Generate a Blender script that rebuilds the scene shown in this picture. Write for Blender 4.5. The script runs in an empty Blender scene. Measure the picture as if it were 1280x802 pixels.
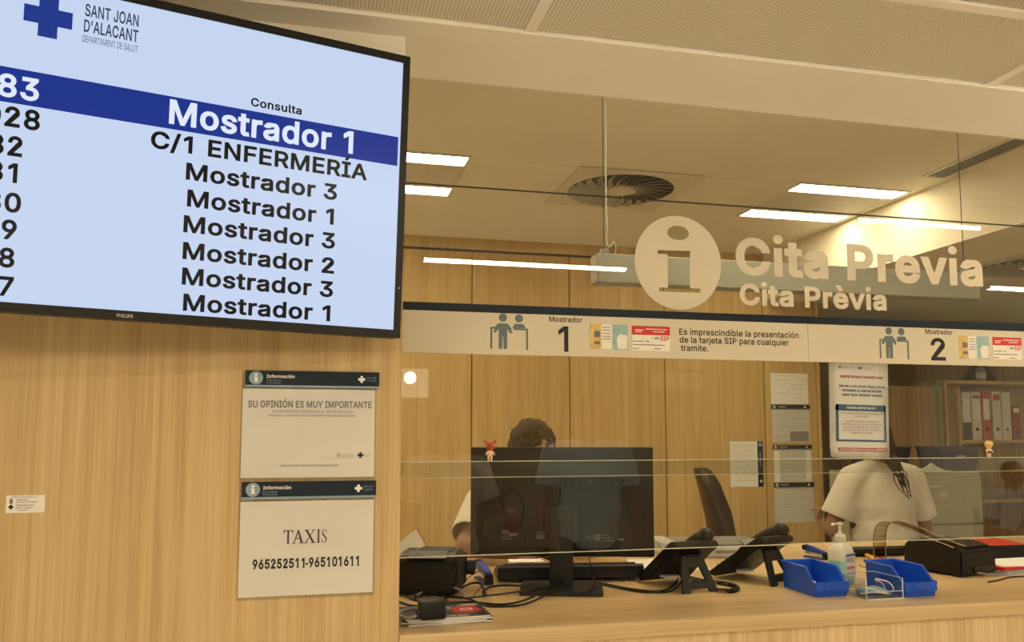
import bpy, bmesh, math, random
from mathutils import Vector, Matrix, Euler, noise

S = bpy.context.scene
C = S.collection
R = math.radians

# ---------------------------------------------------------------- camera, world, exposure
CAMZ = 1.55
YAW, PITCH, FPX, CXP, CYP = R(13.42), R(4.98), 1027.6, 640.0, 453.9
camd = bpy.data.cameras.new('camera')
cam = bpy.data.objects.new('camera', camd)
C.objects.link(cam)
cam.location = (0, 0, CAMZ)
cam.rotation_euler = (R(90) + PITCH, 0, -YAW)
camd.sensor_width = 36.0
camd.lens = FPX / 1280 * 36.0
camd.shift_y = (CYP - 401) / 1280
camd.clip_start = 0.02
S.camera = cam

world = bpy.data.worlds.new('world')
S.world = world
world.use_nodes = True
world.node_tree.nodes['Background'].inputs[0].default_value = (1, 0.8, 0.55, 1)
world.node_tree.nodes['Background'].inputs[1].default_value = 0.02
S.view_settings.view_transform = 'Standard'
S.view_settings.look = 'None'
S.view_settings.gamma = 1
S.view_settings.use_curve_mapping = False
S.view_settings.exposure = 0.0
LAMP = (1.0, 0.82, 0.53)
LAMP_LOBBY = (1.0, 0.84, 0.60)
LOBBY_POWER = 95.0
LOBBY_UP = 95.0
OFFICE_POWER = 34.0
SCREEN_POWER = 1.0

# ---------------------------------------------------------------- pixel rays (photo frame 1280x802)
FW = Vector((math.sin(YAW) * math.cos(PITCH), math.cos(YAW) * math.cos(PITCH), math.sin(PITCH)))
RT = Vector((math.cos(YAW), -math.sin(YAW), 0))
UP = RT.cross(FW)
O0 = Vector((0, 0, CAMZ))
def ray(x, y): return FW + (x - CXP) / FPX * RT - (y - CYP) / FPX * UP
def aY(x, y, Y):
    d = ray(x, y); return O0 + d * (Y / d.y)
def aZ(x, y, Z):
    d = ray(x, y); return O0 + d * ((Z - CAMZ) / d.z)
def onplane(x, y, M):
    """point of the picture on the local XZ plane of matrix M, in its local coordinates"""
    n = M.to_3x3() @ Vector((0, 1, 0)); p = M.to_translation()
    d = ray(x, y); t = (p - O0).dot(n) / d.dot(n)
    return M.inverted() @ (O0 + d * t)

# ---------------------------------------------------------------- materials
MATS = {}
def nodes_of(name):
    m = bpy.data.materials.new(name); m.use_nodes = True
    nt = m.node_tree
    return m, nt, nt.nodes['Principled BSDF']
def N(nt, kind, **kw):
    n = nt.nodes.new(kind)
    for k, v in kw.items():
        if hasattr(n, k): setattr(n, k, v)
        else: n.inputs[k.replace('_', ' ')].default_value = v
    return n
def srgb(r, g, b):
    f = lambda c: (c / 255 / 12.92) if c / 255 <= 0.04045 else ((c / 255 + 0.055) / 1.055) ** 2.4
    return (f(r), f(g), f(b))
def plain(name, col, rough=0.5, spec=0.5, metal=0.0, vary=0.06, scale=40, bump=0.0, coat=0.0, bdist=0.002):
    """procedural surface: slight noise in tone and, if asked, a fine bump"""
    if name in MATS: return MATS[name]
    m, nt, b = nodes_of(name)
    tc = N(nt, 'ShaderNodeTexCoord'); no = N(nt, 'ShaderNodeTexNoise'); no.inputs['Scale'].default_value = scale
    nt.links.new(tc.outputs['Object'], no.inputs['Vector'])
    rp = N(nt, 'ShaderNodeValToRGB')
    rp.color_ramp.elements[0].position = 0.3; rp.color_ramp.elements[1].position = 0.7
    rp.color_ramp.elements[0].color = tuple(c * (1 - vary) for c in col) + (1,)
    rp.color_ramp.elements[1].color = tuple(min(1, c * (1 + vary)) for c in col) + (1,)
    nt.links.new(no.outputs['Fac'], rp.inputs['Fac']); nt.links.new(rp.outputs['Color'], b.inputs['Base Color'])
    b.inputs['Roughness'].default_value = rough; b.inputs['Metallic'].default_value = metal
    b.inputs['Specular IOR Level'].default_value = spec; b.inputs['Coat Weight'].default_value = coat
    if bump:
        bp = N(nt, 'ShaderNodeBump'); bp.inputs['Strength'].default_value = bump; bp.inputs['Distance'].default_value = bdist
        nt.links.new(no.outputs['Fac'], bp.inputs['Height']); nt.links.new(bp.outputs['Normal'], b.inputs['Normal'])
    MATS[name] = m; return m
def wood(name, ca, cb, cc, axis='Z', rough=0.45, f=1.0):
    if name in MATS: return MATS[name]
    m, nt, b = nodes_of(name)
    tc = N(nt, 'ShaderNodeTexCoord')
    def layer(s_across, s_along, detail, dist):
        mp = N(nt, 'ShaderNodeMapping')
        sc = {'X': (s_along, s_across, s_across), 'Y': (s_across, s_along, s_across), 'Z': (s_across, s_across, s_along)}[axis]
        mp.inputs['Scale'].default_value = sc
        no = N(nt, 'ShaderNodeTexNoise'); no.inputs['Scale'].default_value = 1.0
        no.inputs['Detail'].default_value = detail; no.inputs['Distortion'].default_value = dist
        nt.links.new(tc.outputs['Object'], mp.inputs['Vector']); nt.links.new(mp.outputs['Vector'], no.inputs['Vector'])
        return no
    big = layer(9 * f, 0.35, 3, 0.25); mid = layer(45 * f, 0.9, 4, 0.15); fine = layer(330 * f, 3.5, 4, 0.0)
    mx = N(nt, 'ShaderNodeMath', operation='MULTIPLY_ADD'); mx.inputs[1].default_value = 0.6
    nt.links.new(mid.outputs['Fac'], mx.inputs[0])
    sc = N(nt, 'ShaderNodeMath', operation='MULTIPLY'); sc.inputs[1].default_value = 0.4
    nt.links.new(big.outputs['Fac'], sc.inputs[0]); nt.links.new(sc.outputs[0], mx.inputs[2])
    rp = N(nt, 'ShaderNodeValToRGB')
    e = rp.color_ramp.elements
    e[0].position = 0.36; e[0].color = ca + (1,); e[1].position = 0.64; e[1].color = cc + (1,)
    k = e.new(0.5); k.color = cb + (1,)
    nt.links.new(mx.outputs[0], rp.inputs['Fac'])
    fr = N(nt, 'ShaderNodeMapRange'); fr.inputs['From Min'].default_value = 0.3; fr.inputs['From Max'].default_value = 0.75
    fr.inputs['To Min'].default_value = 1.10; fr.inputs['To Max'].default_value = 0.82
    nt.links.new(fine.outputs['Fac'], fr.inputs['Value'])
    ml = N(nt, 'ShaderNodeVectorMath', operation='SCALE')
    nt.links.new(rp.outputs['Color'], ml.inputs[0]); nt.links.new(fr.outputs['Result'], ml.inputs['Scale'])
    nt.links.new(ml.outputs['Vector'], b.inputs['Base Color'])
    b.inputs['Roughness'].default_value = rough; b.inputs['Specular IOR Level'].default_value = 0.35
    MATS[name] = m; return m
def glow(name, col, power):
    if name in MATS: return MATS[name]
    m = bpy.data.materials.new(name); m.use_nodes = True; nt = m.node_tree
    nt.nodes.clear()
    e = N(nt, 'ShaderNodeEmission'); o = N(nt, 'ShaderNodeOutputMaterial')
    e.inputs['Color'].default_value = col + (1,); e.inputs['Strength'].default_value = power
    nt.links.new(e.outputs[0], o.inputs['Surface']); MATS[name] = m; return m
def screen(name, col, power, gloss=0.04):
    """a lit display surface behind a faintly glossy front"""
    if name in MATS: return MATS[name]
    m, nt, b = nodes_of(name)
    b.inputs['Base Color'].default_value = (0.01, 0.01, 0.01, 1); b.inputs['Roughness'].default_value = 0.25
    b.inputs['Specular IOR Level'].default_value = 0.10
    b.inputs['Emission Color'].default_value = col + (1,); b.inputs['Emission Strength'].default_value = power
    MATS[name] = m; return m
def clear(name, tint, refl=1.9, rough=0.0):
    """thin sheet: mirrors by Fresnel at the face one looks onto, lets the rest through with a tint"""
    if name in MATS: return MATS[name]
    m = bpy.data.materials.new(name); m.use_nodes = True; nt = m.node_tree; nt.nodes.clear()
    t = N(nt, 'ShaderNodeBsdfTransparent'); t.inputs['Color'].default_value = tint + (1,)
    g = N(nt, 'ShaderNodeBsdfGlossy'); g.inputs['Roughness'].default_value = rough
    fr = N(nt, 'ShaderNodeFresnel'); fr.inputs['IOR'].default_value = 1.5
    ge = N(nt, 'ShaderNodeNewGeometry')
    inv = N(nt, 'ShaderNodeMath', operation='SUBTRACT'); inv.inputs[0].default_value = 1.0
    nt.links.new(ge.outputs['Backfacing'], inv.inputs[1])
    a = N(nt, 'ShaderNodeMath', operation='MULTIPLY'); a.inputs[1].default_value = refl
    nt.links.new(fr.outputs[0], a.inputs[0])
    c = N(nt, 'ShaderNodeMath', operation='MULTIPLY'); c.use_clamp = True
    nt.links.new(a.outputs[0], c.inputs[0]); nt.links.new(inv.outputs[0], c.inputs[1])
    mx = N(nt, 'ShaderNodeMixShader'); o = N(nt, 'ShaderNodeOutputMaterial')
    nt.links.new(c.outputs[0], mx.inputs[0]); nt.links.new(t.outputs[0], mx.inputs[1]); nt.links.new(g.outputs[0], mx.inputs[2])
    nt.links.new(mx.outputs[0], o.inputs['Surface']); MATS[name] = m; return m
def milky(name, col, through=0.35, rough=0.35):
    if name in MATS: return MATS[name]
    m, nt, b = nodes_of(name)
    b.inputs['Base Color'].default_value = col + (1,); b.inputs['Roughness'].default_value = rough
    t = N(nt, 'ShaderNodeBsdfTransparent'); mx = N(nt, 'ShaderNodeMixShader'); mx.inputs[0].default_value = through
    o = nt.nodes['Material Output']
    nt.links.new(b.outputs[0], mx.inputs[1]); nt.links.new(t.outputs[0], mx.inputs[2]); nt.links.new(mx.outputs[0], o.inputs['Surface'])
    MATS[name] = m; return m
def perforated(name, col, hole, pitch, radius, slots=False):
    if name in MATS: return MATS[name]
    m, nt, b = nodes_of(name)
    tc = N(nt, 'ShaderNodeTexCoord'); sp = N(nt, 'ShaderNodeSeparateXYZ'); nt.links.new(tc.outputs['Object'], sp.inputs[0])
    def wave(sock):
        d = N(nt, 'ShaderNodeMath', operation='DIVIDE'); d.inputs[1].default_value = pitch; nt.links.new(sock, d.inputs[0])
        fr = N(nt, 'ShaderNodeMath', operation='FRACT'); nt.links.new(d.outputs[0], fr.inputs[0])
        s = N(nt, 'ShaderNodeMath', operation='SUBTRACT'); s.inputs[1].default_value = 0.5; nt.links.new(fr.outputs[0], s.inputs[0])
        p = N(nt, 'ShaderNodeMath', operation='POWER'); p.inputs[1].default_value = 2; nt.links.new(s.outputs[0], p.inputs[0])
        return p.outputs[0]
    u = wave(sp.outputs['X'])
    if slots: src = u
    else:
        ad = N(nt, 'ShaderNodeMath', operation='ADD'); nt.links.new(u, ad.inputs[0]); nt.links.new(wave(sp.outputs['Y']), ad.inputs[1]); src = ad.outputs[0]
    lt = N(nt, 'ShaderNodeMath', operation='LESS_THAN'); lt.inputs[1].default_value = radius ** 2; nt.links.new(src, lt.inputs[0])
    mx = N(nt, 'ShaderNodeMix', data_type='RGBA')
    nt.links.new(lt.outputs[0], mx.inputs[0]); mx.inputs[6].default_value = col + (1,); mx.inputs[7].default_value = hole + (1,)
    nt.links.new(mx.outputs[2], b.inputs['Base Color']); b.inputs['Roughness'].default_value = 0.6
    MATS[name] = m; return m

OAK = wood('oak_veneer', (0.46, 0.318, 0.142), (0.53, 0.382, 0.180), (0.58, 0.430, 0.220), 'Z')
OAK_IN = wood('oak_panel', (0.47, 0.315, 0.12), (0.54, 0.37, 0.15), (0.60, 0.425, 0.185), 'Z', 0.5, 0.9)
OAK_TOP = wood('oak_worktop', (0.48, 0.34, 0.165), (0.55, 0.40, 0.205), (0.61, 0.455, 0.25), 'X', 0.32)
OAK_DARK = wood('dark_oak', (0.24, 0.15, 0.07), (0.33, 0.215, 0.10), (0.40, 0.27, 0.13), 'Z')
PLASTER = plain('plaster', (0.88, 0.84, 0.75), 0.85, 0.2, vary=0.02, scale=3)
PLASTER_IN = plain('office_plaster', (0.80, 0.75, 0.62), 0.9, 0.2, vary=0.02, scale=3)
LOBBY_WALL = plain('lobby_wall_paint', (0.78, 0.73, 0.63), 0.9, 0.2, vary=0.03, scale=2)
FLOOR = plain('vinyl_floor', (0.86, 0.84, 0.78), 0.35, 0.4, vary=0.03, scale=12)
BLACK = plain('black_plastic', (0.006, 0.0058, 0.0055), 0.45, 0.3)
BLACK_GLOSS = plain('glossy_black', (0.008, 0.007, 0.006), 0.18, 0.5)
DARKGREY = plain('dark_grey_plastic', (0.013, 0.0125, 0.012), 0.5, 0.3)
MIDGREY = plain('grey_plastic', (0.23, 0.23, 0.23), 0.4, 0.5)
LIGHTGREY = plain('light_grey_plastic', (0.52, 0.51, 0.49), 0.4, 0.5)
PAPER = plain('white_paper', (0.80, 0.79, 0.76), 0.75, 0.2, vary=0.015, scale=8)
PAPER_SHEEN = plain('laminated_paper', (0.62, 0.60, 0.56), 0.28, 0.5, vary=0.03, scale=6)
INK = plain('black_ink', (0.012, 0.012, 0.016), 0.5, 0.3)
INK_SOFT = plain('grey_ink', (0.16, 0.16, 0.17), 0.6, 0.3)
NAVY = plain('navy_print', (0.009, 0.017, 0.030), 0.5, 0.2)
STEEL = plain('brushed_steel', (0.55, 0.55, 0.54), 0.3, 0.5, 1.0)
CREAM = plain('cream_vinyl', (0.66, 0.59, 0.46), 0.6, 0.3, vary=0.02, scale=5)
BLUE_BIN = plain('blue_polypropylene', (0.008, 0.075, 0.52), 0.35, 0.5, vary=0.04)
RED = plain('red_card', (0.55, 0.025, 0.02), 0.45, 0.4)
SKIN = plain('skin', (0.42, 0.235, 0.15), 0.5, 0.4, vary=0.05, scale=25)
HAIR = plain('brown_hair', (0.085, 0.052, 0.026), 0.75, 0.2, vary=0.35, scale=120, bump=0.8)
HAIR_DARK = plain('dark_hair', (0.034, 0.018, 0.012), 0.6, 0.3, vary=0.3, scale=120, bump=0.8)
WHITE_CLOTH = plain('white_cotton', (0.80, 0.76, 0.68), 0.85, 0.2, vary=0.03, scale=9, bump=0.7, bdist=0.03)
BLUE_CLOTH = plain('pale_blue_cotton', (0.62, 0.72, 0.82), 0.85, 0.2, vary=0.04, scale=9, bump=0.7, bdist=0.03)
GREY_CLOTH = plain('charcoal_trousers', (0.05, 0.05, 0.06), 0.85, 0.2, vary=0.1, scale=30)
GLASS = clear('glass_sheet', (0.91, 0.915, 0.89))
GLASS_EDGE = plain('polished_glass_edge', (0.62, 0.64, 0.48), 0.15, 0.6)
JOINT = plain('dark_joint', (0.03, 0.03, 0.022), 0.5, 0.3)
ACRYLIC = clear('clear_acrylic', (0.93, 0.94, 0.95), 1.6)
SMOKED = clear('smoked_plastic', (0.62, 0.50, 0.34), 1.5, 0.08)

# ---------------------------------------------------------------- mesh helpers
def bm_new(): return bmesh.new()
def box(bm, c, s, rz=0.0, M=None, bevel=0.0, seg=2):
    g = bmesh.ops.create_cube(bm, size=1.0)['verts']
    T = Matrix.Translation(c) @ Matrix.Rotation(rz, 4, 'Z') @ Matrix.Diagonal((s[0], s[1], s[2], 1))
    if M is not None: T = M @ T
    bmesh.ops.transform(bm, matrix=T, verts=g)
    if bevel:
        es = list({e for v in g for e in v.link_edges})
        bmesh.ops.bevel(bm, geom=es, offset=bevel, segments=seg, affect='EDGES', profile=0.5)
    return bm
def prism(bm, pts, a, b, axis='X'):
    """closed outline pts in the two axes other than axis, from a to b along axis"""
    def P(u, v, w): return {'X': (w, u, v), 'Y': (u, w, v), 'Z': (u, v, w)}[axis]
    A = [bm.verts.new(P(u, v, a)) for u, v in pts]; B = [bm.verts.new(P(u, v, b)) for u, v in pts]
    n = len(pts)
    fs = [bm.faces.new(A), bm.faces.new(B[::-1])]
    for i in range(n): fs.append(bm.faces.new((A[i], B[i], B[(i + 1) % n], A[(i + 1) % n])))
    bmesh.ops.recalc_face_normals(bm, faces=fs)
    return fs
def lathe(bm, prof, c=(0, 0, 0), seg=28, axis='Z'):
    rings = []
    for r_, z_ in prof:
        ring = []
        for k in range(seg):
            a = 2 * math.pi * k / seg
            p = (r_ * math.cos(a), r_ * math.sin(a), z_)
            if axis == 'Y': p = (p[0], p[2], p[1])
            if axis == 'X': p = (p[2], p[0], p[1])
            ring.append(bm.verts.new(Vector(p) + Vector(c)))
        rings.append(ring)
    fs = []
    for a_, b_ in zip(rings, rings[1:]):
        for k in range(seg): fs.append(bm.faces.new((a_[k], a_[(k + 1) % seg], b_[(k + 1) % seg], b_[k])))
    fs.append(bm.faces.new(rings[0][::-1])); fs.append(bm.faces.new(rings[-1]))
    bmesh.ops.recalc_face_normals(bm, faces=fs)
def spline(pts, n=8):
    P = [Vector(p) for p in pts]
    if len(P) < 3: return P
    Q = [2 * P[0] - P[1]] + P + [2 * P[-1] - P[-2]]; out = []
    for i in range(1, len(Q) - 2):
        p0, p1, p2, p3 = Q[i - 1:i + 3]
        for k in range(n):
            t = k / n
            out.append(0.5 * ((2 * p1) + (p2 - p0) * t + (2 * p0 - 5 * p1 + 4 * p2 - p3) * t * t + (3 * p1 - p0 - 3 * p2 + p3) * t ** 3))
    out.append(P[-1]); return out
def tube(bm, pts, r, seg=8, smooth=8, r1=None):
    P = spline(pts, smooth) if smooth else [Vector(p) for p in pts]
    ref = Vector((0.3, 0.2, 0.93)).normalized(); rings = []
    n = len(P)
    for i, p in enumerate(P):
        t = (P[min(i + 1, n - 1)] - P[max(i - 1, 0)]).normalized()
        if t.length < 1e-6: t = Vector((1, 0, 0))
        a = ref - t * ref.dot(t)
        if a.length < 1e-3: a = Vector((1, 0, 0)) - t * t.x
        a.normalize(); ref = a; b = t.cross(a)
        rr = r if r1 is None else r + (r1 - r) * i / (n - 1)
        rings.append([bm.verts.new(p + rr * (math.cos(2 * math.pi * k / seg) * a + math.sin(2 * math.pi * k / seg) * b)) for k in range(seg)])
    fs = []
    for a_, b_ in zip(rings, rings[1:]):
        for k in range(seg): fs.append(bm.faces.new((a_[k], a_[(k + 1) % seg], b_[(k + 1) % seg], b_[k])))
    fs.append(bm.faces.new(rings[0][::-1])); fs.append(bm.faces.new(rings[-1]))
    bmesh.ops.recalc_face_normals(bm, faces=fs)
def sheet(bm, x0, z0, x1, z1, y0=0.0, y1=0.001, bevel=0):
    box(bm, ((x0 + x1) / 2, (y0 + y1) / 2, (z0 + z1) / 2), (abs(x1 - x0), abs(y1 - y0), abs(z1 - z0)), bevel=bevel)
def disc(bm, cx, cz, r, y0, y1, seg=40):
    prism(bm, [(cx + r * math.cos(2 * math.pi * k / seg), cz + r * math.sin(2 * math.pi * k / seg)) for k in range(seg)], y0, y1, 'Y')
def finish(name, me, mat, parent=None, smooth=None):
    o = bpy.data.objects.new(name, me); C.objects.link(o)
    for m in (mat if isinstance(mat, (list, tuple)) else [mat]): me.materials.append(m)
    if smooth is not None:
        for p in me.polygons: p.use_smooth = True
        if smooth < 180: me.set_sharp_from_angle(angle=R(smooth))
    if parent: o.parent = parent
    return o
def obj(name, bm, mat, parent=None, smooth=None):
    me = bpy.data.meshes.new(name); bm.to_mesh(me); bm.free()
    return finish(name, me, mat, parent, smooth)
def tag(o, label=None, cat=None, group=None, kind=None):
    if label: o['label'] = label
    if cat: o['category'] = cat
    if group: o['group'] = group
    if kind: o['kind'] = kind
    return o
def thing(name, label, cat, loc=(0, 0, 0), rz=0.0, group=None, M=None):
    o = bpy.data.objects.new(name, None); C.objects.link(o)
    o.empty_display_size = 0.05
    o.matrix_world = M if M is not None else Matrix.Translation(loc) @ Matrix.Rotation(rz, 4, 'Z')
    return tag(o, label, cat, group)
def struct(name, bm, mat, parent=None, smooth=None):
    o = obj(name, bm, mat, parent, smooth)
    if not parent: o['kind'] = 'structure'
    return o
def copy_tree(o, parent=None):
    c = o.copy(); C.objects.link(c)
    if parent: c.parent = parent
    for ch in list(o.children): copy_tree(ch, c)
    return c
def dup(o, M, label, group=None):
    c = copy_tree(o); c.matrix_world = M; c['label'] = label
    if group: c['group'] = group
    return c

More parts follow.
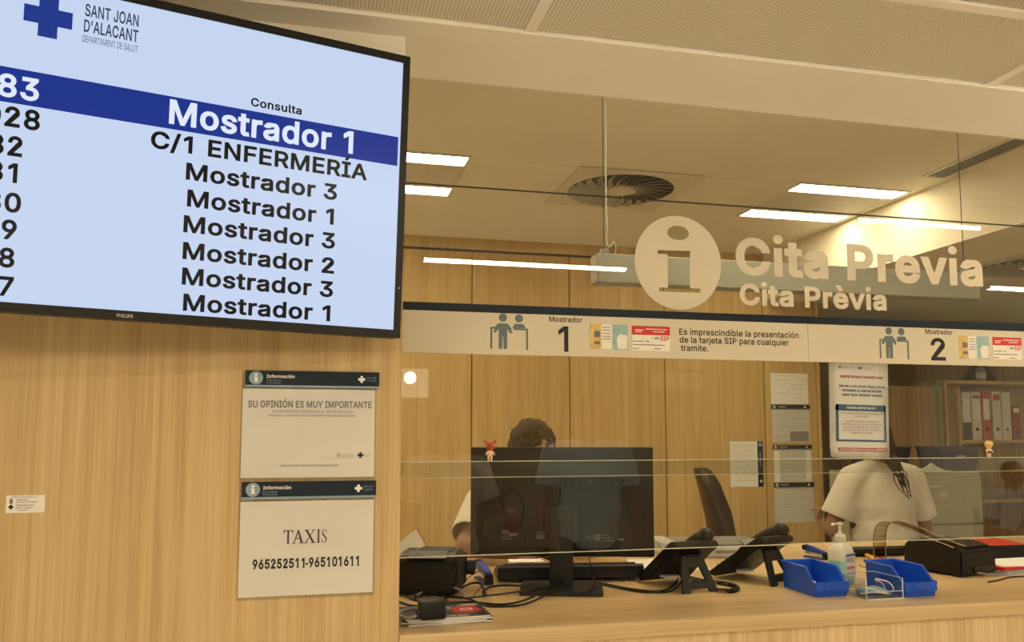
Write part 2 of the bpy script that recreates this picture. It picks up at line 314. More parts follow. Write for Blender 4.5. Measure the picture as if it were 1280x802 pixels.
# ---------------------------------------------------------------- lettering
GLYPHS = {
 'A': '480;16 0 201 509 276 509 463 0 395 0 232 478 245 478 85 0|110 142 110 199 370 199 370 142',
 'B': '456;60 0 60 509 274 507 304 501 329 491 367 461 381 442 396 398 397 353 387 320 368 295 315 267 315 262 347 254 378 234 402 203 411 184 418 136 410 88 386 48 368 31 317 8 247 0|125 57 281 60 309 67 330 80 344 96 353 115 354 153 350 169 333 197 306 218 289 225 248 231 125 231|125 285 238 285 273 290 302 304 323 326 335 355 333 393 326 412 313 429 294 442 270 449 125 452',
 'C': '510;225 -3 186 7 150 25 119 49 92 79 70 115 53 157 44 203 40 254 44 305 53 352 70 393 92 429 119 459 150 484 186 501 225 512 267 516 317 511 362 496 383 485 419 456 435 438 459 397 473 348 408 348 404 365 389 395 267 456 237 453 209 445 184 432 161 414 141 391 125 364 113 332 103 254 113 177 125 145 141 117 161 94 184 76 210 63 267 53 369 90 404 144 408 160 473 160 459 112 435 71 420 53 363 13 293 -6',
 'D': '502;96 0 96 57 254 60 288 68 318 81 343 99 363 122 379 149 397 216 397 294 379 361 364 388 344 410 320 428 291 441 258 449 93 452 93 509 225 509 273 505 315 495 353 478 385 455 412 426 433 391 449 351 458 306 462 255 458 205 449 159 433 119 411 83 384 54 351 31 312 14 268 3|125 509 125 0 60 0 60 509',
 'E': '419;60 0 60 509 372 509 372 452 125 452 125 286 355 286 355 229 125 229 125 57 375 57 375 0',
 'F': '410;60 0 60 509 369 509 369 452 125 452 125 278 346 278 346 221 125 221 125 0',
 'G': '520;269 -7 225 -3 185 7 149 25 118 49 91 79 69 116 53 157 43 203 40 254 43 305 53 352 69 393 91 429 117 459 149 484 184 501 223 512 265 516 340 504 384 483 421 453 436 436 460 395 474 349 408 349 344 436 300 453 265 456 236 453 209 445 183 432 160 414 141 392 125 364 113 332 103 254 113 177 125 145 141 117 184 76 210 63 269 53 322 61 365 85 396 123 407 147 415 202 434 199 283 199 283 256 478 256 475 160 466 124 451 91 431 62 406 38 377 19 344 5 308 -4',
 'H': '517;60 0 60 509 125 509 125 289 392 289 392 509 457 509 457 0 392 0 392 232 125 232 125 0',
 'I': '300;31 0 31 57 118 57 118 452 31 452 31 509 269 509 269 452 183 452 183 57 269 57 269 0',
 'J': '396;185 -7 143 -2 106 11 75 33 52 63 38 100 33 173 98 173 100 117 108 93 122 74 139 61 160 53 185 50 209 53 230 61 248 74 261 93 269 117 272 145 272 509 336 509 336 145 332 100 318 63 294 33 263 11 227 -2',
 'K': '467;104 145 104 216 364 509 448 509 228 276|60 0 60 509 125 509 125 0|372 0 188 259 228 309 449 0',
 'L': '393;60 0 60 509 125 509 125 57 361 57 361 0',
 'M': '628;60 0 60 509 152 509 322 49 307 49 476 509 568 509 568 0 504 0 507 457 513 457 342 0 286 0 112 457 119 457 122 0',
 'N': '523;60 0 60 509 136 509 414 55 405 54 399 509 463 509 463 0 387 0 108 452 119 454 125 0',
 'O': '533;267 -7 225 -3 186 7 150 25 119 49 92 79 70 115 53 157 44 203 40 254 44 305 53 352 70 393 92 429 119 459 150 484 186 501 225 512 267 516 309 512 348 501 384 484 415 459 442 429 464 393 480 352 490 305 493 254 490 203 480 157 464 115 442 79 415 49 384 25 348 7 309 -3|296 55 324 63 349 76 392 116 408 144 420 176 428 213 428 295 408 365 392 392 372 415 349 433 324 446 267 456 237 453 184 433 161 415 125 364 113 332 103 254 113 176 125 144 161 94 184 76 210 63 237 55',
 'P': '445;60 0 60 509 272 506 305 499 356 471 390 430 407 377 407 318 390 265 356 223 305 195 272 188 109 186 109 242 233 242 279 248 312 266 333 294 343 328 343 367 333 402 312 428 279 446 257 451 125 452 125 0',
 'Q': '533;245 159 313 159 468 -48 401 -48|267 -7 225 -3 186 7 150 25 119 49 92 79 70 115 53 157 44 203 40 254 44 305 53 352 70 393 92 429 119 459 150 484 186 501 225 512 267 516 309 512 348 501 384 484 415 459 442 429 464 393 480 352 490 305 493 254 490 203 480 157 464 115 442 79 415 49 384 25 348 7 309 -3|296 55 324 63 349 76 392 116 408 144 420 176 428 213 428 295 408 365 392 392 372 415 349 433 324 446 267 456 237 453 184 433 161 415 125 364 113 332 103 254 113 176 125 144 161 94 184 76 210 63 237 55',
 'R': '449;60 0 60 509 273 506 305 500 333 489 376 455 401 408 409 352 401 296 376 250 333 217 305 206 236 198 96 198 96 255 258 256 298 267 325 287 334 300 344 333 344 371 334 405 313 430 298 440 258 451 125 452 125 0|353 0 230 229 303 229 428 0',
 'S': '447;188 -7 128 9 102 23 64 60 42 109 38 137 104 137 114 102 123 88 150 66 185 53 246 50 286 60 317 79 338 106 346 139 340 168 322 189 296 205 145 253 112 269 86 289 67 313 56 341 52 372 54 400 62 425 92 468 138 498 195 514 259 514 316 498 360 468 390 427 398 403 401 378 337 378 332 402 320 421 302 437 280 449 225 459 185 454 152 440 139 430 121 405 115 376 122 345 359 238 395 198 407 161 406 112 399 87 370 43 349 25 294 0 261 -7',
 'T': '449;32 452 32 509 417 509 417 452 257 452 257 0 193 0 193 452',
 'U': '517;220 -6 186 2 154 15 126 33 103 55 71 108 63 140 60 173 60 509 124 509 126 155 141 113 169 80 208 59 232 53 285 53 331 68 364 95 377 113 391 155 393 509 457 509 457 173 454 140 446 108 433 80 391 33 363 15 332 2 297 -6',
 'V': '480;204 0 16 509 84 509 248 31 235 31 395 509 463 509 278 0',
 'W': '686;155 0 16 509 82 509 197 40 189 40 306 509 380 509 497 40 488 40 603 509 670 509 530 0 455 0 336 475 350 475 230 0',
 'X': '474;18 0 217 284 217 236 29 509 104 509 243 292 232 292 374 509 446 509 259 239 259 287 456 0 382 0 230 231 244 231 91 0',
 'Y': '472;203 0 203 208 16 509 91 509 250 230 224 230 381 509 455 509 268 208 268 0',
 'Z': '438;42 0 42 46 341 476 348 454 40 452 40 509 397 509 397 462 97 33 90 54 399 57 399 0',
 'a': '389;160 -9 115 -3 76 15 48 45 32 84 30 108 36 146 53 174 64 184 257 231 271 240 267 297 260 307 227 327 100 274 41 291 64 331 95 358 114 368 271 369 300 350 322 320 335 278 337 0 277 0 277 52 272 52 242 16 199 -4|170 45 211 51 242 68 263 93 270 108 276 138 276 190 103 139 93 118 96 82 109 64',
 'b': '424;208 -7 172 4 147 21 118 59 112 59 112 0 53 0 53 509 114 509 114 319 118 319 137 346 171 373 207 383 259 382 287 374 313 361 354 320 370 293 388 227 388 151 370 84 355 57 336 34 313 16 260 -6|242 49 262 55 294 80 316 117 327 163 327 215 316 261 295 298 262 322 220 330 178 322 147 299 125 263 114 216 114 162 125 115 147 78 179 55 198 49',
 'c': '396;207 -8 174 -5 144 3 117 16 72 58 56 85 44 116 34 187 44 260 56 291 72 318 117 360 144 374 174 382 226 384 330 335 362 277 303 262 207 330 184 328 145 310 118 278 108 258 96 187 108 117 130 80 163 55 207 46 304 117 363 102 350 70 331 43',
 'd': '424;165 -6 111 16 89 34 70 57 43 116 36 151 36 227 43 261 70 320 112 361 137 374 165 382 218 383 253 373 306 319 311 319 311 509 372 509 372 0 313 0 313 59 307 59 266 12 236 -3 217 -7|226 49 263 65 290 95 306 138 312 189 300 263 278 299 246 322 205 330 162 322 130 298 108 261 96 189 102 139 118 97 145 66 162 55 182 49',
 'e': '404;177 -5 145 3 117 16 92 35 72 58 56 85 44 116 34 187 36 224 55 290 71 317 91 340 115 359 142 373 172 382 205 384 246 380 285 366 319 341 347 305 365 256 370 227 371 169 75 169 75 221 338 221 310 202 298 269 277 301 246 323 205 330 164 323 131 301 109 270 97 231 102 127 121 88 151 61 190 48 212 46 294 82 306 105 365 91 348 55 320 26 283 4 237 -7',
 'f': '254;228 379 228 327 6 327 6 379|81 0 82 452 96 486 120 510 135 519 169 529 243 521 227 468 178 472 164 468 147 449 143 435 142 0',
 'g': '425;207 -151 156 -146 114 -132 82 -110 59 -84 51 -69 101 -41 169 -93 207 -97 236 -95 261 -87 282 -75 298 -58 308 -34 311 68 306 68 287 41 266 23 217 6 165 7 138 14 90 43 55 90 43 120 36 154 36 229 43 263 71 320 112 361 138 374 166 382 218 383 253 373 279 356 308 319 313 319 313 379 372 379 370 -40 363 -67 334 -109 291 -136 237 -149|227 61 264 75 290 103 307 142 311 166 311 219 300 264 279 299 247 322 205 330 163 322 130 298 118 282 102 241 96 193 102 144 118 104 145 76 163 66 183 61',
 'h': '410;114 0 53 0 53 509 114 509 114 287 102 287 116 319 132 344 152 362 200 382 252 383 295 369 328 340 341 321 355 271 357 0 296 0 296 235 286 286 273 304 256 318 235 326 192 328 176 324 147 308 126 283 115 248',
 'i': '167;53 0 53 379 114 379 114 0|73 444 63 448 47 463 41 483 47 504 54 512 84 524 114 512 125 494 125 472 121 463 105 448 95 444',
 'j': '167;53 379 114 379 114 -30 102 -90 80 -119 47 -137 -10 -143 -10 -87 18 -85 40 -72 47 -61 53 -29|72 444 53 455 42 472 42 494 53 512 83 524 114 512 125 494 125 472 105 448 95 444',
 'k': '381;110 137 110 212 121 212 284 379 360 379 184 199 177 199|53 0 53 509 114 509 114 0|294 0 148 186 191 229 372 0',
 'l': '189;112 0 91 8 74 20 62 37 55 59 53 509 114 509 114 83 120 62 135 53 170 54 181 3',
 'm': '610;53 0 53 379 112 379 112 295 108 295 122 331 144 358 187 382 219 386 245 383 268 375 287 361 303 342 321 295 312 295 326 329 350 356 381 375 417 385 458 385 497 372 529 346 550 307 557 255 557 0 496 0 496 254 493 279 485 298 473 313 438 329 387 326 374 320 353 302 345 290 336 263 335 0 274 0 272 280 265 297 238 322 199 330 171 326 145 312 126 289 115 257 114 0',
 'n': '410;114 0 53 0 53 379 112 379 112 287 102 287 116 319 132 344 152 362 200 382 252 383 295 369 328 340 341 321 355 271 357 0 296 0 296 235 286 286 273 304 256 318 235 326 192 328 176 324 147 308 126 283 115 248',
 'o': '415;207 -8 174 -5 144 3 117 16 72 58 56 85 44 116 34 187 44 260 56 291 72 318 117 360 144 374 174 382 241 382 271 374 299 360 323 341 343 318 359 291 379 225 379 150 359 85 343 58 323 35 299 16 271 3 241 -5|207 46 252 55 285 80 307 117 318 163 318 212 307 258 285 296 252 321 231 328 184 328 145 310 118 278 108 258 96 187 108 117 130 80 163 55',
 'p': '424;53 -143 53 379 112 379 112 319 118 319 137 346 171 373 207 383 259 382 287 374 313 361 354 320 370 293 388 227 388 151 370 84 355 57 336 34 313 16 260 -6 208 -7 189 -3 147 21 118 59 114 59 114 -143|242 49 262 55 294 80 316 117 327 163 327 215 316 261 295 298 262 322 220 330 178 322 147 299 125 263 114 216 114 162 125 115 147 78 179 55 198 49',
 'q': '424;372 -143 311 -143 311 59 306 59 266 12 236 -3 195 -8 165 -6 111 16 89 34 70 57 43 116 36 151 36 227 43 261 70 320 112 361 137 374 165 382 218 383 253 373 307 319 313 319 313 379 372 379|226 49 263 65 290 95 306 138 312 189 300 263 278 299 246 322 205 330 162 322 130 298 108 261 96 189 102 139 118 97 145 66 162 55 182 49',
 'r': '259;53 0 53 379 112 379 112 321 124 339 152 367 191 383 243 384 243 322 174 321 159 315 135 296 119 269 115 254 114 0',
 's': '365;157 -7 112 3 76 24 50 54 36 94 94 107 111 72 124 60 160 47 206 47 244 62 258 74 268 103 262 126 243 144 118 180 92 192 72 208 58 227 50 249 49 295 65 332 95 360 137 378 161 383 212 383 254 372 286 352 299 339 318 308 324 290 268 277 254 304 228 325 187 333 147 326 119 305 111 292 110 264 124 243 136 235 261 200 287 187 320 153 328 131 329 85 323 65 298 31 260 6 210 -7',
 't': '227;204 379 204 327 6 327 6 379|65 471 126 471 130 70 144 55 156 51 202 54 213 2 138 -1 113 7 92 21 77 41 68 64 65 93',
 'u': '410;158 -3 115 11 82 39 60 82 54 109 53 379 114 379 116 117 124 94 137 75 154 61 175 53 218 51 234 55 263 71 283 97 295 132 296 379 357 379 357 0 298 0 298 92 307 92 294 60 277 35 257 17 209 -3',
 'v': '389;163 0 17 379 84 379 206 21 184 21 305 379 371 379 226 0',
 'w': '567;138 0 23 379 87 379 175 41 165 41 252 379 316 379 402 41 391 41 480 379 545 379 429 0 368 0 277 338 291 338 199 0',
 'x': '379;21 0 171 218 171 171 29 379 100 379 207 206 175 206 282 379 352 379 209 169 209 214 358 0 287 0 173 182 205 182 91 0',
 'y': '389;47 -139 61 -86 138 -64 163 -1 17 379 84 379 206 21 184 21 305 379 371 379 177 -107 139 -136 125 -141',
 'z': '380;42 0 42 46 254 323 48 323 48 379 333 379 333 331 126 56 339 56 339 0',
 '0': '453;227 -7 191 -3 158 7 130 24 105 48 85 77 69 113 57 155 50 202 50 306 57 353 69 395 85 431 106 461 130 484 159 502 191 512 227 516 262 512 295 502 323 484 348 461 368 431 384 395 396 353 403 306 403 202 396 155 384 113 368 77 348 48 323 24 295 7 263 -3|250 52 271 60 306 92 320 116 338 176 344 254 338 332 320 393 290 435 271 449 250 457 227 460 203 457 182 449 163 435 134 393 115 332 109 254 115 176 134 116 147 92 182 60 203 52',
 '1': '453;276 509 276 0 212 0 212 448 86 358 86 427 198 509',
 '2': '453;64 0 64 47 319 389 308 419 287 441 258 455 224 460 188 454 159 438 148 427 132 398 127 362 66 362 68 391 86 442 121 482 168 507 225 516 281 507 306 497 346 465 372 423 379 398 381 372 377 336 363 299 153 57 389 57 389 0',
 '3': '453;188 -5 133 10 108 22 70 57 48 104 44 132 109 132 118 100 126 87 150 66 165 59 239 51 291 69 315 93 328 125 328 163 316 196 292 223 275 234 229 246 157 248 157 299 288 448 288 452 70 452 70 509 372 509 372 461 211 278 211 289 247 290 279 286 308 276 333 262 354 244 371 222 391 173 390 116 383 90 354 45 309 12 251 -5',
 '4': '453;40 105 40 158 247 509 311 509 109 163 413 163 413 105|282 0 282 318 343 318 343 0',
 '5': '453;192 -5 140 11 99 41 71 82 63 105 60 130 122 130 130 102 138 89 173 60 188 54 241 51 276 64 304 89 322 122 328 162 321 203 303 237 275 262 238 275 218 277 139 255 128 246 67 253 96 509 366 509 366 452 151 452 134 301 148 311 194 330 229 334 274 328 313 311 345 285 370 251 386 210 391 163 381 102 369 76 332 32 309 15 282 3 253 -4',
 '6': '453;226 -7 168 3 119 31 84 74 66 130 65 187 80 239 112 302 252 509 322 509 151 261 145 261 184 302 235 314 265 312 316 295 355 262 370 240 387 187 387 127 368 73 333 30 310 14 257 -4|245 50 279 63 293 73 314 101 326 137 326 178 314 213 293 241 263 259 245 264 207 264 174 252 148 229 138 214 126 179 126 138 138 102 160 73 190 55 207 50',
 '7': '453;97 0 323 452 62 452 62 509 391 509 391 449 165 0',
 '8': '453;193 -5 136 11 111 25 74 62 54 109 53 156 65 195 87 228 117 252 153 265 129 276 109 289 80 330 70 380 79 429 90 450 124 485 170 508 226 516 282 508 328 485 361 450 373 429 382 380 372 330 343 289 300 267 319 260 351 241 365 228 387 195 395 176 401 135 391 84 362 42 317 11 259 -5|248 50 285 60 313 79 331 106 337 139 330 173 312 202 283 223 247 234 206 234 169 223 140 202 122 173 115 139 121 106 139 79 167 60 205 50|260 294 287 308 307 330 318 359 318 392 308 420 288 442 244 459 208 459 164 442 153 432 138 407 134 392 134 359 145 330 165 308 193 294',
 '9': '453;226 516 285 506 333 478 368 434 380 408 387 378 387 322 373 270 359 240 200 0 130 0 301 248 307 248 232 195 188 197 161 203 116 229 83 269 72 294 64 352 66 382 73 411 101 459 120 479 168 506|207 459 174 446 148 423 131 390 125 352 131 313 148 280 174 257 207 245 226 243 263 249 293 267 305 280 322 312 326 330 326 371 322 390 305 422 279 446 245 459',
 'À': '480;16 0 201 509 276 509 463 0 395 0 232 478 245 478 85 0|110 142 110 199 370 199 370 142|216 558 150 659 218 659 266 558',
 'È': '419;60 0 60 509 372 509 372 452 125 452 125 286 355 286 355 229 125 229 125 57 375 57 375 0|194 558 128 659 196 659 244 558',
 'É': '419;60 0 60 509 372 509 372 452 125 452 125 286 355 286 355 229 125 229 125 57 375 57 375 0|191 558 239 659 307 659 241 558',
 'Í': '300;31 0 31 57 118 57 118 452 31 452 31 509 269 509 269 452 183 452 183 57 269 57 269 0|124 558 171 659 240 659 174 558',
 'Ó': '533;267 -7 225 -3 186 7 150 25 119 49 92 79 70 115 53 157 44 203 40 254 44 305 53 352 70 393 92 429 119 459 150 484 186 501 225 512 267 516 309 512 348 501 384 484 415 459 442 429 464 393 480 352 490 305 493 254 490 203 480 157 464 115 442 79 415 49 384 25 348 7 309 -3|296 55 324 63 349 76 392 116 408 144 420 176 428 213 428 295 408 365 392 392 372 415 349 433 324 446 267 456 237 453 184 433 161 415 125 364 113 332 103 254 113 176 125 144 161 94 184 76 210 63 237 55|240 558 288 659 356 659 290 558',
 'Ú': '517;220 -6 186 2 154 15 126 33 103 55 71 108 63 140 60 173 60 509 124 509 126 155 141 113 169 80 208 59 232 53 285 53 331 68 364 95 377 113 391 155 393 509 457 509 457 173 454 140 446 108 433 80 391 33 363 15 332 2 297 -6|232 558 280 659 348 659 282 558',
 'Ü': '517;220 -6 186 2 154 15 126 33 103 55 71 108 63 140 60 173 60 509 124 509 126 155 141 113 169 80 208 59 232 53 285 53 331 68 364 95 377 113 391 155 393 509 457 509 457 173 454 140 446 108 433 80 391 33 363 15 332 2 297 -6|331 572 311 577 296 592 290 612 302 641 311 648 331 653 351 648 366 633 370 623 370 602 366 592 351 577|187 572 167 577 152 592 146 612 158 641 167 648 187 653 207 648 222 633 226 623 226 602 216 584 207 577',
 'à': '389;160 -9 115 -3 76 15 48 45 32 84 30 108 36 146 53 174 64 184 257 231 271 240 267 297 260 307 227 327 100 274 41 291 64 331 95 358 114 368 271 369 300 350 322 320 335 278 337 0 277 0 277 52 272 52 242 16 199 -4|170 45 211 51 242 68 263 93 270 108 276 138 276 190 103 139 93 118 96 82 109 64|165 429 99 529 168 529 215 429',
 'è': '404;177 -5 145 3 117 16 92 35 72 58 56 85 44 116 34 187 36 224 55 290 71 317 91 340 115 359 142 373 172 382 205 384 246 380 285 366 319 341 347 305 365 256 370 227 371 169 75 169 75 221 338 221 310 202 298 269 277 301 246 323 205 330 164 323 131 301 109 270 97 231 102 127 121 88 151 61 190 48 212 46 294 82 306 105 365 91 348 55 320 26 283 4 237 -7|180 429 114 529 182 529 230 429',
 'é': '404;177 -5 145 3 117 16 92 35 72 58 56 85 44 116 34 187 36 224 55 290 71 317 91 340 115 359 142 373 172 382 205 384 246 380 285 366 319 341 347 305 365 256 370 227 371 169 75 169 75 221 338 221 310 202 298 269 277 301 246 323 205 330 164 323 131 301 109 270 97 231 102 127 121 88 151 61 190 48 212 46 294 82 306 105 365 91 348 55 320 26 283 4 237 -7|177 429 225 529 293 529 227 429',
 'í': '167;53 0 53 379 114 379 114 0|57 429 104 529 173 529 107 429',
 'ó': '415;207 -8 174 -5 144 3 117 16 72 58 56 85 44 116 34 187 44 260 56 291 72 318 117 360 144 374 174 382 241 382 271 374 299 360 323 341 343 318 359 291 379 225 379 150 359 85 343 58 323 35 299 16 271 3 241 -5|207 46 252 55 285 80 307 117 318 163 318 212 307 258 285 296 252 321 231 328 184 328 145 310 118 278 108 258 96 187 108 117 130 80 163 55|181 429 228 529 297 529 231 429',
 'ú': '410;158 -3 115 11 82 39 60 82 54 109 53 379 114 379 116 117 124 94 137 75 154 61 175 53 218 51 234 55 263 71 283 97 295 132 296 379 357 379 357 0 298 0 298 92 307 92 294 60 277 35 257 17 209 -3|178 429 226 529 294 529 228 429',
 'ü': '410;158 -3 115 11 82 39 60 82 54 109 53 379 114 379 116 117 124 94 137 75 154 61 175 53 218 51 234 55 263 71 283 97 295 132 296 379 357 379 357 0 298 0 298 92 307 92 294 60 277 35 257 17 209 -3|266 444 248 455 236 483 248 512 266 522 287 522 305 512 316 494 316 472 297 448 287 444|123 444 104 455 94 472 94 494 104 512 123 522 144 522 162 512 172 494 172 472 162 455 144 444',
 'ñ': '410;114 0 53 0 53 379 112 379 112 287 102 287 116 319 132 344 152 362 200 382 252 383 295 369 328 340 341 321 355 271 357 0 296 0 296 235 286 286 273 304 256 318 235 326 192 328 176 324 147 308 126 283 115 248|250 446 161 474 149 448 106 448 113 484 131 509 144 516 253 492 262 517 304 517 297 480 278 455 265 448',
 'ç': '396;207 -8 174 -5 144 3 117 16 72 58 56 85 44 116 34 187 44 260 56 291 72 318 117 360 144 374 174 382 226 384 330 335 362 277 303 262 207 330 184 328 145 310 118 278 108 258 96 187 108 117 130 80 163 55 207 46 304 117 363 102 350 70 331 43|169 -143 169 -107 230 -105 240 -98 240 -71 230 -64 182 -62 192 16 224 16 224 -29 261 -36 282 -54 289 -85 287 -103 270 -129 234 -141',
 '.': '188;83 -3 73 1 55 18 51 29 51 53 55 64 73 81 95 87 118 81 135 64 140 53 140 29 128 9 107 -3',
 ',': '188;38 -119 68 71 137 71 84 -119',
 ':': '188;83 -3 73 1 55 18 51 29 51 53 55 64 73 81 95 87 118 81 135 64 140 53 140 29 128 9 107 -3|83 272 63 284 51 304 51 328 63 349 83 360 95 362 118 356 128 349 140 328 140 304 128 284 107 272',
 ';': '188;38 -119 68 71 137 71 84 -119|92 272 71 284 59 304 59 328 71 349 81 356 103 362 126 356 136 349 148 328 148 304 136 284 116 272',
 '-': '453;337 244 337 188 114 188 114 244',
 '/': '249;235 533 71 -76 14 -76 178 533',
 "'": '206;78 318 70 509 136 509 128 318',
 '(': '273;90 244 94 283 119 403 160 510 177 539 236 539 161 313 152 241 167 83 188 16 236 -96 177 -96 128 4 99 106 92 156',
 ')': '273;37 -96 121 241 112 313 37 539 97 539 142 441 173 323 184 207 182 156 174 104 144 3 97 -96',
 '·': '196;98 196 75 202 58 219 52 242 58 265 75 282 86 286 110 286 121 282 138 265 144 242 138 219 121 202',
}
def glyph(ch):
    w, loops = GLYPHS[ch].split(';')
    out = []
    for l in loops.split('|'):
        v = [float(x) for x in l.split()]
        if v: out.append([(v[i] / 509, v[i + 1] / 509) for i in range(0, len(v), 2)])
    return float(w) / 509, out          # cap height = 1
from mathutils.geometry import delaunay_2d_cdt
GCACHE = {}
def glyph_fill(ch, weight):
    """one character as a flat triangulation (verts, faces), cap height 1, strokes grown by weight"""
    key = (ch, weight)
    if key in GCACHE: return GCACHE[key]
    loops = glyph(ch)[1]; V, Ed, polys = [], [], []; h = weight / 2
    if weight: loops = [[(x, y + weight * 0.9) for x, y in lp] if min(p[1] for p in lp) > 0.78 else lp for lp in loops]
    def ring(pts):
        i0 = len(V); V.extend(Vector(p) for p in pts); n = len(pts)
        Ed.extend((i0 + k, i0 + (k + 1) % n) for k in range(n))
    segs = []
    for lp in loops:
        ring(lp); n = len(lp)
        segs += [(lp[i], lp[(i + 1) % n]) for i in range(n)]
    if weight:
        for lp in loops:
            n = len(lp)
            for i in range(n):
                p, q, o = Vector(lp[i]), Vector(lp[(i + 1) % n]), Vector(lp[i - 1]); d, d0 = q - p, p - o
                if d.length < 1e-6 or d0.length < 1e-6: continue
                nn = Vector((-d.y, d.x)).normalized() * h
                polys.append([p + nn, q + nn, q - nn, p - nn])
                an = d0.angle(d)
                if an > 0.25:
                    if abs(an - math.pi / 2) < 0.5:
                        a_, b_ = d0.normalized() * h, d.normalized() * h
                        polys.append([p + a_ + b_, p + a_ - b_, p - a_ - b_, p - a_ + b_])
                    else: polys.append([p + h * Vector((math.cos(x * math.pi / 4), math.sin(x * math.pi / 4))) for x in range(8)])
        for pl in polys: ring(pl)
    r = delaunay_2d_cdt(V, Ed, [], 0, 1e-5)
    P, T = r[0], r[2]
    boxes = [(min(p.x for p in pl), max(p.x for p in pl), min(p.y for p in pl), max(p.y for p in pl), pl) for pl in polys]
    def wind(x, y):
        w = 0
        for (ax, ay), (bx, by) in segs:
            if (ay <= y) != (by <= y):
                if ax + (y - ay) / (by - ay) * (bx - ax) > x: w += 1 if by > ay else -1
        return w
    def inside(pl, x, y):
        c = False; j = len(pl) - 1
        for i in range(len(pl)):
            if (pl[i].y > y) != (pl[j].y > y) and x < (pl[j].x - pl[i].x) * (y - pl[i].y) / (pl[j].y - pl[i].y) + pl[i].x: c = not c
            j = i
        return c
    F = []
    for t in T:
        x = sum(P[i].x for i in t) / 3; y = sum(P[i].y for i in t) / 3
        if wind(x, y) or any(b0 <= x <= b1 and b2 <= y <= b3 and inside(pl, x, y) for b0, b1, b2, b3, pl in boxes): F.append(tuple(t))
    GCACHE[key] = ([(p.x, p.y) for p in P], F); return GCACHE[key]
def text_bm(lines, weight=0.0, spacing=0.0):
    """lines: list of (string, x0, x1, z of baseline, cap height, y); fitted between x0 and x1 (x1 None: natural width)"""
    bm = bm_new(); weight = round(weight / 0.03) * 0.03
    for s, x0, x1, zb, cap, y in lines:
        adv = 0; items = []
        for ch in s:
            if ch == ' ': adv += 0.40; continue
            w, loops = glyph(ch); items.append((ch, adv, loops)); adv += w + spacing + weight * 0.5
        xs = [adv_ + p[0] for ch, adv_, loops in items for lp in loops for p in lp]
        lo, hi = min(xs) - weight / 2, max(xs) + weight / 2
        k = (x1 - x0) / (hi - lo) if x1 is not None else cap
        cz = 1.0 / (1.0 + weight); zo = weight / 2
        for ch, a, loops in items:
            V, F = glyph_fill(ch, weight)
            used = {i for f in F for i in f}
            vs = {i: bm.verts.new((x0 + (a + V[i][0] - lo) * k, y, zb + (V[i][1] + zo) * cz * cap)) for i in used}
            for f in F: bm.faces.new([vs[i] for i in f])
    for f in bm.faces:
        f.normal_update()
        if f.normal.y > 0: f.normal_flip()
    return bm
def px_line(M, s, left, right, capy, y, kind=None):
    """one line fitted between two photo points on its baseline; capy = photo height of the capitals in px at the left end"""
    a = onplane(left[0], left[1], M); b = onplane(right[0], right[1], M)
    t = onplane(left[0], left[1] - capy, M)
    return (s, a.x, b.x, (a.z + b.z) / 2, (t - a).length, y)
def cross_bm(bm, cx, cz, r, arm, y0, y1):
    w = arm
    prism(bm, [(cx - w, cz + r), (cx + w, cz + r), (cx + w, cz + w), (cx + r, cz + w), (cx + r, cz - w), (cx + w, cz - w), (cx + w, cz - r), (cx - w, cz - r), (cx - w, cz - w), (cx - r, cz - w), (cx - r, cz + w), (cx - w, cz + w)], y0, y1, 'Y')
def info_i(bm, cx, cz, r, y0, y1):
    """the serifed letter i of an information mark, as raised solid pieces"""
    k = 28
    prism(bm, [(cx + 0.29 * r * math.cos(2 * math.pi * j / k), cz + 0.60 * r + 0.21 * r * math.sin(2 * math.pi * j / k)) for j in range(k)], y0, y1, 'Y')
    prism(bm, [(cx - 0.5 * r, cz + 0.22 * r), (cx + 0.26 * r, cz + 0.22 * r), (cx + 0.26 * r, cz - 0.62 * r), (cx + 0.52 * r, cz - 0.62 * r), (cx + 0.52 * r, cz - 0.70 * r),
               (cx - 0.48 * r, cz - 0.70 * r), (cx - 0.48 * r, cz - 0.62 * r), (cx - 0.24 * r, cz - 0.62 * r), (cx - 0.24 * r, cz + 0.14 * r), (cx - 0.5 * r, cz + 0.14 * r)], y0, y1, 'Y')
def fill2d(loops, y=0.0):
    cu = bpy.data.curves.new('outline', 'CURVE'); cu.dimensions = '2D'; cu.fill_mode = 'BOTH'
    for lp in loops:
        s = cu.splines.new('POLY'); s.points.add(len(lp) - 1)
        for p, (x, z) in zip(s.points, lp): p.co = (x, z, 0, 1)
        s.use_cyclic_u = True
    o = bpy.data.objects.new('outline', cu); C.objects.link(o)
    dg = bpy.context.evaluated_depsgraph_get(); dg.update()
    me = o.evaluated_get(dg).to_mesh()
    bm = bm_new(); vs = [bm.verts.new((v.co.x, y, v.co.y)) for v in me.vertices]
    for p in me.polygons: bm.faces.new([vs[i] for i in p.vertices])
    o.evaluated_get(dg).to_mesh_clear(); bpy.data.objects.remove(o); bpy.data.curves.remove(cu)
    for f in bm.faces:
        f.normal_update()
        if f.normal.y > 0: f.normal_flip()
    return bm
def ell(cx, cz, rx, rz, n=36): return [(cx + rx * math.cos(2 * math.pi * k / n), cz + rz * math.sin(2 * math.pi * k / n)) for k in range(n)]

ZC = 1.10          # worktop height
YF = 1.905         # face of the lobby wall and of the counter
YG = 2.11          # glass
YB = 5.12          # back wall of the office
ZL, ZO = 2.50, 2.81   # ceilings of lobby and office
XP = 0.192         # right end of the lobby wall
XK = 3.03          # bulkhead in the office

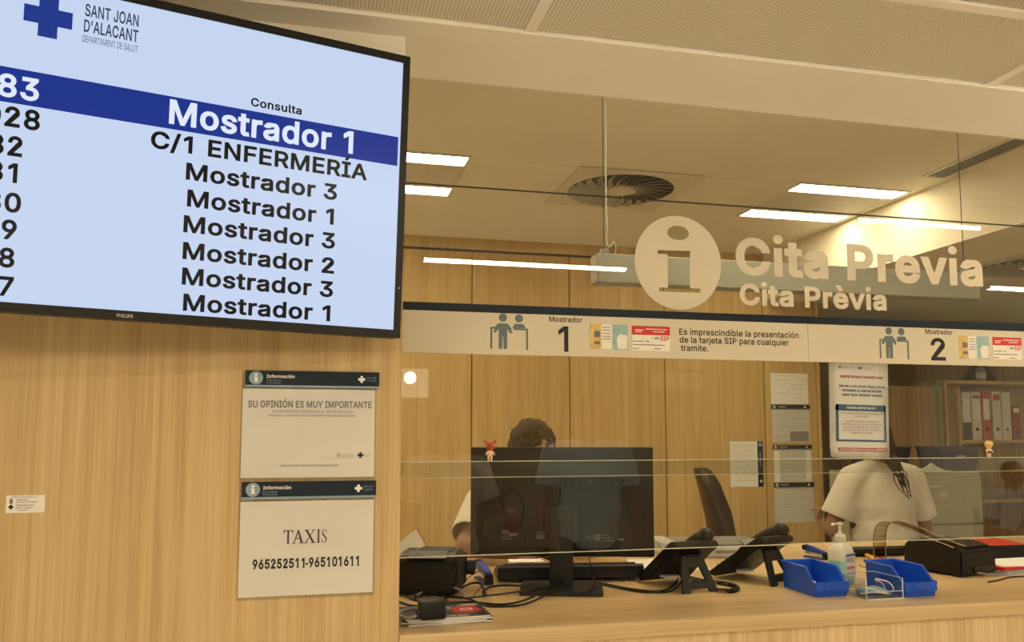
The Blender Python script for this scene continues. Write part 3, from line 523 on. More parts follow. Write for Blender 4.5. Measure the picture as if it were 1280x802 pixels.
# ================================================================ setting
b = bm_new(); box(b, (2, 0.5, -0.05), (13, 13, 0.1)); struct('floor', b, FLOOR)
b = bm_new(); box(b, (-1.6 + XP / 2, YF + 0.08, 1.19), (3.2 + XP, 0.16, 2.38)); struct('wall_left', b, OAK)
b = bm_new(); box(b, (-1.6 + XP / 2, YF + 0.08, 2.44), (3.2 + XP, 0.16, 0.12)); struct('trim_2', b, PLASTER)
b = bm_new(); box(b, (-3.25, -1.2, 1.25), (0.1, 6.2, 2.5)); struct('wall_lobby_left', b, LOBBY_WALL)
b = bm_new(); box(b, (7.05, -1.2, 1.25), (0.1, 6.6, 2.5)); struct('wall_lobby_right', b, LOBBY_WALL)
b = bm_new(); box(b, (1.9, -4.25, 1.25), (10.4, 0.1, 2.5)); struct('wall_lobby_back', b, plain('taupe_wall', (0.30, 0.245, 0.17), 0.8, 0.2, vary=0.05, scale=3))
# plaster margin of the lobby ceiling over the counter, and the step up to the higher office ceiling behind the glass
b = bm_new(); box(b, (1.9, (1.83 + YG + 0.019) / 2, ZL + 0.02), (10.4, YG + 0.019 - 1.83, 0.04)); box(b, (1.9, YG + 0.0205, ZL + 0.2), (10.4, 0.003, 0.4))
struct('ceiling_margin', b, PLASTER)
TILE = perforated('perforated_metal_tile', (0.74, 0.70, 0.58), (0.36, 0.33, 0.26), 0.0085, 0.28)
SLOT = perforated('slotted_metal_tile', (0.74, 0.70, 0.58), (0.30, 0.27, 0.21), 0.008, 0.26, True)
ceil = struct('ceiling_lobby', box(bm_new(), (1.9, -1.2, ZL + 0.06), (10.4, 6.06, 0.04)), PLASTER)
tile_x = [(-3.2, -2.05), (-2.02, -0.82), (-0.79, 0.463), (0.492, 1.764), (1.797, 3.07), (3.1, 4.37), (4.4, 5.67), (5.7, 6.98)]
for i, (xa, xb) in enumerate(tile_x):
    t = obj('ceiling_tile', box(bm_new(), ((xa + xb) / 2, (1.5 + 1.812) / 2, ZL + 0.02), (xb - xa, 0.312, 0.02)), TILE, ceil)
    t = obj('ceiling_tile', box(bm_new(), ((xa + xb) / 2, (-4.2 + 1.468) / 2, ZL + 0.02), (xb - xa, 5.668, 0.02)), SLOT, ceil)
b = bm_new()
for i, (xa, xb) in enumerate(tile_x[:-1]): box(b, ((xb + tile_x[i + 1][0]) / 2, -1.2, ZL + 0.019), (0.027, 6.04, 0.03))
struct('ceiling_rail', b, PLASTER, ceil)
b = bm_new(); box(b, (1.9, 1.484, ZL + 0.0185), (10.4, 0.028, 0.03)); struct('ceiling_rail', b, PLASTER, ceil)
b = bm_new(); box(b, (1.9, 1.8245, ZL + 0.012), (10.4, 0.011, 0.026)); struct('ceiling_rail', b, PLASTER, ceil)

# office
b = bm_new(); box(b, (XK / 2 - 0.5, (YG + YB) / 2 + 0.05, ZO + 0.03), (XK + 1.0, YB - YG + 0.1, 0.06)); struct('ceiling_office', b, PLASTER_IN)
b = bm_new(); box(b, (XK + 0.03, (2.17 + YB) / 2, (2.485 + ZO + 0.05) / 2), (0.06, YB - 2.17 - 0.01, ZO + 0.05 - 2.485)); struct('trim_1', b, PLASTER_IN)
b = bm_new(); box(b, (5.05, (2.17 + 6.4) / 2, 2.485 + 0.03), (4.0 - 0.03, 4.23, 0.06)); struct('ceiling_alcove', b, PLASTER_IN)
b = bm_new(); box(b, (-1.0, (2.1 + YB) / 2, 1.4), (0.1, YB - 2.0, 2.9)); struct('wall_office_left', b, PLASTER_IN)
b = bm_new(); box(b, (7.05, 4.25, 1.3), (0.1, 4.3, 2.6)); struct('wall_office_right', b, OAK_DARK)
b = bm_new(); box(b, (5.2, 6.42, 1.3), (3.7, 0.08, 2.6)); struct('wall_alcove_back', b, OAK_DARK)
# panelled back wall: dark carcass, panels with thin joints, frieze above a shadow gap
seam = [-0.95, -0.32, 0.323, aY(590, 390, YB).x, aY(711.6, 390, YB).x, aY(830, 390, YB).x, aY(953.5, 420, YB).x, 3.42]
zg = aY(504.6, 308.6, YB).z
wb = struct('wall_back', box(bm_new(), (1.22, YB + 0.07, 1.4), (4.38, 0.1, 2.82)), plain('joint_black', (0.03, 0.02, 0.012), 0.8))
for xa, xb in zip(seam, seam[1:]):
    hi = zg - 0.009
    if xa > 2.9: hi = 2.484
    obj('wall_panel', box(bm_new(), ((xa + xb) / 2, YB + 0.011, hi / 2), (xb - xa - 0.007, 0.022, hi), bevel=0.0012, seg=1), OAK_IN, wb)
obj('frieze', box(bm_new(), ((seam[0] + XK) / 2, YB + 0.011, (zg + 0.009 + ZO) / 2), (XK - seam[0], 0.022, ZO - zg - 0.009)), OAK_IN, wb)
obj('end_trim', box(bm_new(), (3.43, YB + 0.05, 1.24), (0.02, 0.14, 2.48)), OAK_IN, wb)

# ================================================================ reception counter
t = thing('reception_counter', 'long oak veneer reception counter running under the glass screen', 'counter', (1.9, 2.5, 0))
XR = 4.6; XL = XP + 0.0015
b = bm_new(); box(b, ((XL + XR) / 2 - 1.9, (YF + 0.003 + 3.12) / 2 - 2.5, ZC - 0.019), (XR - XL, 3.12 - YF - 0.003, 0.038), bevel=0.0015, seg=1)
obj('worktop', b, OAK_TOP, t)
b = bm_new(); box(b, ((XL + XR) / 2 - 1.9, YF + 0.03 - 2.5, (ZC - 0.0385) / 2), (XR - XL, 0.03, ZC - 0.0385)); obj('front_panel', b, wood('pale_oak', (0.50, 0.35, 0.17), (0.62, 0.45, 0.24), (0.70, 0.53, 0.30), 'Z'), t)
b = bm_new(); box(b, (XR - 0.02 - 1.9, 0.05, (ZC - 0.0385) / 2), (0.03, 1.0, ZC - 0.0385)); obj('end_panel', b, OAK, t)

# ================================================================ glass
def pane(name, label, xa, xb, za, zb, y, th=0.008, top=GLASS_EDGE, low=GLASS_EDGE):
    t = thing(name, label, 'glass pane', ((xa + xb) / 2, y, za))
    w, h = xb - xa, zb - za
    obj('sheet', box(bm_new(), (0, 0, h / 2), (w, th, h)), GLASS, t)
    for nm, z_, m_ in (('top_edge', h, top), ('bottom_edge', 0, low)):
        e_ = 0.0006 if m_ is JOINT else 0.0016; z_ += e_ / 2 if z_ == 0 else -e_ / 2
        if m_: b = bm_new(); box(b, (0, 0, z_), (w, th + 0.0006, e_)); obj(nm, b, m_, t)
    return t
g = YG / 2.3
zs = CAMZ + (2.2715 - CAMZ) * g
zlo0, zlo1 = 1.2415, CAMZ + (1.4765 - CAMZ) * g
zmid = CAMZ + (1.4295 - CAMZ) * g
gx0, gx1 = XP - 0.03, 4.6
pane('glass_partition', 'lower clear glass pane with a slot below it over the counter', gx0 + 0.035, gx1, zlo0, zlo1, YG + 0.002)
mid = pane('glass_partition', 'middle clear glass pane with cream lettering, behind the counter signs', gx0 + 0.035, gx1, zmid, zs - 0.0004, YG + 0.014, top=JOINT)
pane('glass_partition', 'top clear glass pane under the plaster ceiling margin', gx0 + 0.035, gx1, zs + 0.0004, ZL - 0.0005, YG + 0.014, top=None, low=JOINT)
# cream vinyl on the front of the middle pane
Mv = Matrix.Translation((0, YG + 0.0095, 0))
def v(x, y): p = onplane(x, y, Mv); return (p.x, p.z)
loops = []
c0 = v(848, 328)
cx, cz = c0; rx = (v(902, 330)[0] - v(794, 326)[0]) / 2; rz = (v(848, 270)[1] - v(848, 387)[1]) / 2
dz = v(847.6, 291)
loops.append(ell(cx, cz, rx, rz, 64)); loops.append(ell(dz[0], dz[1], 13.5 * rx / 54, 9 * rz / 58)[::-1])
loops.append([v(*p) for p in ((822, 312.3), (862.6, 313.6), (862.6, 360.3), (875.6, 361), (875.6, 366), (824, 364), (824, 359), (835, 359.4), (834.5, 317.5), (822, 316.8))][::-1])
bm = fill2d(loops)
M0 = mid.matrix_world.copy()
off = -M0.to_translation() + Vector((0, YG + 0.0095, 0))
def place(bm):
    bmesh.ops.translate(bm, verts=bm.verts, vec=off); return bm
obj('information_mark', place(bm), CREAM, mid)
def vline(s, l, r, cap, w): return (px_line(Mv, s, l, r, cap, 0.0), w)
for nm, s, l, r, cap, w in (('lettering', 'Cita Previa', (920, 345), (1229, 356.5), 47, 0.12), ('lettering', 'Cita Prèvia', (925, 381), (1108.5, 388), 27, 0.12)):
    ln = px_line(Mv, s, l, r, cap, 0.0)
    bm = text_bm([ln], w); k = (aY(r[0], r[1], YG).z - aY(l[0], l[1], YG).z)
    # the letters run level; nothing to shear
    obj(nm, place(bm), CREAM, mid)

# ================================================================ counter signs
def picto(bm, M, x0, y0, x1, y1, yy):
    """two people at a desk: the pictogram between photo points"""
    a, c = onplane(x0, y0, M), onplane(x1, y1, M); w = c.x - a.x; h = a.z - c.z
    X = lambda u: a.x + u * w
    Z = lambda q: c.z + q * h
    def P(pts): prism(bm, [(X(u), Z(q)) for u, q in pts], yy - 0.0008, yy, 'Y')
    P([(0, 0.02), (0, 0.62), (0.13, 0.62), (0.13, 0.57), (0.05, 0.57), (0.05, 0.02)])
    P([(0.95, 0.0), (0.95, 0.55), (0.62, 0.55), (0.62, 0.60), (1.0, 0.60), (1.0, 0.0)])
    disc(bm, X(0.33), Z(0.885), 0.115 * h, yy - 0.0008, yy, 24); disc(bm, X(0.76), Z(0.875), 0.115 * h, yy - 0.0008, yy, 24)
    P([(0.20, 0.72), (0.46, 0.72), (0.55, 0.60), (0.58, 0.46), (0.52, 0.45), (0.45, 0.58), (0.44, 0.02), (0.35, 0.02), (0.34, 0.36), (0.32, 0.36), (0.31, 0.02), (0.22, 0.02), (0.22, 0.58), (0.14, 0.46), (0.08, 0.48), (0.13, 0.62)])
    P([(0.58, 0.60), (0.64, 0.72), (0.88, 0.72), (0.94, 0.61)])
SLATE = plain('slate_print', (0.115, 0.15, 0.165), 0.5, 0.3)
SIGN = plain('sign_panel', (0.62, 0.56, 0.43), 0.55, 0.35, vary=0.015, scale=3)
CARD_W = plain('card_white', (0.78, 0.74, 0.66), 0.4); CARD_Y = plain('card_ochre', (0.62, 0.42, 0.13), 0.4, vary=0.2, scale=60)
CARD_T = plain('card_teal', (0.26, 0.42, 0.42), 0.4, vary=0.2, scale=50)
def counter_sign(label, px0, px1, ptop, pbot, items, M=None):
    base = aY(px0, pbot, YG - 0.012); end = aY(px1, pbot, YG - 0.012)
    top = aY(px0, ptop[0], YG - 0.012).z
    zb = aY(900, 449.2, YG - 0.012).z; zt = aY(900, 390.9, YG - 0.012).z
    t = thing('counter_sign', label, 'sign', (base.x, YG - 0.010, zb), group='counter signs on the glass screen')
    w = end.x - base.x; h = zt - zb; strip = h * 0.165
    obj('panel', box(bm_new(), (w / 2, 0.004, (h - strip) / 2), (w - 0.001, 0.008, h - strip)), SIGN, t)
    obj('header_strip', box(bm_new(), (w / 2, 0.0025, h - strip / 2), (w - 0.001, 0.013, strip - 0.0015), bevel=0.001, seg=1), NAVY, t)
    M = t.matrix_world.copy(); yy = -0.0004
    p = items['picto']; b = bm_new(); picto(b, M, *p, yy + 0.0004); obj('pictogram', b, SLATE, t)
    obj('desk_word', text_bm([px_line(M, 'Mostrador', *items['word'], yy)], 0.06), INK, t)
    obj('desk_number', text_bm([px_line(M, items['n'], *items['num'], yy)], 0.06), INK, t)
    for kind, (x0, y0, x1, y1) in items['cards']:
        a, c = onplane(x0, y0, M), onplane(x1, y1, M); W_, H_ = c.x - a.x, a.z - c.z
        q = obj('card_picture', box(bm_new(), ((a.x + c.x) / 2, yy - 0.0003, (a.z + c.z) / 2), (W_, 0.0012, H_), bevel=0.0004, seg=1), CARD_W, t)
        y2 = yy - 0.0012
        if kind == 'red':
            b = bm_new(); sheet(b, a.x, a.z - H_ * 0.36, c.x, a.z, y2, y2 + 0.0004); obj('red_band', b, RED, q)
            obj('card_word', text_bm([('SIP', a.x + W_ * 0.74, a.x + W_ * 0.98, c.z + H_ * 0.42, H_ * 0.18, y2)], 0.09), RED, q)
            b = bm_new()
            for u0, u1, zz in ((0.03, 0.30, 0.36), (0.36, 0.45, 0.37), (0.5, 0.53, 0.5), (0.58, 0.72, 0.48), (0.03, 0.86, 0.22), (0.03, 0.18, 0.07), (0.58, 0.76, 0.07), (0.6, 0.7, 0.53)):
                sheet(b, a.x + u0 * W_, c.z + zz * H_, a.x + u1 * W_, c.z + (zz + 0.035) * H_, y2, y2 + 0.0004)
            obj('card_print', b, INK_SOFT, q)
            b = bm_new()
            for u0, u1, zz in ((0.08, 0.3, 0.82), (0.08, 0.26, 0.74), (0.36, 0.92, 0.86), (0.55, 0.86, 0.76)): sheet(b, a.x + u0 * W_, c.z + zz * H_, a.x + u1 * W_, c.z + (zz + 0.035) * H_, y2 - 0.0003, y2)
            obj('band_print', b, CARD_W, q)
        else:
            b = bm_new(); sheet(b, a.x, c.z, a.x + W_ * 0.29, a.z, y2, y2 + 0.0004); obj('ochre_field', b, CARD_Y, q)
            b = bm_new(); sheet(b, a.x + W_ * 0.58, c.z, c.x, a.z, y2, y2 + 0.0004); obj('teal_field', b, CARD_T, q)
            b = bm_new(); prism(b, [(a.x + W_ * 0.72, c.z + H_ * 0.03), (c.x - W_ * 0.02, c.z + H_ * 0.03), (c.x - W_ * 0.02, c.z + H_ * 0.58), (a.x + W_ * 0.78, c.z + H_ * 0.62), (a.x + W_ * 0.70, c.z + H_ * 0.45)], y2 - 0.0003, y2, 'Y'); obj('blank_field', b, CARD_W, q)
            b = bm_new()
            for zz in (0.86, 0.75, 0.62, 0.5, 0.4): sheet(b, a.x + W_ * 0.32, c.z + zz * H_, a.x + W_ * 0.54, c.z + (zz + 0.03) * H_, y2, y2 + 0.0004)
            sheet(b, a.x + W_ * 0.1, c.z + H_ * 0.48, a.x + W_ * 0.26, c.z + H_ * 0.72, y2 - 0.0003, y2); sheet(b, a.x + W_ * 0.1, c.z + H_ * 0.18, a.x + W_ * 0.26, c.z + H_ * 0.32, y2 - 0.0003, y2)
            obj('card_print', b, INK_SOFT, q)
    if 'text' in items:
        obj('notice_text', text_bm([px_line(M, *l, yy) for l in items['text']], 0.06), INK, t)
    return t
counter_sign('cream counter sign numbered 1, with the line about presenting the card', 503, 1011, (376, 383), 440, dict(
    n='1', picto=(613, 391, 660, 437.5), word=((686.5, 401.5), (728, 403.3), 6.6), num=((698, 439.2), (710.5, 439.8), 32),
    cards=[('id', (737.5, 404.5, 785, 437)), ('red', (789.5, 406.8, 837.5, 439))],
    text=[('Es imprescindible la presentación', (849, 418), (998, 422.8), 7.8), ('de la tarjeta SIP para cualquier', (849.5, 428), (986, 432), 7.8), ('tramite.', (851, 438.2), (885.5, 439.3), 7.8)]))
counter_sign('cream counter sign numbered 2, above the notice taped to the glass', 1011.6, 1545, (395, 420), 452, dict(
    n='2', picto=(1098.5, 408.5, 1136.5, 449), word=((1156.5, 417), (1190.5, 418.3), 6.0), num=((1164, 450), (1182.5, 451), 28),
    cards=[('id', (1198.5, 419.5, 1236.5, 448.6)), ('red', (1240, 421, 1277.5, 450))]))
# ================================================================ information screen on the lobby wall
th, ta, ro, H = R(12.9537), R(2.3746), R(-0.6931), 0.6303
uu = Vector((math.cos(th), math.sin(th), 0)); nn = Vector((math.sin(th), -math.cos(th), 0))
vv = Vector((0, 0, math.cos(ta))) + nn * math.sin(ta)
u2 = (math.cos(ro) * uu + math.sin(ro) * vv).normalized(); v2 = (-math.sin(ro) * uu + math.cos(ro) * vv)
v2 = (v2 - u2 * v2.dot(u2)).normalized(); out = u2.cross(v2)       # out of the screen, towards the lobby
BRc = aY(500, 422.5, 1.80)
W = (H - 0.033) * 16 / 9 + 0.033
ORG = BRc - u2 * (W / 2)
Mtv = Matrix(((u2.x, -out.x, v2.x, ORG.x), (u2.y, -out.y, v2.y, ORG.y), (u2.z, -out.z, v2.z, ORG.z), (0, 0, 0, 1)))
t = thing('information_screen', 'large black framed screen listing counter calls on the oak wall', 'screen', M=Mtv)
bz = 0.0155
frame = [(-W / 2, 0, -W / 2 + bz, H), (W / 2 - bz, 0, W / 2, H), (-W / 2 + bz, 0, W / 2 - bz, bz * 1.12), (-W / 2 + bz, H - bz * 1.05, W / 2 - bz, H)]
b = bm_new()
box(b, (0, 0.024, H / 2), (W, 0.04, H), bevel=0.005, seg=3)
obj('housing', b, BLACK, t, 40)
b = bm_new()
outer = [(-W / 2, 0), (W / 2, 0), (W / 2, H), (-W / 2, H)]; inner = [(-W / 2 + bz, bz * 1.12), (W / 2 - bz, bz * 1.12), (W / 2 - bz, H - bz * 1.05), (-W / 2 + bz, H - bz * 1.05)]
for lo, hi in ((0, 1),):
    A = [b.verts.new((x, -0.001, z)) for x, z in outer]; A2 = [b.verts.new((x, 0.006, z)) for x, z in outer]
    B = [b.verts.new((x, -0.001, z)) for x, z in inner]; B2 = [b.verts.new((x, 0.006, z)) for x, z in inner]
    for i in range(4):
        j = (i + 1) % 4
        b.faces.new((A[i], A[j], B[j], B[i])); b.faces.new((A[i], A2[i], A2[j], A[j])); b.faces.new((B[i], B[j], B2[j], B2[i])); b.faces.new((A2[i], B2[i], B2[j], A2[j]))
bmesh.ops.recalc_face_normals(b, faces=b.faces)
obj('bezel', b, BLACK, t)
SCR = screen('screen_pale', srgb(196, 212, 240), SCREEN_POWER)
SCB = screen('screen_blue', srgb(8, 46, 140), SCREEN_POWER); SCK = screen('screen_ink', srgb(8, 8, 12), SCREEN_POWER); SCW = screen('screen_white', srgb(222, 232, 250), SCREEN_POWER)
SCN = screen('screen_navy', srgb(20, 52, 140), SCREEN_POWER); SCG = screen('screen_grey_ink', srgb(50, 54, 78), SCREEN_POWER)
b = bm_new(); sheet(b, inner[0][0], inner[0][1], inner[1][0], inner[2][1], 0.002, 0.0035); obj('display', b, SCR, t)
def s_(x, y): p = onplane(x, y, Mtv); return p.x, p.z
# blue bar of the call now shown
z1 = [s_(0, 82.5)[1], s_(250, 125.5)[1], s_(497, 171)[1]]; z0 = [s_(0, 127)[1], s_(250, 165.5)[1], s_(495, 207)[1]]
zt_, zb_ = sum(z1) / 3, sum(z0) / 3
b = bm_new(); sheet(b, inner[0][0] + 0.004, zb_, s_(497.5, 190)[0], zt_, 0.0013, 0.0021, bevel=0.0003); obj('blue_bar', b, SCB, t)
def tvline(s, l, r, cap, y=0.0006): return px_line(Mtv, s, l, r, cap, y)
obj('current_call', text_bm([tvline('Mostrador 1', (211, 153.5), (441, 193), 31)], 0.09), SCW, t)
obj('current_ticket', text_bm([tvline('083', (-33, 115), (48, 126.5), 29.5)], 0.09), SCW, t)
obj('column_heading', text_bm([tvline('Consulta', (313.5, 132), (377, 143.5), 10.5)], 0.09), SCK, t)
rows = [('C/1 ENFERMERÍA', (188, 186), (458.5, 224), 21), ('Mostrador 3', (232, 224.5), (421, 250), 20.5), ('Mostrador 1', (233.5, 257.5), (417, 281), 20.5),
        ('Mostrador 3', (229, 289.5), (418.5, 311.5), 20.5), ('Mostrador 2', (228, 323), (417.5, 342.5), 20.5), ('Mostrador 3', (227, 355), (416, 372), 20.5), ('Mostrador 1', (228.5, 387.5), (412.5, 402), 20.5)]
obj('call_list', text_bm([tvline(s, l, r, c * 1.05) for s, l, r, c in rows], 0.09), SCK, t)
nums = [('028', (-21, 154.5), (49.5, 162.5), 26), ('82', (-16, 192), (27.5, 195), 25.5), ('81', (-17, 224), (21, 229), 25), ('80', (-20, 262), (25.5, 266), 25),
        ('79', (-24, 296), (20, 299.5), 25), ('78', (-26, 331), (17.5, 335), 25), ('77', (-26, 367.5), (16, 370.5), 25)]
obj('ticket_list', text_bm([tvline(s, l, r, c) for s, l, r, c in nums], 0.09), SCK, t)
cc = s_(60.5, 20.5); rr = (s_(91, 25)[0] - s_(30, 16)[0]) / 2
b = bm_new(); cross_bm(b, cc[0], cc[1], rr, rr * 0.40, 0.0006, 0.0016); obj('cross_mark', b, SCN, t)
obj('heading', text_bm([tvline('SANT JOAN', (106, 20), (173, 33), 15.5), tvline("D'ALACANT", (104.5, 40), (172.5, 52), 15.5)], 0.05), SCG, t)
obj('subheading', text_bm([tvline('DEPARTAMENT DE SALUT', (103, 53.5), (172, 63.5), 8.2)], 0.0), SCG, t)
obj('maker_name', text_bm([tvline('PHILIPS', (145.8, 396), (166, 397.3), 4.2, -0.0016)], 0.1), LIGHTGREY, t)
b = bm_new(); p = s_(498.6, 360); disc(b, p[0], p[1], 0.0012, -0.0022, -0.0012, 12); obj('power_light', b, glow('green_light', (0.3, 1.0, 0.05), 1.2), t)
# swivel bracket to the wall
b = bm_new(); box(b, (-0.05, 0.055, H / 2), (0.42, 0.03, 0.34)); obj('bracket_plate', b, DARKGREY, t)
Mi = Mtv.inverted()
wc = Mi @ Vector((ORG.x - 0.02, YF, ORG.z + H / 2))
b = bm_new(); tube(b, [(-0.05, 0.06, H / 2), (-0.03, (0.06 + wc.y) / 2, H / 2), (wc.x, wc.y - 0.03, wc.z)], 0.018, 10, 0); obj('bracket_arm', b, DARKGREY, t)
# ================================================================ notices on the lobby wall
PALEBLUE = plain('pale_blue_print', (0.22, 0.32, 0.39), 0.4); PRINT_W = plain('white_print', (0.80, 0.80, 0.78), 0.45); TAUPE = plain('taupe_print', (0.42, 0.37, 0.31), 0.5)
def header_bar(t, x0, x1, z0, z1, s=1.0, words=True, big=True):
    """dark information header with a round mark, its word in three languages and the health cross"""
    h = z1 - z0
    bar = obj('header_bar', box(bm_new(), ((x0 + x1) / 2, -0.002, (z0 + z1) / 2), (x1 - x0, 0.005, h), bevel=0.0006, seg=1), NAVY, t)
    y = -0.0051
    b = bm_new(); sheet(b, x0, z0, x1, z0 + h * 0.13, y, y + 0.0004); obj('pale_line', b, PALEBLUE, bar)
    cx = x0 + h * 0.62; cz = z0 + h * 0.55; r = h * 0.40
    b = bm_new(); disc(b, cx, cz, r, y, y + 0.0004, 28); obj('round_mark', b, PALEBLUE, bar)
    b = bm_new(); info_i(b, cx, cz, r * 0.8, y - 0.0004, y); obj('mark_letter', b, PRINT_W, bar)
    if words:
        L = (x1 - x0)
        obj('header_word', text_bm([('Información', x0 + L * 0.155, x0 + L * 0.36, z0 + h * 0.56, h * 0.20, y)], 0.06), PRINT_W, bar)
        obj('header_subword', text_bm([('Informació', x0 + L * 0.155, x0 + L * 0.26, z0 + h * 0.37, h * 0.10, y), ('Information', x0 + L * 0.155, x0 + L * 0.26, z0 + h * 0.22, h * 0.10, y)], 0.0), PALEBLUE, bar)
        b = bm_new(); cross_bm(b, x0 + L * 0.865, z0 + h * 0.55, h * 0.21, h * 0.075, y, y + 0.0004); obj('cross_mark', b, PRINT_W, bar)
        obj('health_words', text_bm([('SANT JOAN', x0 + L * 0.905, x0 + L * 0.975, z0 + h * 0.60, h * 0.10, y), ("D'ALACANT", x0 + L * 0.905, x0 + L * 0.975, z0 + h * 0.42, h * 0.10, y)], 0.0), PALEBLUE, bar)
    return bar
def wall_notice(label, tl, tr, hb, sl, sr, sb, group=None):
    """notice in a clear holder on the lobby wall: photo points of header top corners, header bottom y, sheet sides and bottom y"""
    Y = YF - 0.0045
    a, c = aY(*tl, Y), aY(*tr, Y); hz = aY(tl[0], hb, Y).z; z = (a.z + c.z) / 2
    s0, s1 = aY(*sl, Y), aY(*sr, Y); zb = aY(sl[0], sb, Y).z
    t = thing('wall_notice', label, 'notice', (s0.x, Y, zb), group=group)
    ox, oz = s0.x, zb
    obj('sheet', box(bm_new(), ((s1.x - s0.x) / 2, 0.0016, (s0.z - zb) / 2), (s1.x - s0.x, 0.0014, s0.z - zb), bevel=0.0004, seg=1), PAPER_SHEEN, t)
    obj('holder', box(bm_new(), ((s1.x - s0.x) / 2, 0.0033, (z - zb) / 2 - 0.004), (s1.x - s0.x + 0.006, 0.0018, z - zb + 0.006)), ACRYLIC, t)
    header_bar(t, a.x - ox, c.x - ox, hz - oz, z - oz)
    return t
t = wall_notice('notice about giving your opinion, upper of two on the oak wall', (307, 462), (474, 466), 483.5, (303.5, 485), (469, 487), 597.5, 'information notices on the oak wall')
M = t.matrix_world.copy(); y = 0.0004
obj('heading', text_bm([px_line(M, 'SU OPINIÓN ES MUY IMPORTANTE', (310, 508), (464.5, 511), 8.8, y)], 0.09), INK_SOFT, t)
obj('body_text', text_bm([px_line(M, 'VALORE NUESTRO SERVICIO EN EL CENTRO DE SALUD', (340, 514.8), (441, 516.8), 3.4, y), px_line(M, 'RESPONDA A LA ENCUESTA DE SATISFACCIÓN A TRAVÉS DEL CÓDIGO QR', (336, 519.6), (444, 521.3), 2.6, y)], 0.02), INK_SOFT, t)
obj('thanks_text', text_bm([px_line(M, 'MUCHAS GRACIAS POR SU COLABORACIÓN', (351, 582.5), (423, 583.3), 2.8, y)], 0.02), INK_SOFT, t)
obj('office_words', text_bm([px_line(M, 'GENERALITAT', (426, 569), (442, 569.5), 2.2, y), px_line(M, 'VALENCIANA', (426, 572), (442, 572.5), 2.2, y), px_line(M, 'SANT JOAN', (456, 568.5), (463, 568.8), 1.8, y), px_line(M, "D'ALACANT", (456, 571), (463, 571.2), 1.8, y)], 0.0), TAUPE, t)
p = onplane(450.5, 568.5, M); b = bm_new(); cross_bm(b, p.x, p.z, 0.0065, 0.0024, y - 0.0004, y); obj('cross_mark', b, INK, t)
p = onplane(423, 568.5, M); b = bm_new(); prism(b, [(p.x - 0.003, p.z - 0.006), (p.x + 0.003, p.z - 0.006), (p.x + 0.0035, p.z + 0.002), (p.x, p.z + 0.007), (p.x - 0.0035, p.z + 0.002)], y - 0.0004, y, 'Y'); obj('crest_mark', b, TAUPE, t)

t = wall_notice('taxi telephone notice, lower of two on the oak wall', (302.5, 602), (470, 600), 624, (300.5, 627), (467.5, 623.5), 747, 'information notices on the oak wall')
M = t.matrix_world.copy()
def serif_word(bm, spans, zb, cap, y):
    """TAXIS in a book face: thick and thin strokes with feet"""
    for ch, x0, x1 in spans:
        w = x1 - x0; X = lambda u: x0 + u * w
        Z = lambda q: zb + q * cap
        def P(pts): prism(bm, [(X(u), Z(q)) for u, q in pts], y, y + 0.0004, 'Y')
        s = 0.032
        if ch == 'T':
            P([(0, 1), (1, 1), (1, 0.74), (0.94, 0.74), (0.88, 0.94), (0.59, 0.94), (0.59, 0.04), (0.74, s), (0.74, 0), (0.26, 0), (0.26, s), (0.41, 0.04), (0.41, 0.94), (0.12, 0.94), (0.06, 0.74), (0, 0.74)])
        elif ch == 'A':
            P([(0, 0), (0.32, 0), (0.32, s), (0.18, 0.05), (0.50, 0.80), (0.70, 0.06), (0.58, s), (0.58, 0), (1, 0), (1, s), (0.89, 0.06), (0.55, 1.02), (0.48, 1.02), (0.11, 0.06), (0, s)])
            P([(0.26, 0.33), (0.66, 0.33), (0.64, 0.39), (0.28, 0.39)])
        elif ch == 'X':
            P([(0.02, 1), (0.44, 1), (0.44, 1 - s), (0.33, 0.94), (0.54, 0.60), (0.77, 0.94), (0.64, 1 - s), (0.64, 1), (0.97, 1), (0.97, 1 - s), (0.86, 0.95), (0.57, 0.54), (0.89, 0.05), (1, s), (1, 0), (0.58, 0), (0.58, s), (0.69, 0.06), (0.47, 0.42), (0.22, 0.05), (0.35, s), (0.35, 0), (0, 0), (0, s), (0.12, 0.05), (0.43, 0.47), (0.13, 0.94), (0.02, 1 - s)])
        elif ch == 'I':
            P([(0, 1), (1, 1), (1, 1 - s), (0.72, 0.95), (0.72, 0.05), (1, s), (1, 0), (0, 0), (0, s), (0.28, 0.05), (0.28, 0.95), (0, 1 - s)])
        elif ch == 'S':
            pts = [(0.86, 0.72), (0.78, 0.93), (0.50, 0.985), (0.22, 0.90), (0.17, 0.73), (0.34, 0.58), (0.62, 0.45), (0.84, 0.28), (0.76, 0.09), (0.48, 0.015), (0.20, 0.08), (0.10, 0.30)]
            wd = [0.06, 0.07, 0.08, 0.12, 0.17, 0.20, 0.21, 0.18, 0.13, 0.08, 0.07, 0.06]
            Q = [Vector((X(u), Z(q), 0)) for u, q in pts]; L_, R_ = [], []
            for i, q in enumerate(Q):
                d = (Q[min(i + 1, len(Q) - 1)] - Q[max(i - 1, 0)]).normalized(); nn_ = Vector((-d.y, d.x, 0)) * wd[i] * w * 0.55
                L_.append(q + nn_); R_.append(q - nn_)
            for i in range(len(Q) - 1):
                prism(bm, [(c.x, c.y) for c in (L_[i], L_[i + 1], R_[i + 1], R_[i])], y, y + 0.0004, 'Y')
            P([(0.80, 0.99), (0.86, 0.99), (0.88, 0.70), (0.83, 0.70)]); P([(0.08, 0.32), (0.13, 0.32), (0.16, 0.0), (0.10, 0.0)])
a, c, top = onplane(354, 679.3, M), onplane(409, 677.7, M), onplane(354, 662.5, M)
w = c.x - a.x; zb = (a.z + c.z) / 2; cap = (top - a).length
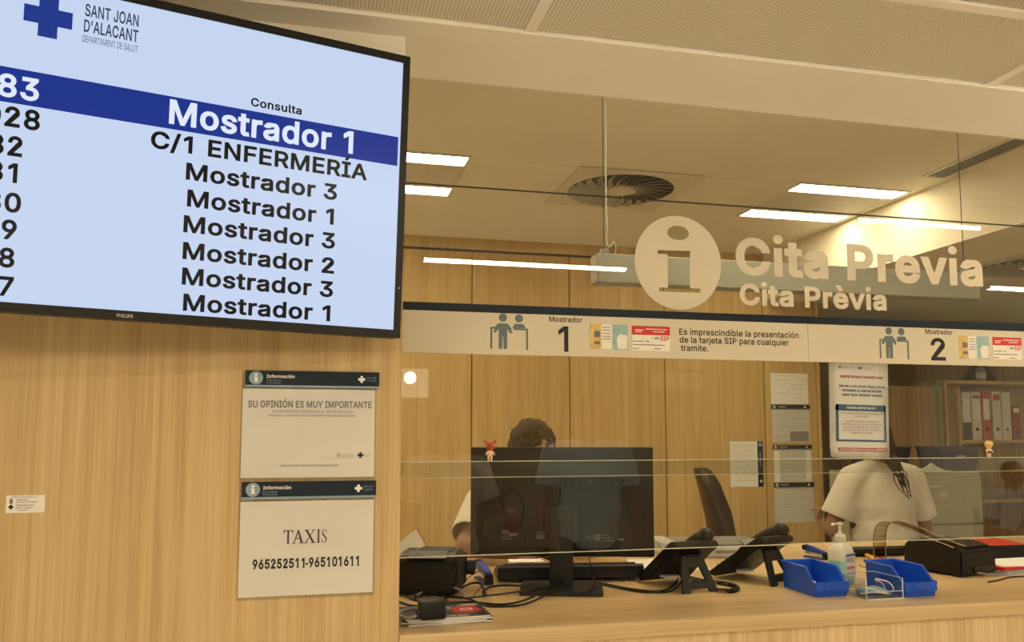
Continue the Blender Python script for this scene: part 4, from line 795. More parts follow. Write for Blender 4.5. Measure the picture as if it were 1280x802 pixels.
b = bm_new(); serif_word(b, [('T', a.x, a.x + 0.215 * w), ('A', a.x + 0.20 * w, a.x + 0.47 * w), ('X', a.x + 0.465 * w, a.x + 0.735 * w), ('I', a.x + 0.755 * w, a.x + 0.84 * w), ('S', a.x + 0.86 * w, c.x)], zb, cap, y - 0.0004)
obj('taxi_word', b, plain('violet_ink', (0.045, 0.038, 0.055), 0.5, 0.3), t)
lns = [px_line(M, '965252511', (315.5, 711.5), (380.5, 709.3), 12.5, y), px_line(M, '965101611', (386, 709), (448.5, 706.5), 12.5, y)]
b = text_bm(lns, 0.12)
a, c = onplane(381.5, 705.5, M), onplane(385.3, 703, M)
b.faces.new([b.verts.new(q) for q in ((a.x, y, a.z), (c.x, y, a.z), (c.x, y, a.z + 0.0035), (a.x, y, a.z + 0.0035))])
# feet on the figure one, as the book face has them
for s, x0, x1, zb, cap, yy in lns:
    wt = 0.12; pos = []; ad = 0
    for ch in s: pos.append(ad); ad += glyph(ch)[0] + wt * 0.5
    ext = [p + q[0] for ch, p in zip(s, pos) for lp in glyph(ch)[1] for q in lp]
    lo, hi = min(ext) - wt / 2, max(ext) + wt / 2; k = (x1 - x0) / (hi - lo)
    for ch, p in zip(s, pos):
        if ch == '1':
            xa, xb = x0 + (p + 0.24 - lo) * k, x0 + (p + 0.72 - lo) * k
            b.faces.new([b.verts.new(q) for q in ((xa, yy - 0.0001, zb), (xb, yy - 0.0001, zb), (xb, yy - 0.0001, zb + cap * 0.07), (xa, yy - 0.0001, zb + cap * 0.07))])
obj('telephone_number', b, INK, t)

# small sticker far left
Y = YF - 0.0008
a, c = aY(8, 619.5, Y), aY(56.5, 640.5, Y); a2 = aY(56.5, 618.5, Y); b0 = aY(8, 641, Y)
t = thing('wall_sticker', 'small white printed sticker low on the oak wall, far left', 'sticker', (a.x, Y, b0.z))
w, h = a2.x - a.x, (a.z + a2.z) / 2 - (b0.z + c.z) / 2
obj('label_sheet', box(bm_new(), (w / 2, 0.0003, h / 2), (w, 0.0008, h)), PAPER, t)
y = -0.0004
obj('print', text_bm([('GENERALITAT VALENCIANA SALUT', w * 0.12, w * 0.80, h * 0.87, h * 0.06, y), ('CENTRE DE SALUT', w * 0.26, w * 0.57, h * 0.71, h * 0.08, y), ('TELEFON CITA PREVIA', w * 0.26, w * 0.80, h * 0.57, h * 0.08, y),
                      ('DEPARTAMENT DE SALUT', w * 0.26, w * 0.74, h * 0.39, h * 0.085, y), ('SANT JOAN', w * 0.26, w * 0.66, h * 0.25, h * 0.08, y), ("D'ALACANT", w * 0.30, w * 0.58, h * 0.12, h * 0.08, y)], 0.06), INK, t)
b = bm_new(); cross_bm(b, w * 0.13, h * 0.34, h * 0.13, h * 0.055, y - 0.0003, y); obj('cross_mark', b, INK, t)
b = bm_new(); prism(b, [(w * 0.09, h * 0.53), (w * 0.17, h * 0.53), (w * 0.17, h * 0.76), (w * 0.13, h * 0.84), (w * 0.09, h * 0.76)], y - 0.0003, y, 'Y'); obj('crest_mark', b, INK_SOFT, t)

# ================================================================ notice taped to the glass
Y = YG + 0.0055
a, a2, b0, c = aY(1033.5, 453, Y), aY(1107, 453, Y), aY(1036, 572.5, Y), aY(1111, 573, Y)
zt = CAMZ + (1.7815 - CAMZ) * g + 0.004
t = thing('glass_notice', 'white printed opening hours notice taped to the glass below the signs', 'notice', (a.x, Y, b0.z))
w, h = a2.x - a.x, zt - b0.z
t.rotation_euler.y = R(1.2)
bpy.context.view_layer.update()
b = bm_new(); nx, nz = 6, 8
V = [[b.verts.new((w * i / nx, -0.0012 + 0.0010 * math.cos(i * 1.1) * (1 - k / nz) - (0.004 if i == 0 and k == 0 else 0), h * k / nz + (0.004 if i == 0 and k == 0 else 0))) for i in range(nx + 1)] for k in range(nz + 1)]
for k in range(nz):
    for i in range(nx): b.faces.new((V[k][i], V[k][i + 1], V[k + 1][i + 1], V[k + 1][i]))
bmesh.ops.solidify(b, geom=b.faces[:], thickness=0.0004)
obj('sheet', b, PAPER, t, 180)
BLUEP = plain('blue_print', (0.035, 0.085, 0.15), 0.5); REDP = plain('red_print', (0.26, 0.025, 0.025), 0.5); BLUEINK = plain('navy_ink', (0.03, 0.07, 0.16), 0.5)
y = -0.0032
cxn = w * 0.5
def mid_line(s, f0, f1, fz, cap): return (s, w * f0, w * f1, h * fz, h * cap, y)
obj('heading', text_bm([mid_line('CENTRE DE SALUT DE SANT JOAN', 0.18, 0.90, 0.832, 0.025)], 0.18), REDP, t)
obj('date_text', text_bm([mid_line('DES DEL 14 DE JULIOL FINS AL 30 DE', 0.16, 0.93, 0.735, 0.022), mid_line('SETEMBRE, EL CENTRE ESTARÀ', 0.21, 0.88, 0.690, 0.022), mid_line('OBERT EN EL SEGÜENT HORARI:', 0.20, 0.89, 0.645, 0.022)], 0.15), BLUEINK, t)
b = bm_new()
for r_ in ((0.10, 0.185, 0.145, 0.555), (0.915, 0.185, 0.945, 0.555), (0.10, 0.175, 0.945, 0.195), (0.10, 0.49, 0.945, 0.555)): sheet(b, w * r_[0], h * r_[1], w * r_[2], h * r_[3], y + 0.0004, y + 0.0008)
obj('blue_frame', b, BLUEP, t)
obj('frame_heading', text_bm([mid_line('HORARI CENTRE SALUT:', 0.28, 0.77, 0.512, 0.022)], 0.06), PAPER, t)
obj('hours_text', text_bm([mid_line('DE DILLUNS A DISSABTE EN HORARI DE 8:00', 0.165, 0.895, 0.458, 0.015), mid_line('A 15:00 HORES.', 0.41, 0.64, 0.428, 0.015), mid_line("L'ATENCIÓ SANITÀRIA URGENT, ES", 0.24, 0.82, 0.375, 0.015),
                            mid_line('PRESTARÀ EN EL P.A.C. DEL CENTRE DE', 0.19, 0.86, 0.346, 0.015), mid_line('SALUT DE MUTXAMEL DE DILLUNS A', 0.22, 0.84, 0.317, 0.015), mid_line('DISSABTE DE 15:00 A 8:00 I', 0.21, 0.85, 0.288, 0.015), mid_line('DIUMENGES 24 HORES.', 0.34, 0.72, 0.259, 0.015)], 0.03), INK_SOFT, t)
b = bm_new(); sheet(b, w * 0.135, h * 0.075, w * 0.955, h * 0.112, y + 0.0004, y + 0.0008); obj('red_footer', b, REDP, t)
obj('footer_text', text_bm([mid_line('MOLTES GRÀCIES PER LA SEUA COL·LABORACIÓ', 0.16, 0.93, 0.084, 0.018)], 0.05), PAPER, t)
b = bm_new(); prism(b, [(w * 0.475, h * 0.938), (w * 0.52, h * 0.951), (w * 0.565, h * 0.938), (w * 0.52, h * 0.925)], y, y + 0.0004, 'Y'); obj('health_mark', b, BLUEINK, t)
obj('office_words', text_bm([mid_line('GENERALITAT', 0.21, 0.42, 0.932, 0.012), mid_line('SALUT', 0.58, 0.68, 0.932, 0.012)], 0.0), INK_SOFT, t)
b = bm_new(); prism(b, [(w * 0.16, h * 0.925), (w * 0.195, h * 0.925), (w * 0.195, h * 0.945), (w * 0.178, h * 0.96), (w * 0.16, h * 0.945)], y, y + 0.0004, 'Y'); obj('crest_mark', b, INK_SOFT, t)

# ================================================================ papers on the office back wall
def wall_paper(label, x0, y0, x1, y1, head=None, side=False, flaps=False, lines=6, seedv=1, dark=0):
    """sheet pinned on the panels: photo box of the sheet, photo y range of a dark header above it"""
    Y = YB - 0.003
    a, c = aY(x0, y0, Y), aY(x1, y1, Y)
    t = thing('office_notice', label, 'notice', (a.x, Y, c.z), group='sheets on the office back wall')
    w, h = c.x - a.x, a.z - c.z; rnd = random.Random(seedv)
    obj('sheet', box(bm_new(), (w / 2, 0.0015, h / 2), (w, 0.002, h)), PAPER if not dark else plain('worn_paper', (0.56, 0.54, 0.49), 0.6), t)
    b = bm_new()
    for i in range(lines):
        z = h * (0.92 - 0.84 * i / lines); x = w * rnd.uniform(0.06, 0.2); 
        while x < w * 0.85:
            L = w * rnd.uniform(0.06, 0.24)
            if rnd.random() < 0.75: sheet(b, x, z - 0.0025, min(x + L, w * 0.92), z, 0.0002, 0.0006)
            x += L + w * 0.03
    obj('printed_lines', b, plain('faded_print', (0.36, 0.35, 0.32), 0.6), t)
    if head:
        hz = aY(x0, head[0], Y).z - c.z; hb = aY(x0, head[1], Y).z - c.z
        header_bar(t, -0.003, w + 0.003, hb, hz, words=False)
        L = w; y = -0.0051; hh = hz - hb
        obj('header_word', text_bm([('Información', L * 0.16, L * 0.36, hb + hh * 0.45, hh * 0.26, y)], 0.06), PRINT_W, t)
        b = bm_new(); cross_bm(b, L * 0.87, hb + hh * 0.55, hh * 0.24, hh * 0.09, y, y + 0.0004); obj('cross_mark', b, PRINT_W, t)
    if side:
        b = bm_new(); sheet(b, w, 0, w * 1.19, h, -0.002, 0.003); obj('side_bar', b, NAVY, t)
        b = bm_new(); disc(b, w * 1.10, h * 0.93, w * 0.075, -0.0025, -0.002, 24); obj('round_mark', b, PALEBLUE, t)
        b = bm_new(); cross_bm(b, w * 1.10, h * 0.12, w * 0.05, w * 0.018, -0.0025, -0.002); obj('cross_mark', b, PRINT_W, t)
        bb = bm_new(); sheet(bb, w * 1.07, h * 0.45, w * 1.11, h * 0.78, -0.0025, -0.002); obj('side_print', bb, PALEBLUE, t)
    if flaps:
        b = bm_new(); sheet(b, w * 0.02, h * 0.05, w * 0.16, h * 0.97, -0.001, 0.0005); obj('side_flap', b, PAPER, t)
        b = bm_new(); sheet(b, w * 0.84, h * 0.05, w * 0.98, h * 0.97, -0.001, 0.0005); obj('side_flap', b, PAPER, t)
    if dark == 2:
        b = bm_new(); sheet(b, w * 0.47, h * 0.03, w * 0.96, h * 0.34, 0.0, 0.0005); obj('grey_block', b, plain('grey_print', (0.22, 0.21, 0.19), 0.6), t)
    return t
wall_paper('white sheet without header, topmost in the column on the back wall', 963, 466, 1010.5, 505, lines=6, seedv=3)
wall_paper('sheet with a grey block under a dark header, second in the wall column', 964.5, 512, 1013, 552.5, head=(505.5, 511.5), lines=10, seedv=5, dark=2)
wall_paper('sheet with side flaps under a dark header, third in the wall column', 966.5, 562, 1015.5, 603, head=(556, 561.5), flaps=True, lines=7, seedv=8, dark=1)
wall_paper('large printed table under a dark header, lowest in the wall column', 968, 610, 1018.5, 652, head=(603, 609.5), lines=9, seedv=11, dark=1)
wall_paper('portrait sheet with a dark bar down its right side on the back wall', 912, 551.5, 948, 608, side=True, lines=14, seedv=13)
# ================================================================ things on the worktop
def D(x, y, z=ZC): return aZ(x, y, z)
T0 = ZC + 0.0003

# ---- monitor seen from behind
p = D(702, 737); myaw = R(-17.5)
t = thing('computer_monitor', 'large black computer monitor seen from behind on the counter', 'monitor', (p.x, p.y, T0), myaw)
b = bm_new(); prism(b, [(-0.112, -0.10), (0.112, -0.10), (0.118, -0.09), (0.118, 0.09), (0.11, 0.10), (-0.11, 0.10), (-0.118, 0.09), (-0.118, -0.09)], 0, 0.011, 'Z'); obj('base', b, DARKGREY, t)
b = bm_new(); box(b, (0, 0.0, 0.12), (0.068, 0.026, 0.24), bevel=0.004); obj('neck', b, DARKGREY, t, 40)
pw, ph, pz = 0.552, 0.326, 0.0
top = aY(701, 558.6, p.y + 0.06).z - T0
pz = top - ph
b = bm_new(); box(b, (0, 0.068, pz + ph / 2), (pw, 0.016, ph), bevel=0.004); obj('screen_housing', b, BLACK, t, 40)
b = bm_new(); prism(b, [(-0.20, pz + 0.03), (0.20, pz + 0.03), (0.235, pz + 0.07), (0.235, pz + 0.215), (0.20, pz + 0.235), (-0.20, pz + 0.235), (-0.235, pz + 0.215), (-0.235, pz + 0.07)], 0.038, 0.062, 'Y')
back = obj('back_cover', b, BLACK, t)
b = bm_new()
for i in range(46): box(b, (-0.19 + i * 0.0085, 0.0378, pz + 0.225), (0.0035, 0.0012, 0.012))
obj('vent_slots', b, BLACK_GLOSS, back)
b = bm_new(); box(b, (0, 0.02, pz + 0.10), (0.10, 0.036, 0.10), bevel=0.004); obj('neck_mount', b, DARKGREY, t, 40)
b = bm_new(); y = 0.0373
for x0, z0, w_, h_ in ((-0.155, 0.061, 0.022, 0.008), (-0.075, 0.054, 0.036, 0.014), (-0.035, 0.054, 0.018, 0.014), (0.10, 0.050, 0.014, 0.02), (0.165, 0.052, 0.02, 0.006)): sheet(b, x0, pz + z0, x0 + w_, pz + z0 + h_, y, y + 0.0006)
obj('rating_label', b, plain('dim_grey_print', (0.13, 0.13, 0.125), 0.5), back)
b = bm_new()
for x0, z0, w_ in ((-0.178, 0.068, 0.05), (-0.178, 0.060, 0.018), (-0.178, 0.052, 0.03), (-0.075, 0.072, 0.05), (0.07, 0.062, 0.03), (0.07, 0.055, 0.026), (0.115, 0.066, 0.024), (0.115, 0.058, 0.03), (0.13, 0.05, 0.028)): sheet(b, x0, pz + z0, x0 + w_, pz + z0 + 0.0025, y, y + 0.0006)
obj('rating_print', b, plain('dim_grey_print', (0.13, 0.13, 0.125), 0.5), back)
obj('maker_name', text_bm([('AOC', -0.178, -0.158, pz + 0.073, 0.006, y - 0.0003)], 0.14), MIDGREY, back)

# ---- keyboards standing on their rear feet, seen from the back
def keyboard(label, c, rz, wd=0.45, dp=0.15, group=None, hb=0.040):
    t = thing('keyboard', label, 'keyboard', (c[0], c[1], T0), rz, group)
    b = bm_new(); prism(b, [(-0.0, 0.012), (dp, 0.002), (dp, 0.014), (dp - 0.01, 0.017), (0.012, hb), (0.0, hb - 0.006)], -wd / 2, wd / 2, 'X'); obj('case', b, BLACK, t)
    b = bm_new()
    for r_ in range(5):
        yk = 0.03 + r_ * 0.022; zk = hb - 0.001 - (hb - 0.017) * (yk - 0.012) / (dp - 0.022)
        n = 22
        for k in range(n): box(b, (-wd / 2 + 0.02 + (wd - 0.04) * (k + 0.5) / n, yk, zk + 0.003), ((wd - 0.04) / n - 0.003, 0.018, 0.007))
    obj('keys', b, DARKGREY, t)
    for s in (-1, 1):
        b = bm_new(); box(b, (s * (wd / 2 - 0.06), 0.012, 0.0065), (0.024, 0.008, 0.013)); obj('foot', b, BLACK, t)
    return t
a, c = D(622, 729), D(805, 726)
kb = keyboard('wide black keyboard behind the monitor stand', ((a.x + c.x) / 2, (a.y + c.y) / 2), math.atan2(c.y - a.y, c.x - a.x), (c - a).length, 0.17, 'black keyboards on the worktop', 0.052)
a = D(1106, 709); c = D(1150, 708)
dup(kb, Matrix.Translation((2.13, 2.70, T0)) @ Matrix.Rotation(R(-4), 4, 'Z') @ Matrix.Diagonal((0.78, 0.9, 0.62, 1)), 'low black keyboard beside the right hand printer')
a = D(1243, 704)
dup(kb, Matrix.Translation((a.x + 0.225, a.y + 0.01, T0)) @ Matrix.Rotation(R(-3), 4, 'Z'), 'black keyboard at the right edge below the red folder')
def paper_sheet(label, pts, z=T0, mat=None, th=0.0012, name='paper_sheet', cat='paper', group=None):
    P = [Vector((q.x, q.y, 0)) for q in pts]; c = sum(P, Vector()) / len(P)
    t = bm_new(); prism(t, [(q.x - c.x, q.y - c.y) for q in P], 0, th, 'Z')
    o = obj(name, t, mat or PAPER); o.location = (c.x, c.y, z); return tag(o, label, cat, group)
paper_sheet('small white paper lying on the keyboard behind the monitor', [Vector((0.60, 2.55, 0)), Vector((0.71, 2.535, 0)), Vector((0.715, 2.60, 0)), Vector((0.61, 2.615, 0))], ZC + 0.052)
paper_sheet('white paper lying under the near desk phone', [D(790, 712), D(889, 712.5), D(872, 698), D(783, 699)])
paper_sheet('folded white paper beside the second phone, under its cord', [D(906, 709), D(926, 713), D(950, 703), D(940, 697), D(918, 702)])

# ---- label printer on the left
a, c = D(508, 746), D(571, 747.5)
rz = R(-20); pc = (a + c) / 2 + Vector((0.02, 0.115, 0))
t = thing('label_printer', 'black label printer at the left end of the counter, by the wall', 'printer', (pc.x, pc.y, T0), rz)
w2 = 0.083
b = bm_new()
prof = [(-0.10, 0.004), (0.10, 0.004), (0.10, 0.078), (0.085, 0.101), (0.03, 0.117), (-0.055, 0.115), (-0.088, 0.101), (-0.102, 0.078)]
prism(b, prof, -w2, w2, 'X'); bmesh.ops.bevel(b, geom=b.edges[:], offset=0.005, segments=2, affect='EDGES'); obj('case', b, BLACK, t, 40)
b = bm_new(); prism(b, [(-0.090, 0.1005), (-0.055, 0.1155), (-0.052, 0.119), (-0.094, 0.104)], -0.055, 0.055, 'X'); obj('lid_lip', b, BLACK, t)
b = bm_new(); prism(b, [(-0.045, 0.1155), (0.028, 0.1175), (0.028, 0.121), (-0.045, 0.119)], -0.035, 0.06, 'X'); obj('lid_window', b, plain('smoked_window', (0.09, 0.10, 0.11), 0.7, 0.05), t)
b = bm_new(); prism(b, [(-0.08, 0.03), (0.08, 0.03), (0.08, 0.10), (0.0, 0.108), (-0.08, 0.09)], w2, w2 + 0.004, 'X'); obj('side_plate', b, DARKGREY, t)
for sx in (-1, 1):
    for sy in (-1, 1): b = bm_new(); lathe(b, [(0.008, 0), (0.008, 0.005)], (sx * 0.06, sy * 0.075, 0), 12); obj('foot', b, BLACK, t)
b = bm_new(); lathe(b, [(0.006, -0.014), (0.020, -0.012), (0.022, 0), (0.020, 0.012), (0.006, 0.014)], (w2 + 0.017, 0.07, 0.055), 16, 'X'); obj('roll_knob', b, DARKGREY, t, 40)
b = bm_new(); tube(b, [(w2, 0.07, 0.055), (w2 + 0.018, 0.07, 0.055)], 0.006, 8, 0); obj('knob_shaft', b, BLACK, t)

# white leaflet leaning against the left of it
Q = [aY(494, 714, 2.42), aY(535, 684, 2.57), aY(521.5, 660, 2.76), aY(484, 690, 2.64)]
ctr = sum(Q, Vector()) / 4
b = bm_new(); vs = [b.verts.new(q - ctr) for q in Q]; b.faces.new(vs); bmesh.ops.solidify(b, geom=b.faces[:], thickness=0.003)
t = thing('leaflet', 'white leaflet leaning between the label printer and the wall', 'leaflet', ctr)
obj('sheets', b, PAPER, t)
n = (Q[1] - Q[0]).cross(Q[3] - Q[0]).normalized()
if n.y > 0: n = -n
b = bm_new(); E0, E1 = Q[1] - ctr, Q[2] - ctr; d = (Q[0] - Q[1]).normalized() * 0.005
b.faces.new([b.verts.new(q) for q in (E0 + n * 0.002, E1 + n * 0.002, E1 + d + n * 0.002, E0 + d + n * 0.002)]); bmesh.ops.solidify(b, geom=b.faces[:], thickness=0.003); obj('red_edge', b, RED, t)

# ---- leaflets with the adapter on top
C0 = (D(501, 787) + D(616, 778) + D(591, 758) + D(506, 765)) / 4
BRO = plain('dark_brochure', (0.018, 0.018, 0.026), 0.3, 0.5, vary=0.4, scale=25); LILAC = plain('lilac_print', (0.30, 0.25, 0.28), 0.4, vary=0.3, scale=30)
for i in range(4):
    rz = R((3, -2, 1.0, 2.5)[i]); dx = (0.004, -0.006, 0.006, -0.002)[i]
    top_one = i == 3
    t = thing('brochure', ('dark brochure with a red picture, topmost of the pile under the adapter' if top_one else ('lowest brochure of the pile, with its white page edges', 'second brochure from the bottom of the pile', 'brochure just under the topmost one in the pile')[i]), 'brochure', (C0.x + dx, C0.y - 0.002 * i, T0 + 0.0044 * i), rz, 'brochures piled at the counter edge')
    w_, h_ = 0.205, 0.148
    obj('pages', box(bm_new(), (0, 0, 0.0017), (w_, h_, 0.0034)), PAPER, t)
    b = bm_new(); box(b, (0, 0, 0.0039), (w_ + 0.001, h_ + 0.001, 0.0008)); cv = obj('cover', b, BRO, t)
    if top_one:
        def flat(bm, pts): prism(bm, pts, 0.0043, 0.0046, 'Z')
        b = bm_new(); flat(b, [(0.02, -0.02), (0.03, 0.03), (0.05, 0.042), (0.095, 0.040), (0.085, 0.02), (0.10, -0.015), (0.07, -0.03), (0.04, -0.032)]); obj('red_picture', b, plain('red_print_bright', (0.45, 0.012, 0.03), 0.35), cv)
        b = bm_new(); flat(b, [(0.035, 0.050), (0.09, 0.070), (0.10, 0.055), (0.10, 0.045), (0.05, 0.045)]); obj('lilac_picture', b, LILAC, cv)
        b = bm_new()
        for k in range(10):
            an = 2 * math.pi * k / 10; box(b, (0.06 + 0.014 * math.cos(an), 0.004 + 0.009 * math.sin(an), 0.0048), (0.006, 0.003, 0.0003), an)
        obj('ring_mark', b, PRINT_W, cv)
        b = bm_new()
        for x0, x1, yy in ((-0.075, -0.01, -0.052), (-0.006, 0.03, -0.050)): box(b, ((x0 + x1) / 2, yy, 0.0045), (x1 - x0, 0.006, 0.0004))
        obj('red_title', b, plain('red_print', (0.36, 0.02, 0.02)), cv)
        b = bm_new()
        for x0, x1, yy in ((-0.07, -0.02, -0.063), (-0.015, 0.02, -0.063), (0.025, 0.05, -0.062)): box(b, ((x0 + x1) / 2, yy, 0.0045), (x1 - x0, 0.004, 0.0004))
        obj('white_title', b, PRINT_W, cv)
        b = bm_new(); flat(b, [(-0.09, 0.03), (-0.05, 0.036), (-0.05, 0.046), (-0.092, 0.042)]); obj('white_picture', b, PRINT_W, cv)
p = (D(527, 776, ZC + 0.019) + D(555, 773, ZC + 0.019)) / 2
t = thing('power_adapter', 'black power adapter block on top of the brochures', 'adapter', (p.x, p.y + 0.025, T0 + 0.0182), R(4))
b = bm_new(); box(b, (0, 0, 0.022), (0.060, 0.05, 0.044), bevel=0.004); obj('block', b, BLACK, t, 40)
b = bm_new(); sheet(b, -0.02, 0, 0.02, 0, 0, 0); b.free()
b = bm_new(); tube(b, [(-0.03, -0.012, 0.015), (-0.045, -0.02, 0.010), (-0.06, -0.01, 0.006), (-0.075, 0.02, 0.008), (-0.05, 0.06, 0.01), (0.0, 0.055, 0.012), (0.05, 0.04, 0.012), (0.045, 0.01, 0.018), (0.031, 0.0, 0.02)], 0.0038, 8); obj('grey_cord', b, MIDGREY, t, 60)
b = bm_new(); box(b, (-0.034, -0.015, 0.012), (0.014, 0.014, 0.018), bevel=0.002); obj('plug', b, BLACK, t)

# ---- cables
def cable(label, pts, r=0.0028, mat=None, group='black cables on the counter', name='cable'):
    """pts: (photo x, photo y, height above worktop)"""
    P = [D(x, y, T0 + r + h) for x, y, h in pts]; c = P[0].copy(); c.z = T0
    b = bm_new(); tube(b, [q - c for q in P], r, 7, 8)
    o = obj(name, b, mat or BLACK, None, 60); o.location = c
    return tag(o, label, 'cable', group)
cable('black cable from the wall sweeping in front to the monitor neck', [(499, 752, 0), (520, 757, 0), (560, 753, 0), (590, 752, 0), (626, 755, 0), (655, 750, .012), (680, 738, .02), (700, 724, .03), (706, 712, .045)], 0.003)
cable('black cable curving lowest in front of the monitor base', [(556, 744, 0), (585, 748, .004), (610, 757, 0), (640, 757, 0), (664, 752, .012), (690, 738, .018), (704, 722, .03)], 0.003)
cable('black cable running straight to the monitor base from the printer', [(545, 741, .004), (575, 747, .005), (610, 744, .004), (650, 739, .014), (684, 733, .014), (699, 726, .018)], 0.0026)
cable('thick black cable loop standing up beside the blue stapler', [(556, 748, 0), (568, 741, .004), (583, 731, .012), (597, 728, .018), (604, 734, .012), (604, 745, 0)], 0.0032)
cable('thin black wire arching over the blue stapler', [(574, 735, .005), (584, 723, .02), (598, 714.5, .045), (608, 716, .048), (610, 722, .03), (600, 735, .01), (592, 744, 0)], 0.0014)
cable('black cable leaving under the keyboard toward the printer', [(608, 744, 0), (606, 738, 0), (613, 733, 0), (630, 731, 0), (655, 731.5, 0)], 0.003)
cable('thick grey cable bowed in front of the label printer', [(520, 744, 0.005), (534, 737, .01), (552, 733, .02), (570, 735, .02), (580, 741, .01), (579, 746, .0)], 0.0036, MIDGREY)
cable('black cable tangle knot in front of the label printer', [(519, 747, .0), (524, 738, .01), (531, 741, .01), (524, 746, .006), (518, 741, .012), (530, 737, .014), (545, 743, .006), (560, 751, 0)], 0.0026)
cable('black cable hanging along the wall end of the counter', [(498, 743, .0), (508, 744, .002), (516, 749, .0), (530, 752, 0)], 0.0026)
cable('black cable from behind the monitor to the near phone', [(718, 715, .02), (735, 723, .004), (765, 731, 0), (800, 737, 0), (828, 738, 0), (842, 731, 0), (848, 722, .01)], 0.0026)
cable('second black cable running to the near phone', [(716, 716, .02), (736, 726, .004), (770, 734, 0), (806, 740, 0), (836, 739, 0), (850, 729, .004), (853, 720, .012)], 0.0024)
cable('black cord looping down from the right of the monitor neck', [(735, 690, .09), (738, 705, .06), (742, 722, .02), (741, 733, .017), (735, 739, .0135), (715, 741, .0135)], 0.0024)
cable('white tipped cable hanging from the monitor back', [(655, 668, .155), (658, 680, .13), (668, 690, .10), (690, 701, .075), (702, 705, .068)], 0.0024)
cable('thin black wire lying between the bottle and the right bin', [(1074, 706, .004), (1082, 709, 0), (1094, 709, 0), (1105, 711, 0)], 0.0012)
cable('grey flat cable coming out of the right printer', [(1213, 713, .012), (1225, 716, .008), (1242, 718, .002), (1258, 717, 0), (1275, 713, 0)], 0.003, MIDGREY)
cable('black cable behind the grey one at the right printer', [(1235, 727, 0), (1248, 725, 0), (1262, 721, 0), (1282, 720, 0)], 0.0022)

# ---- staplers
def stapler(label, c, rz, group='blue staplers'):
    t = thing('stapler', label, 'stapler', (c[0], c[1], T0), rz, group)
    b = bm_new(); box(b, (0, 0.06, 0.004), (0.030, 0.125, 0.008), bevel=0.002); obj('base', b, plain('stapler_base', (0.03, 0.04, 0.12), 0.4), t)
    b = bm_new(); prism(b, [(0.0, 0.014), (0.115, 0.020), (0.115, 0.030), (0.0, 0.024)], -0.009, 0.009, 'X'); obj('magazine', b, STEEL, t)
    b = bm_new(); prism(b, [(-0.002, 0.018), (0.02, 0.024), (0.115, 0.032), (0.118, 0.055), (0.09, 0.058), (0.0, 0.036)], -0.012, 0.012, 'X'); bmesh.ops.bevel(b, geom=b.edges[:], offset=0.003, segments=2, affect='EDGES'); obj('handle', b, plain('stapler_blue', (0.02, 0.05, 0.34), 0.35), t, 40)
    b = bm_new(); prism(b, [(-0.004, 0.004), (0.012, 0.004), (0.012, 0.034), (-0.004, 0.030)], -0.013, 0.013, 'X'); obj('nose', b, BLACK, t)
    b = bm_new(); lathe(b, [(0.004, -0.014), (0.013, -0.013), (0.014, 0), (0.013, 0.013), (0.004, 0.014)], (0, 0.118, 0.046), 16, 'X'); obj('hinge', b, BLACK_GLOSS, t, 40)
    return t
p = D(611, 731); st = stapler('blue stapler between the label printer and the monitor', (p.x, p.y), R(4))
p = D(1033, 700); dup(st, Matrix.Translation((p.x, p.y, T0)) @ Matrix.Rotation(R(16), 4, 'Z') @ Matrix.Scale(0.78, 4), 'blue stapler behind the left bin and the gel bottle')

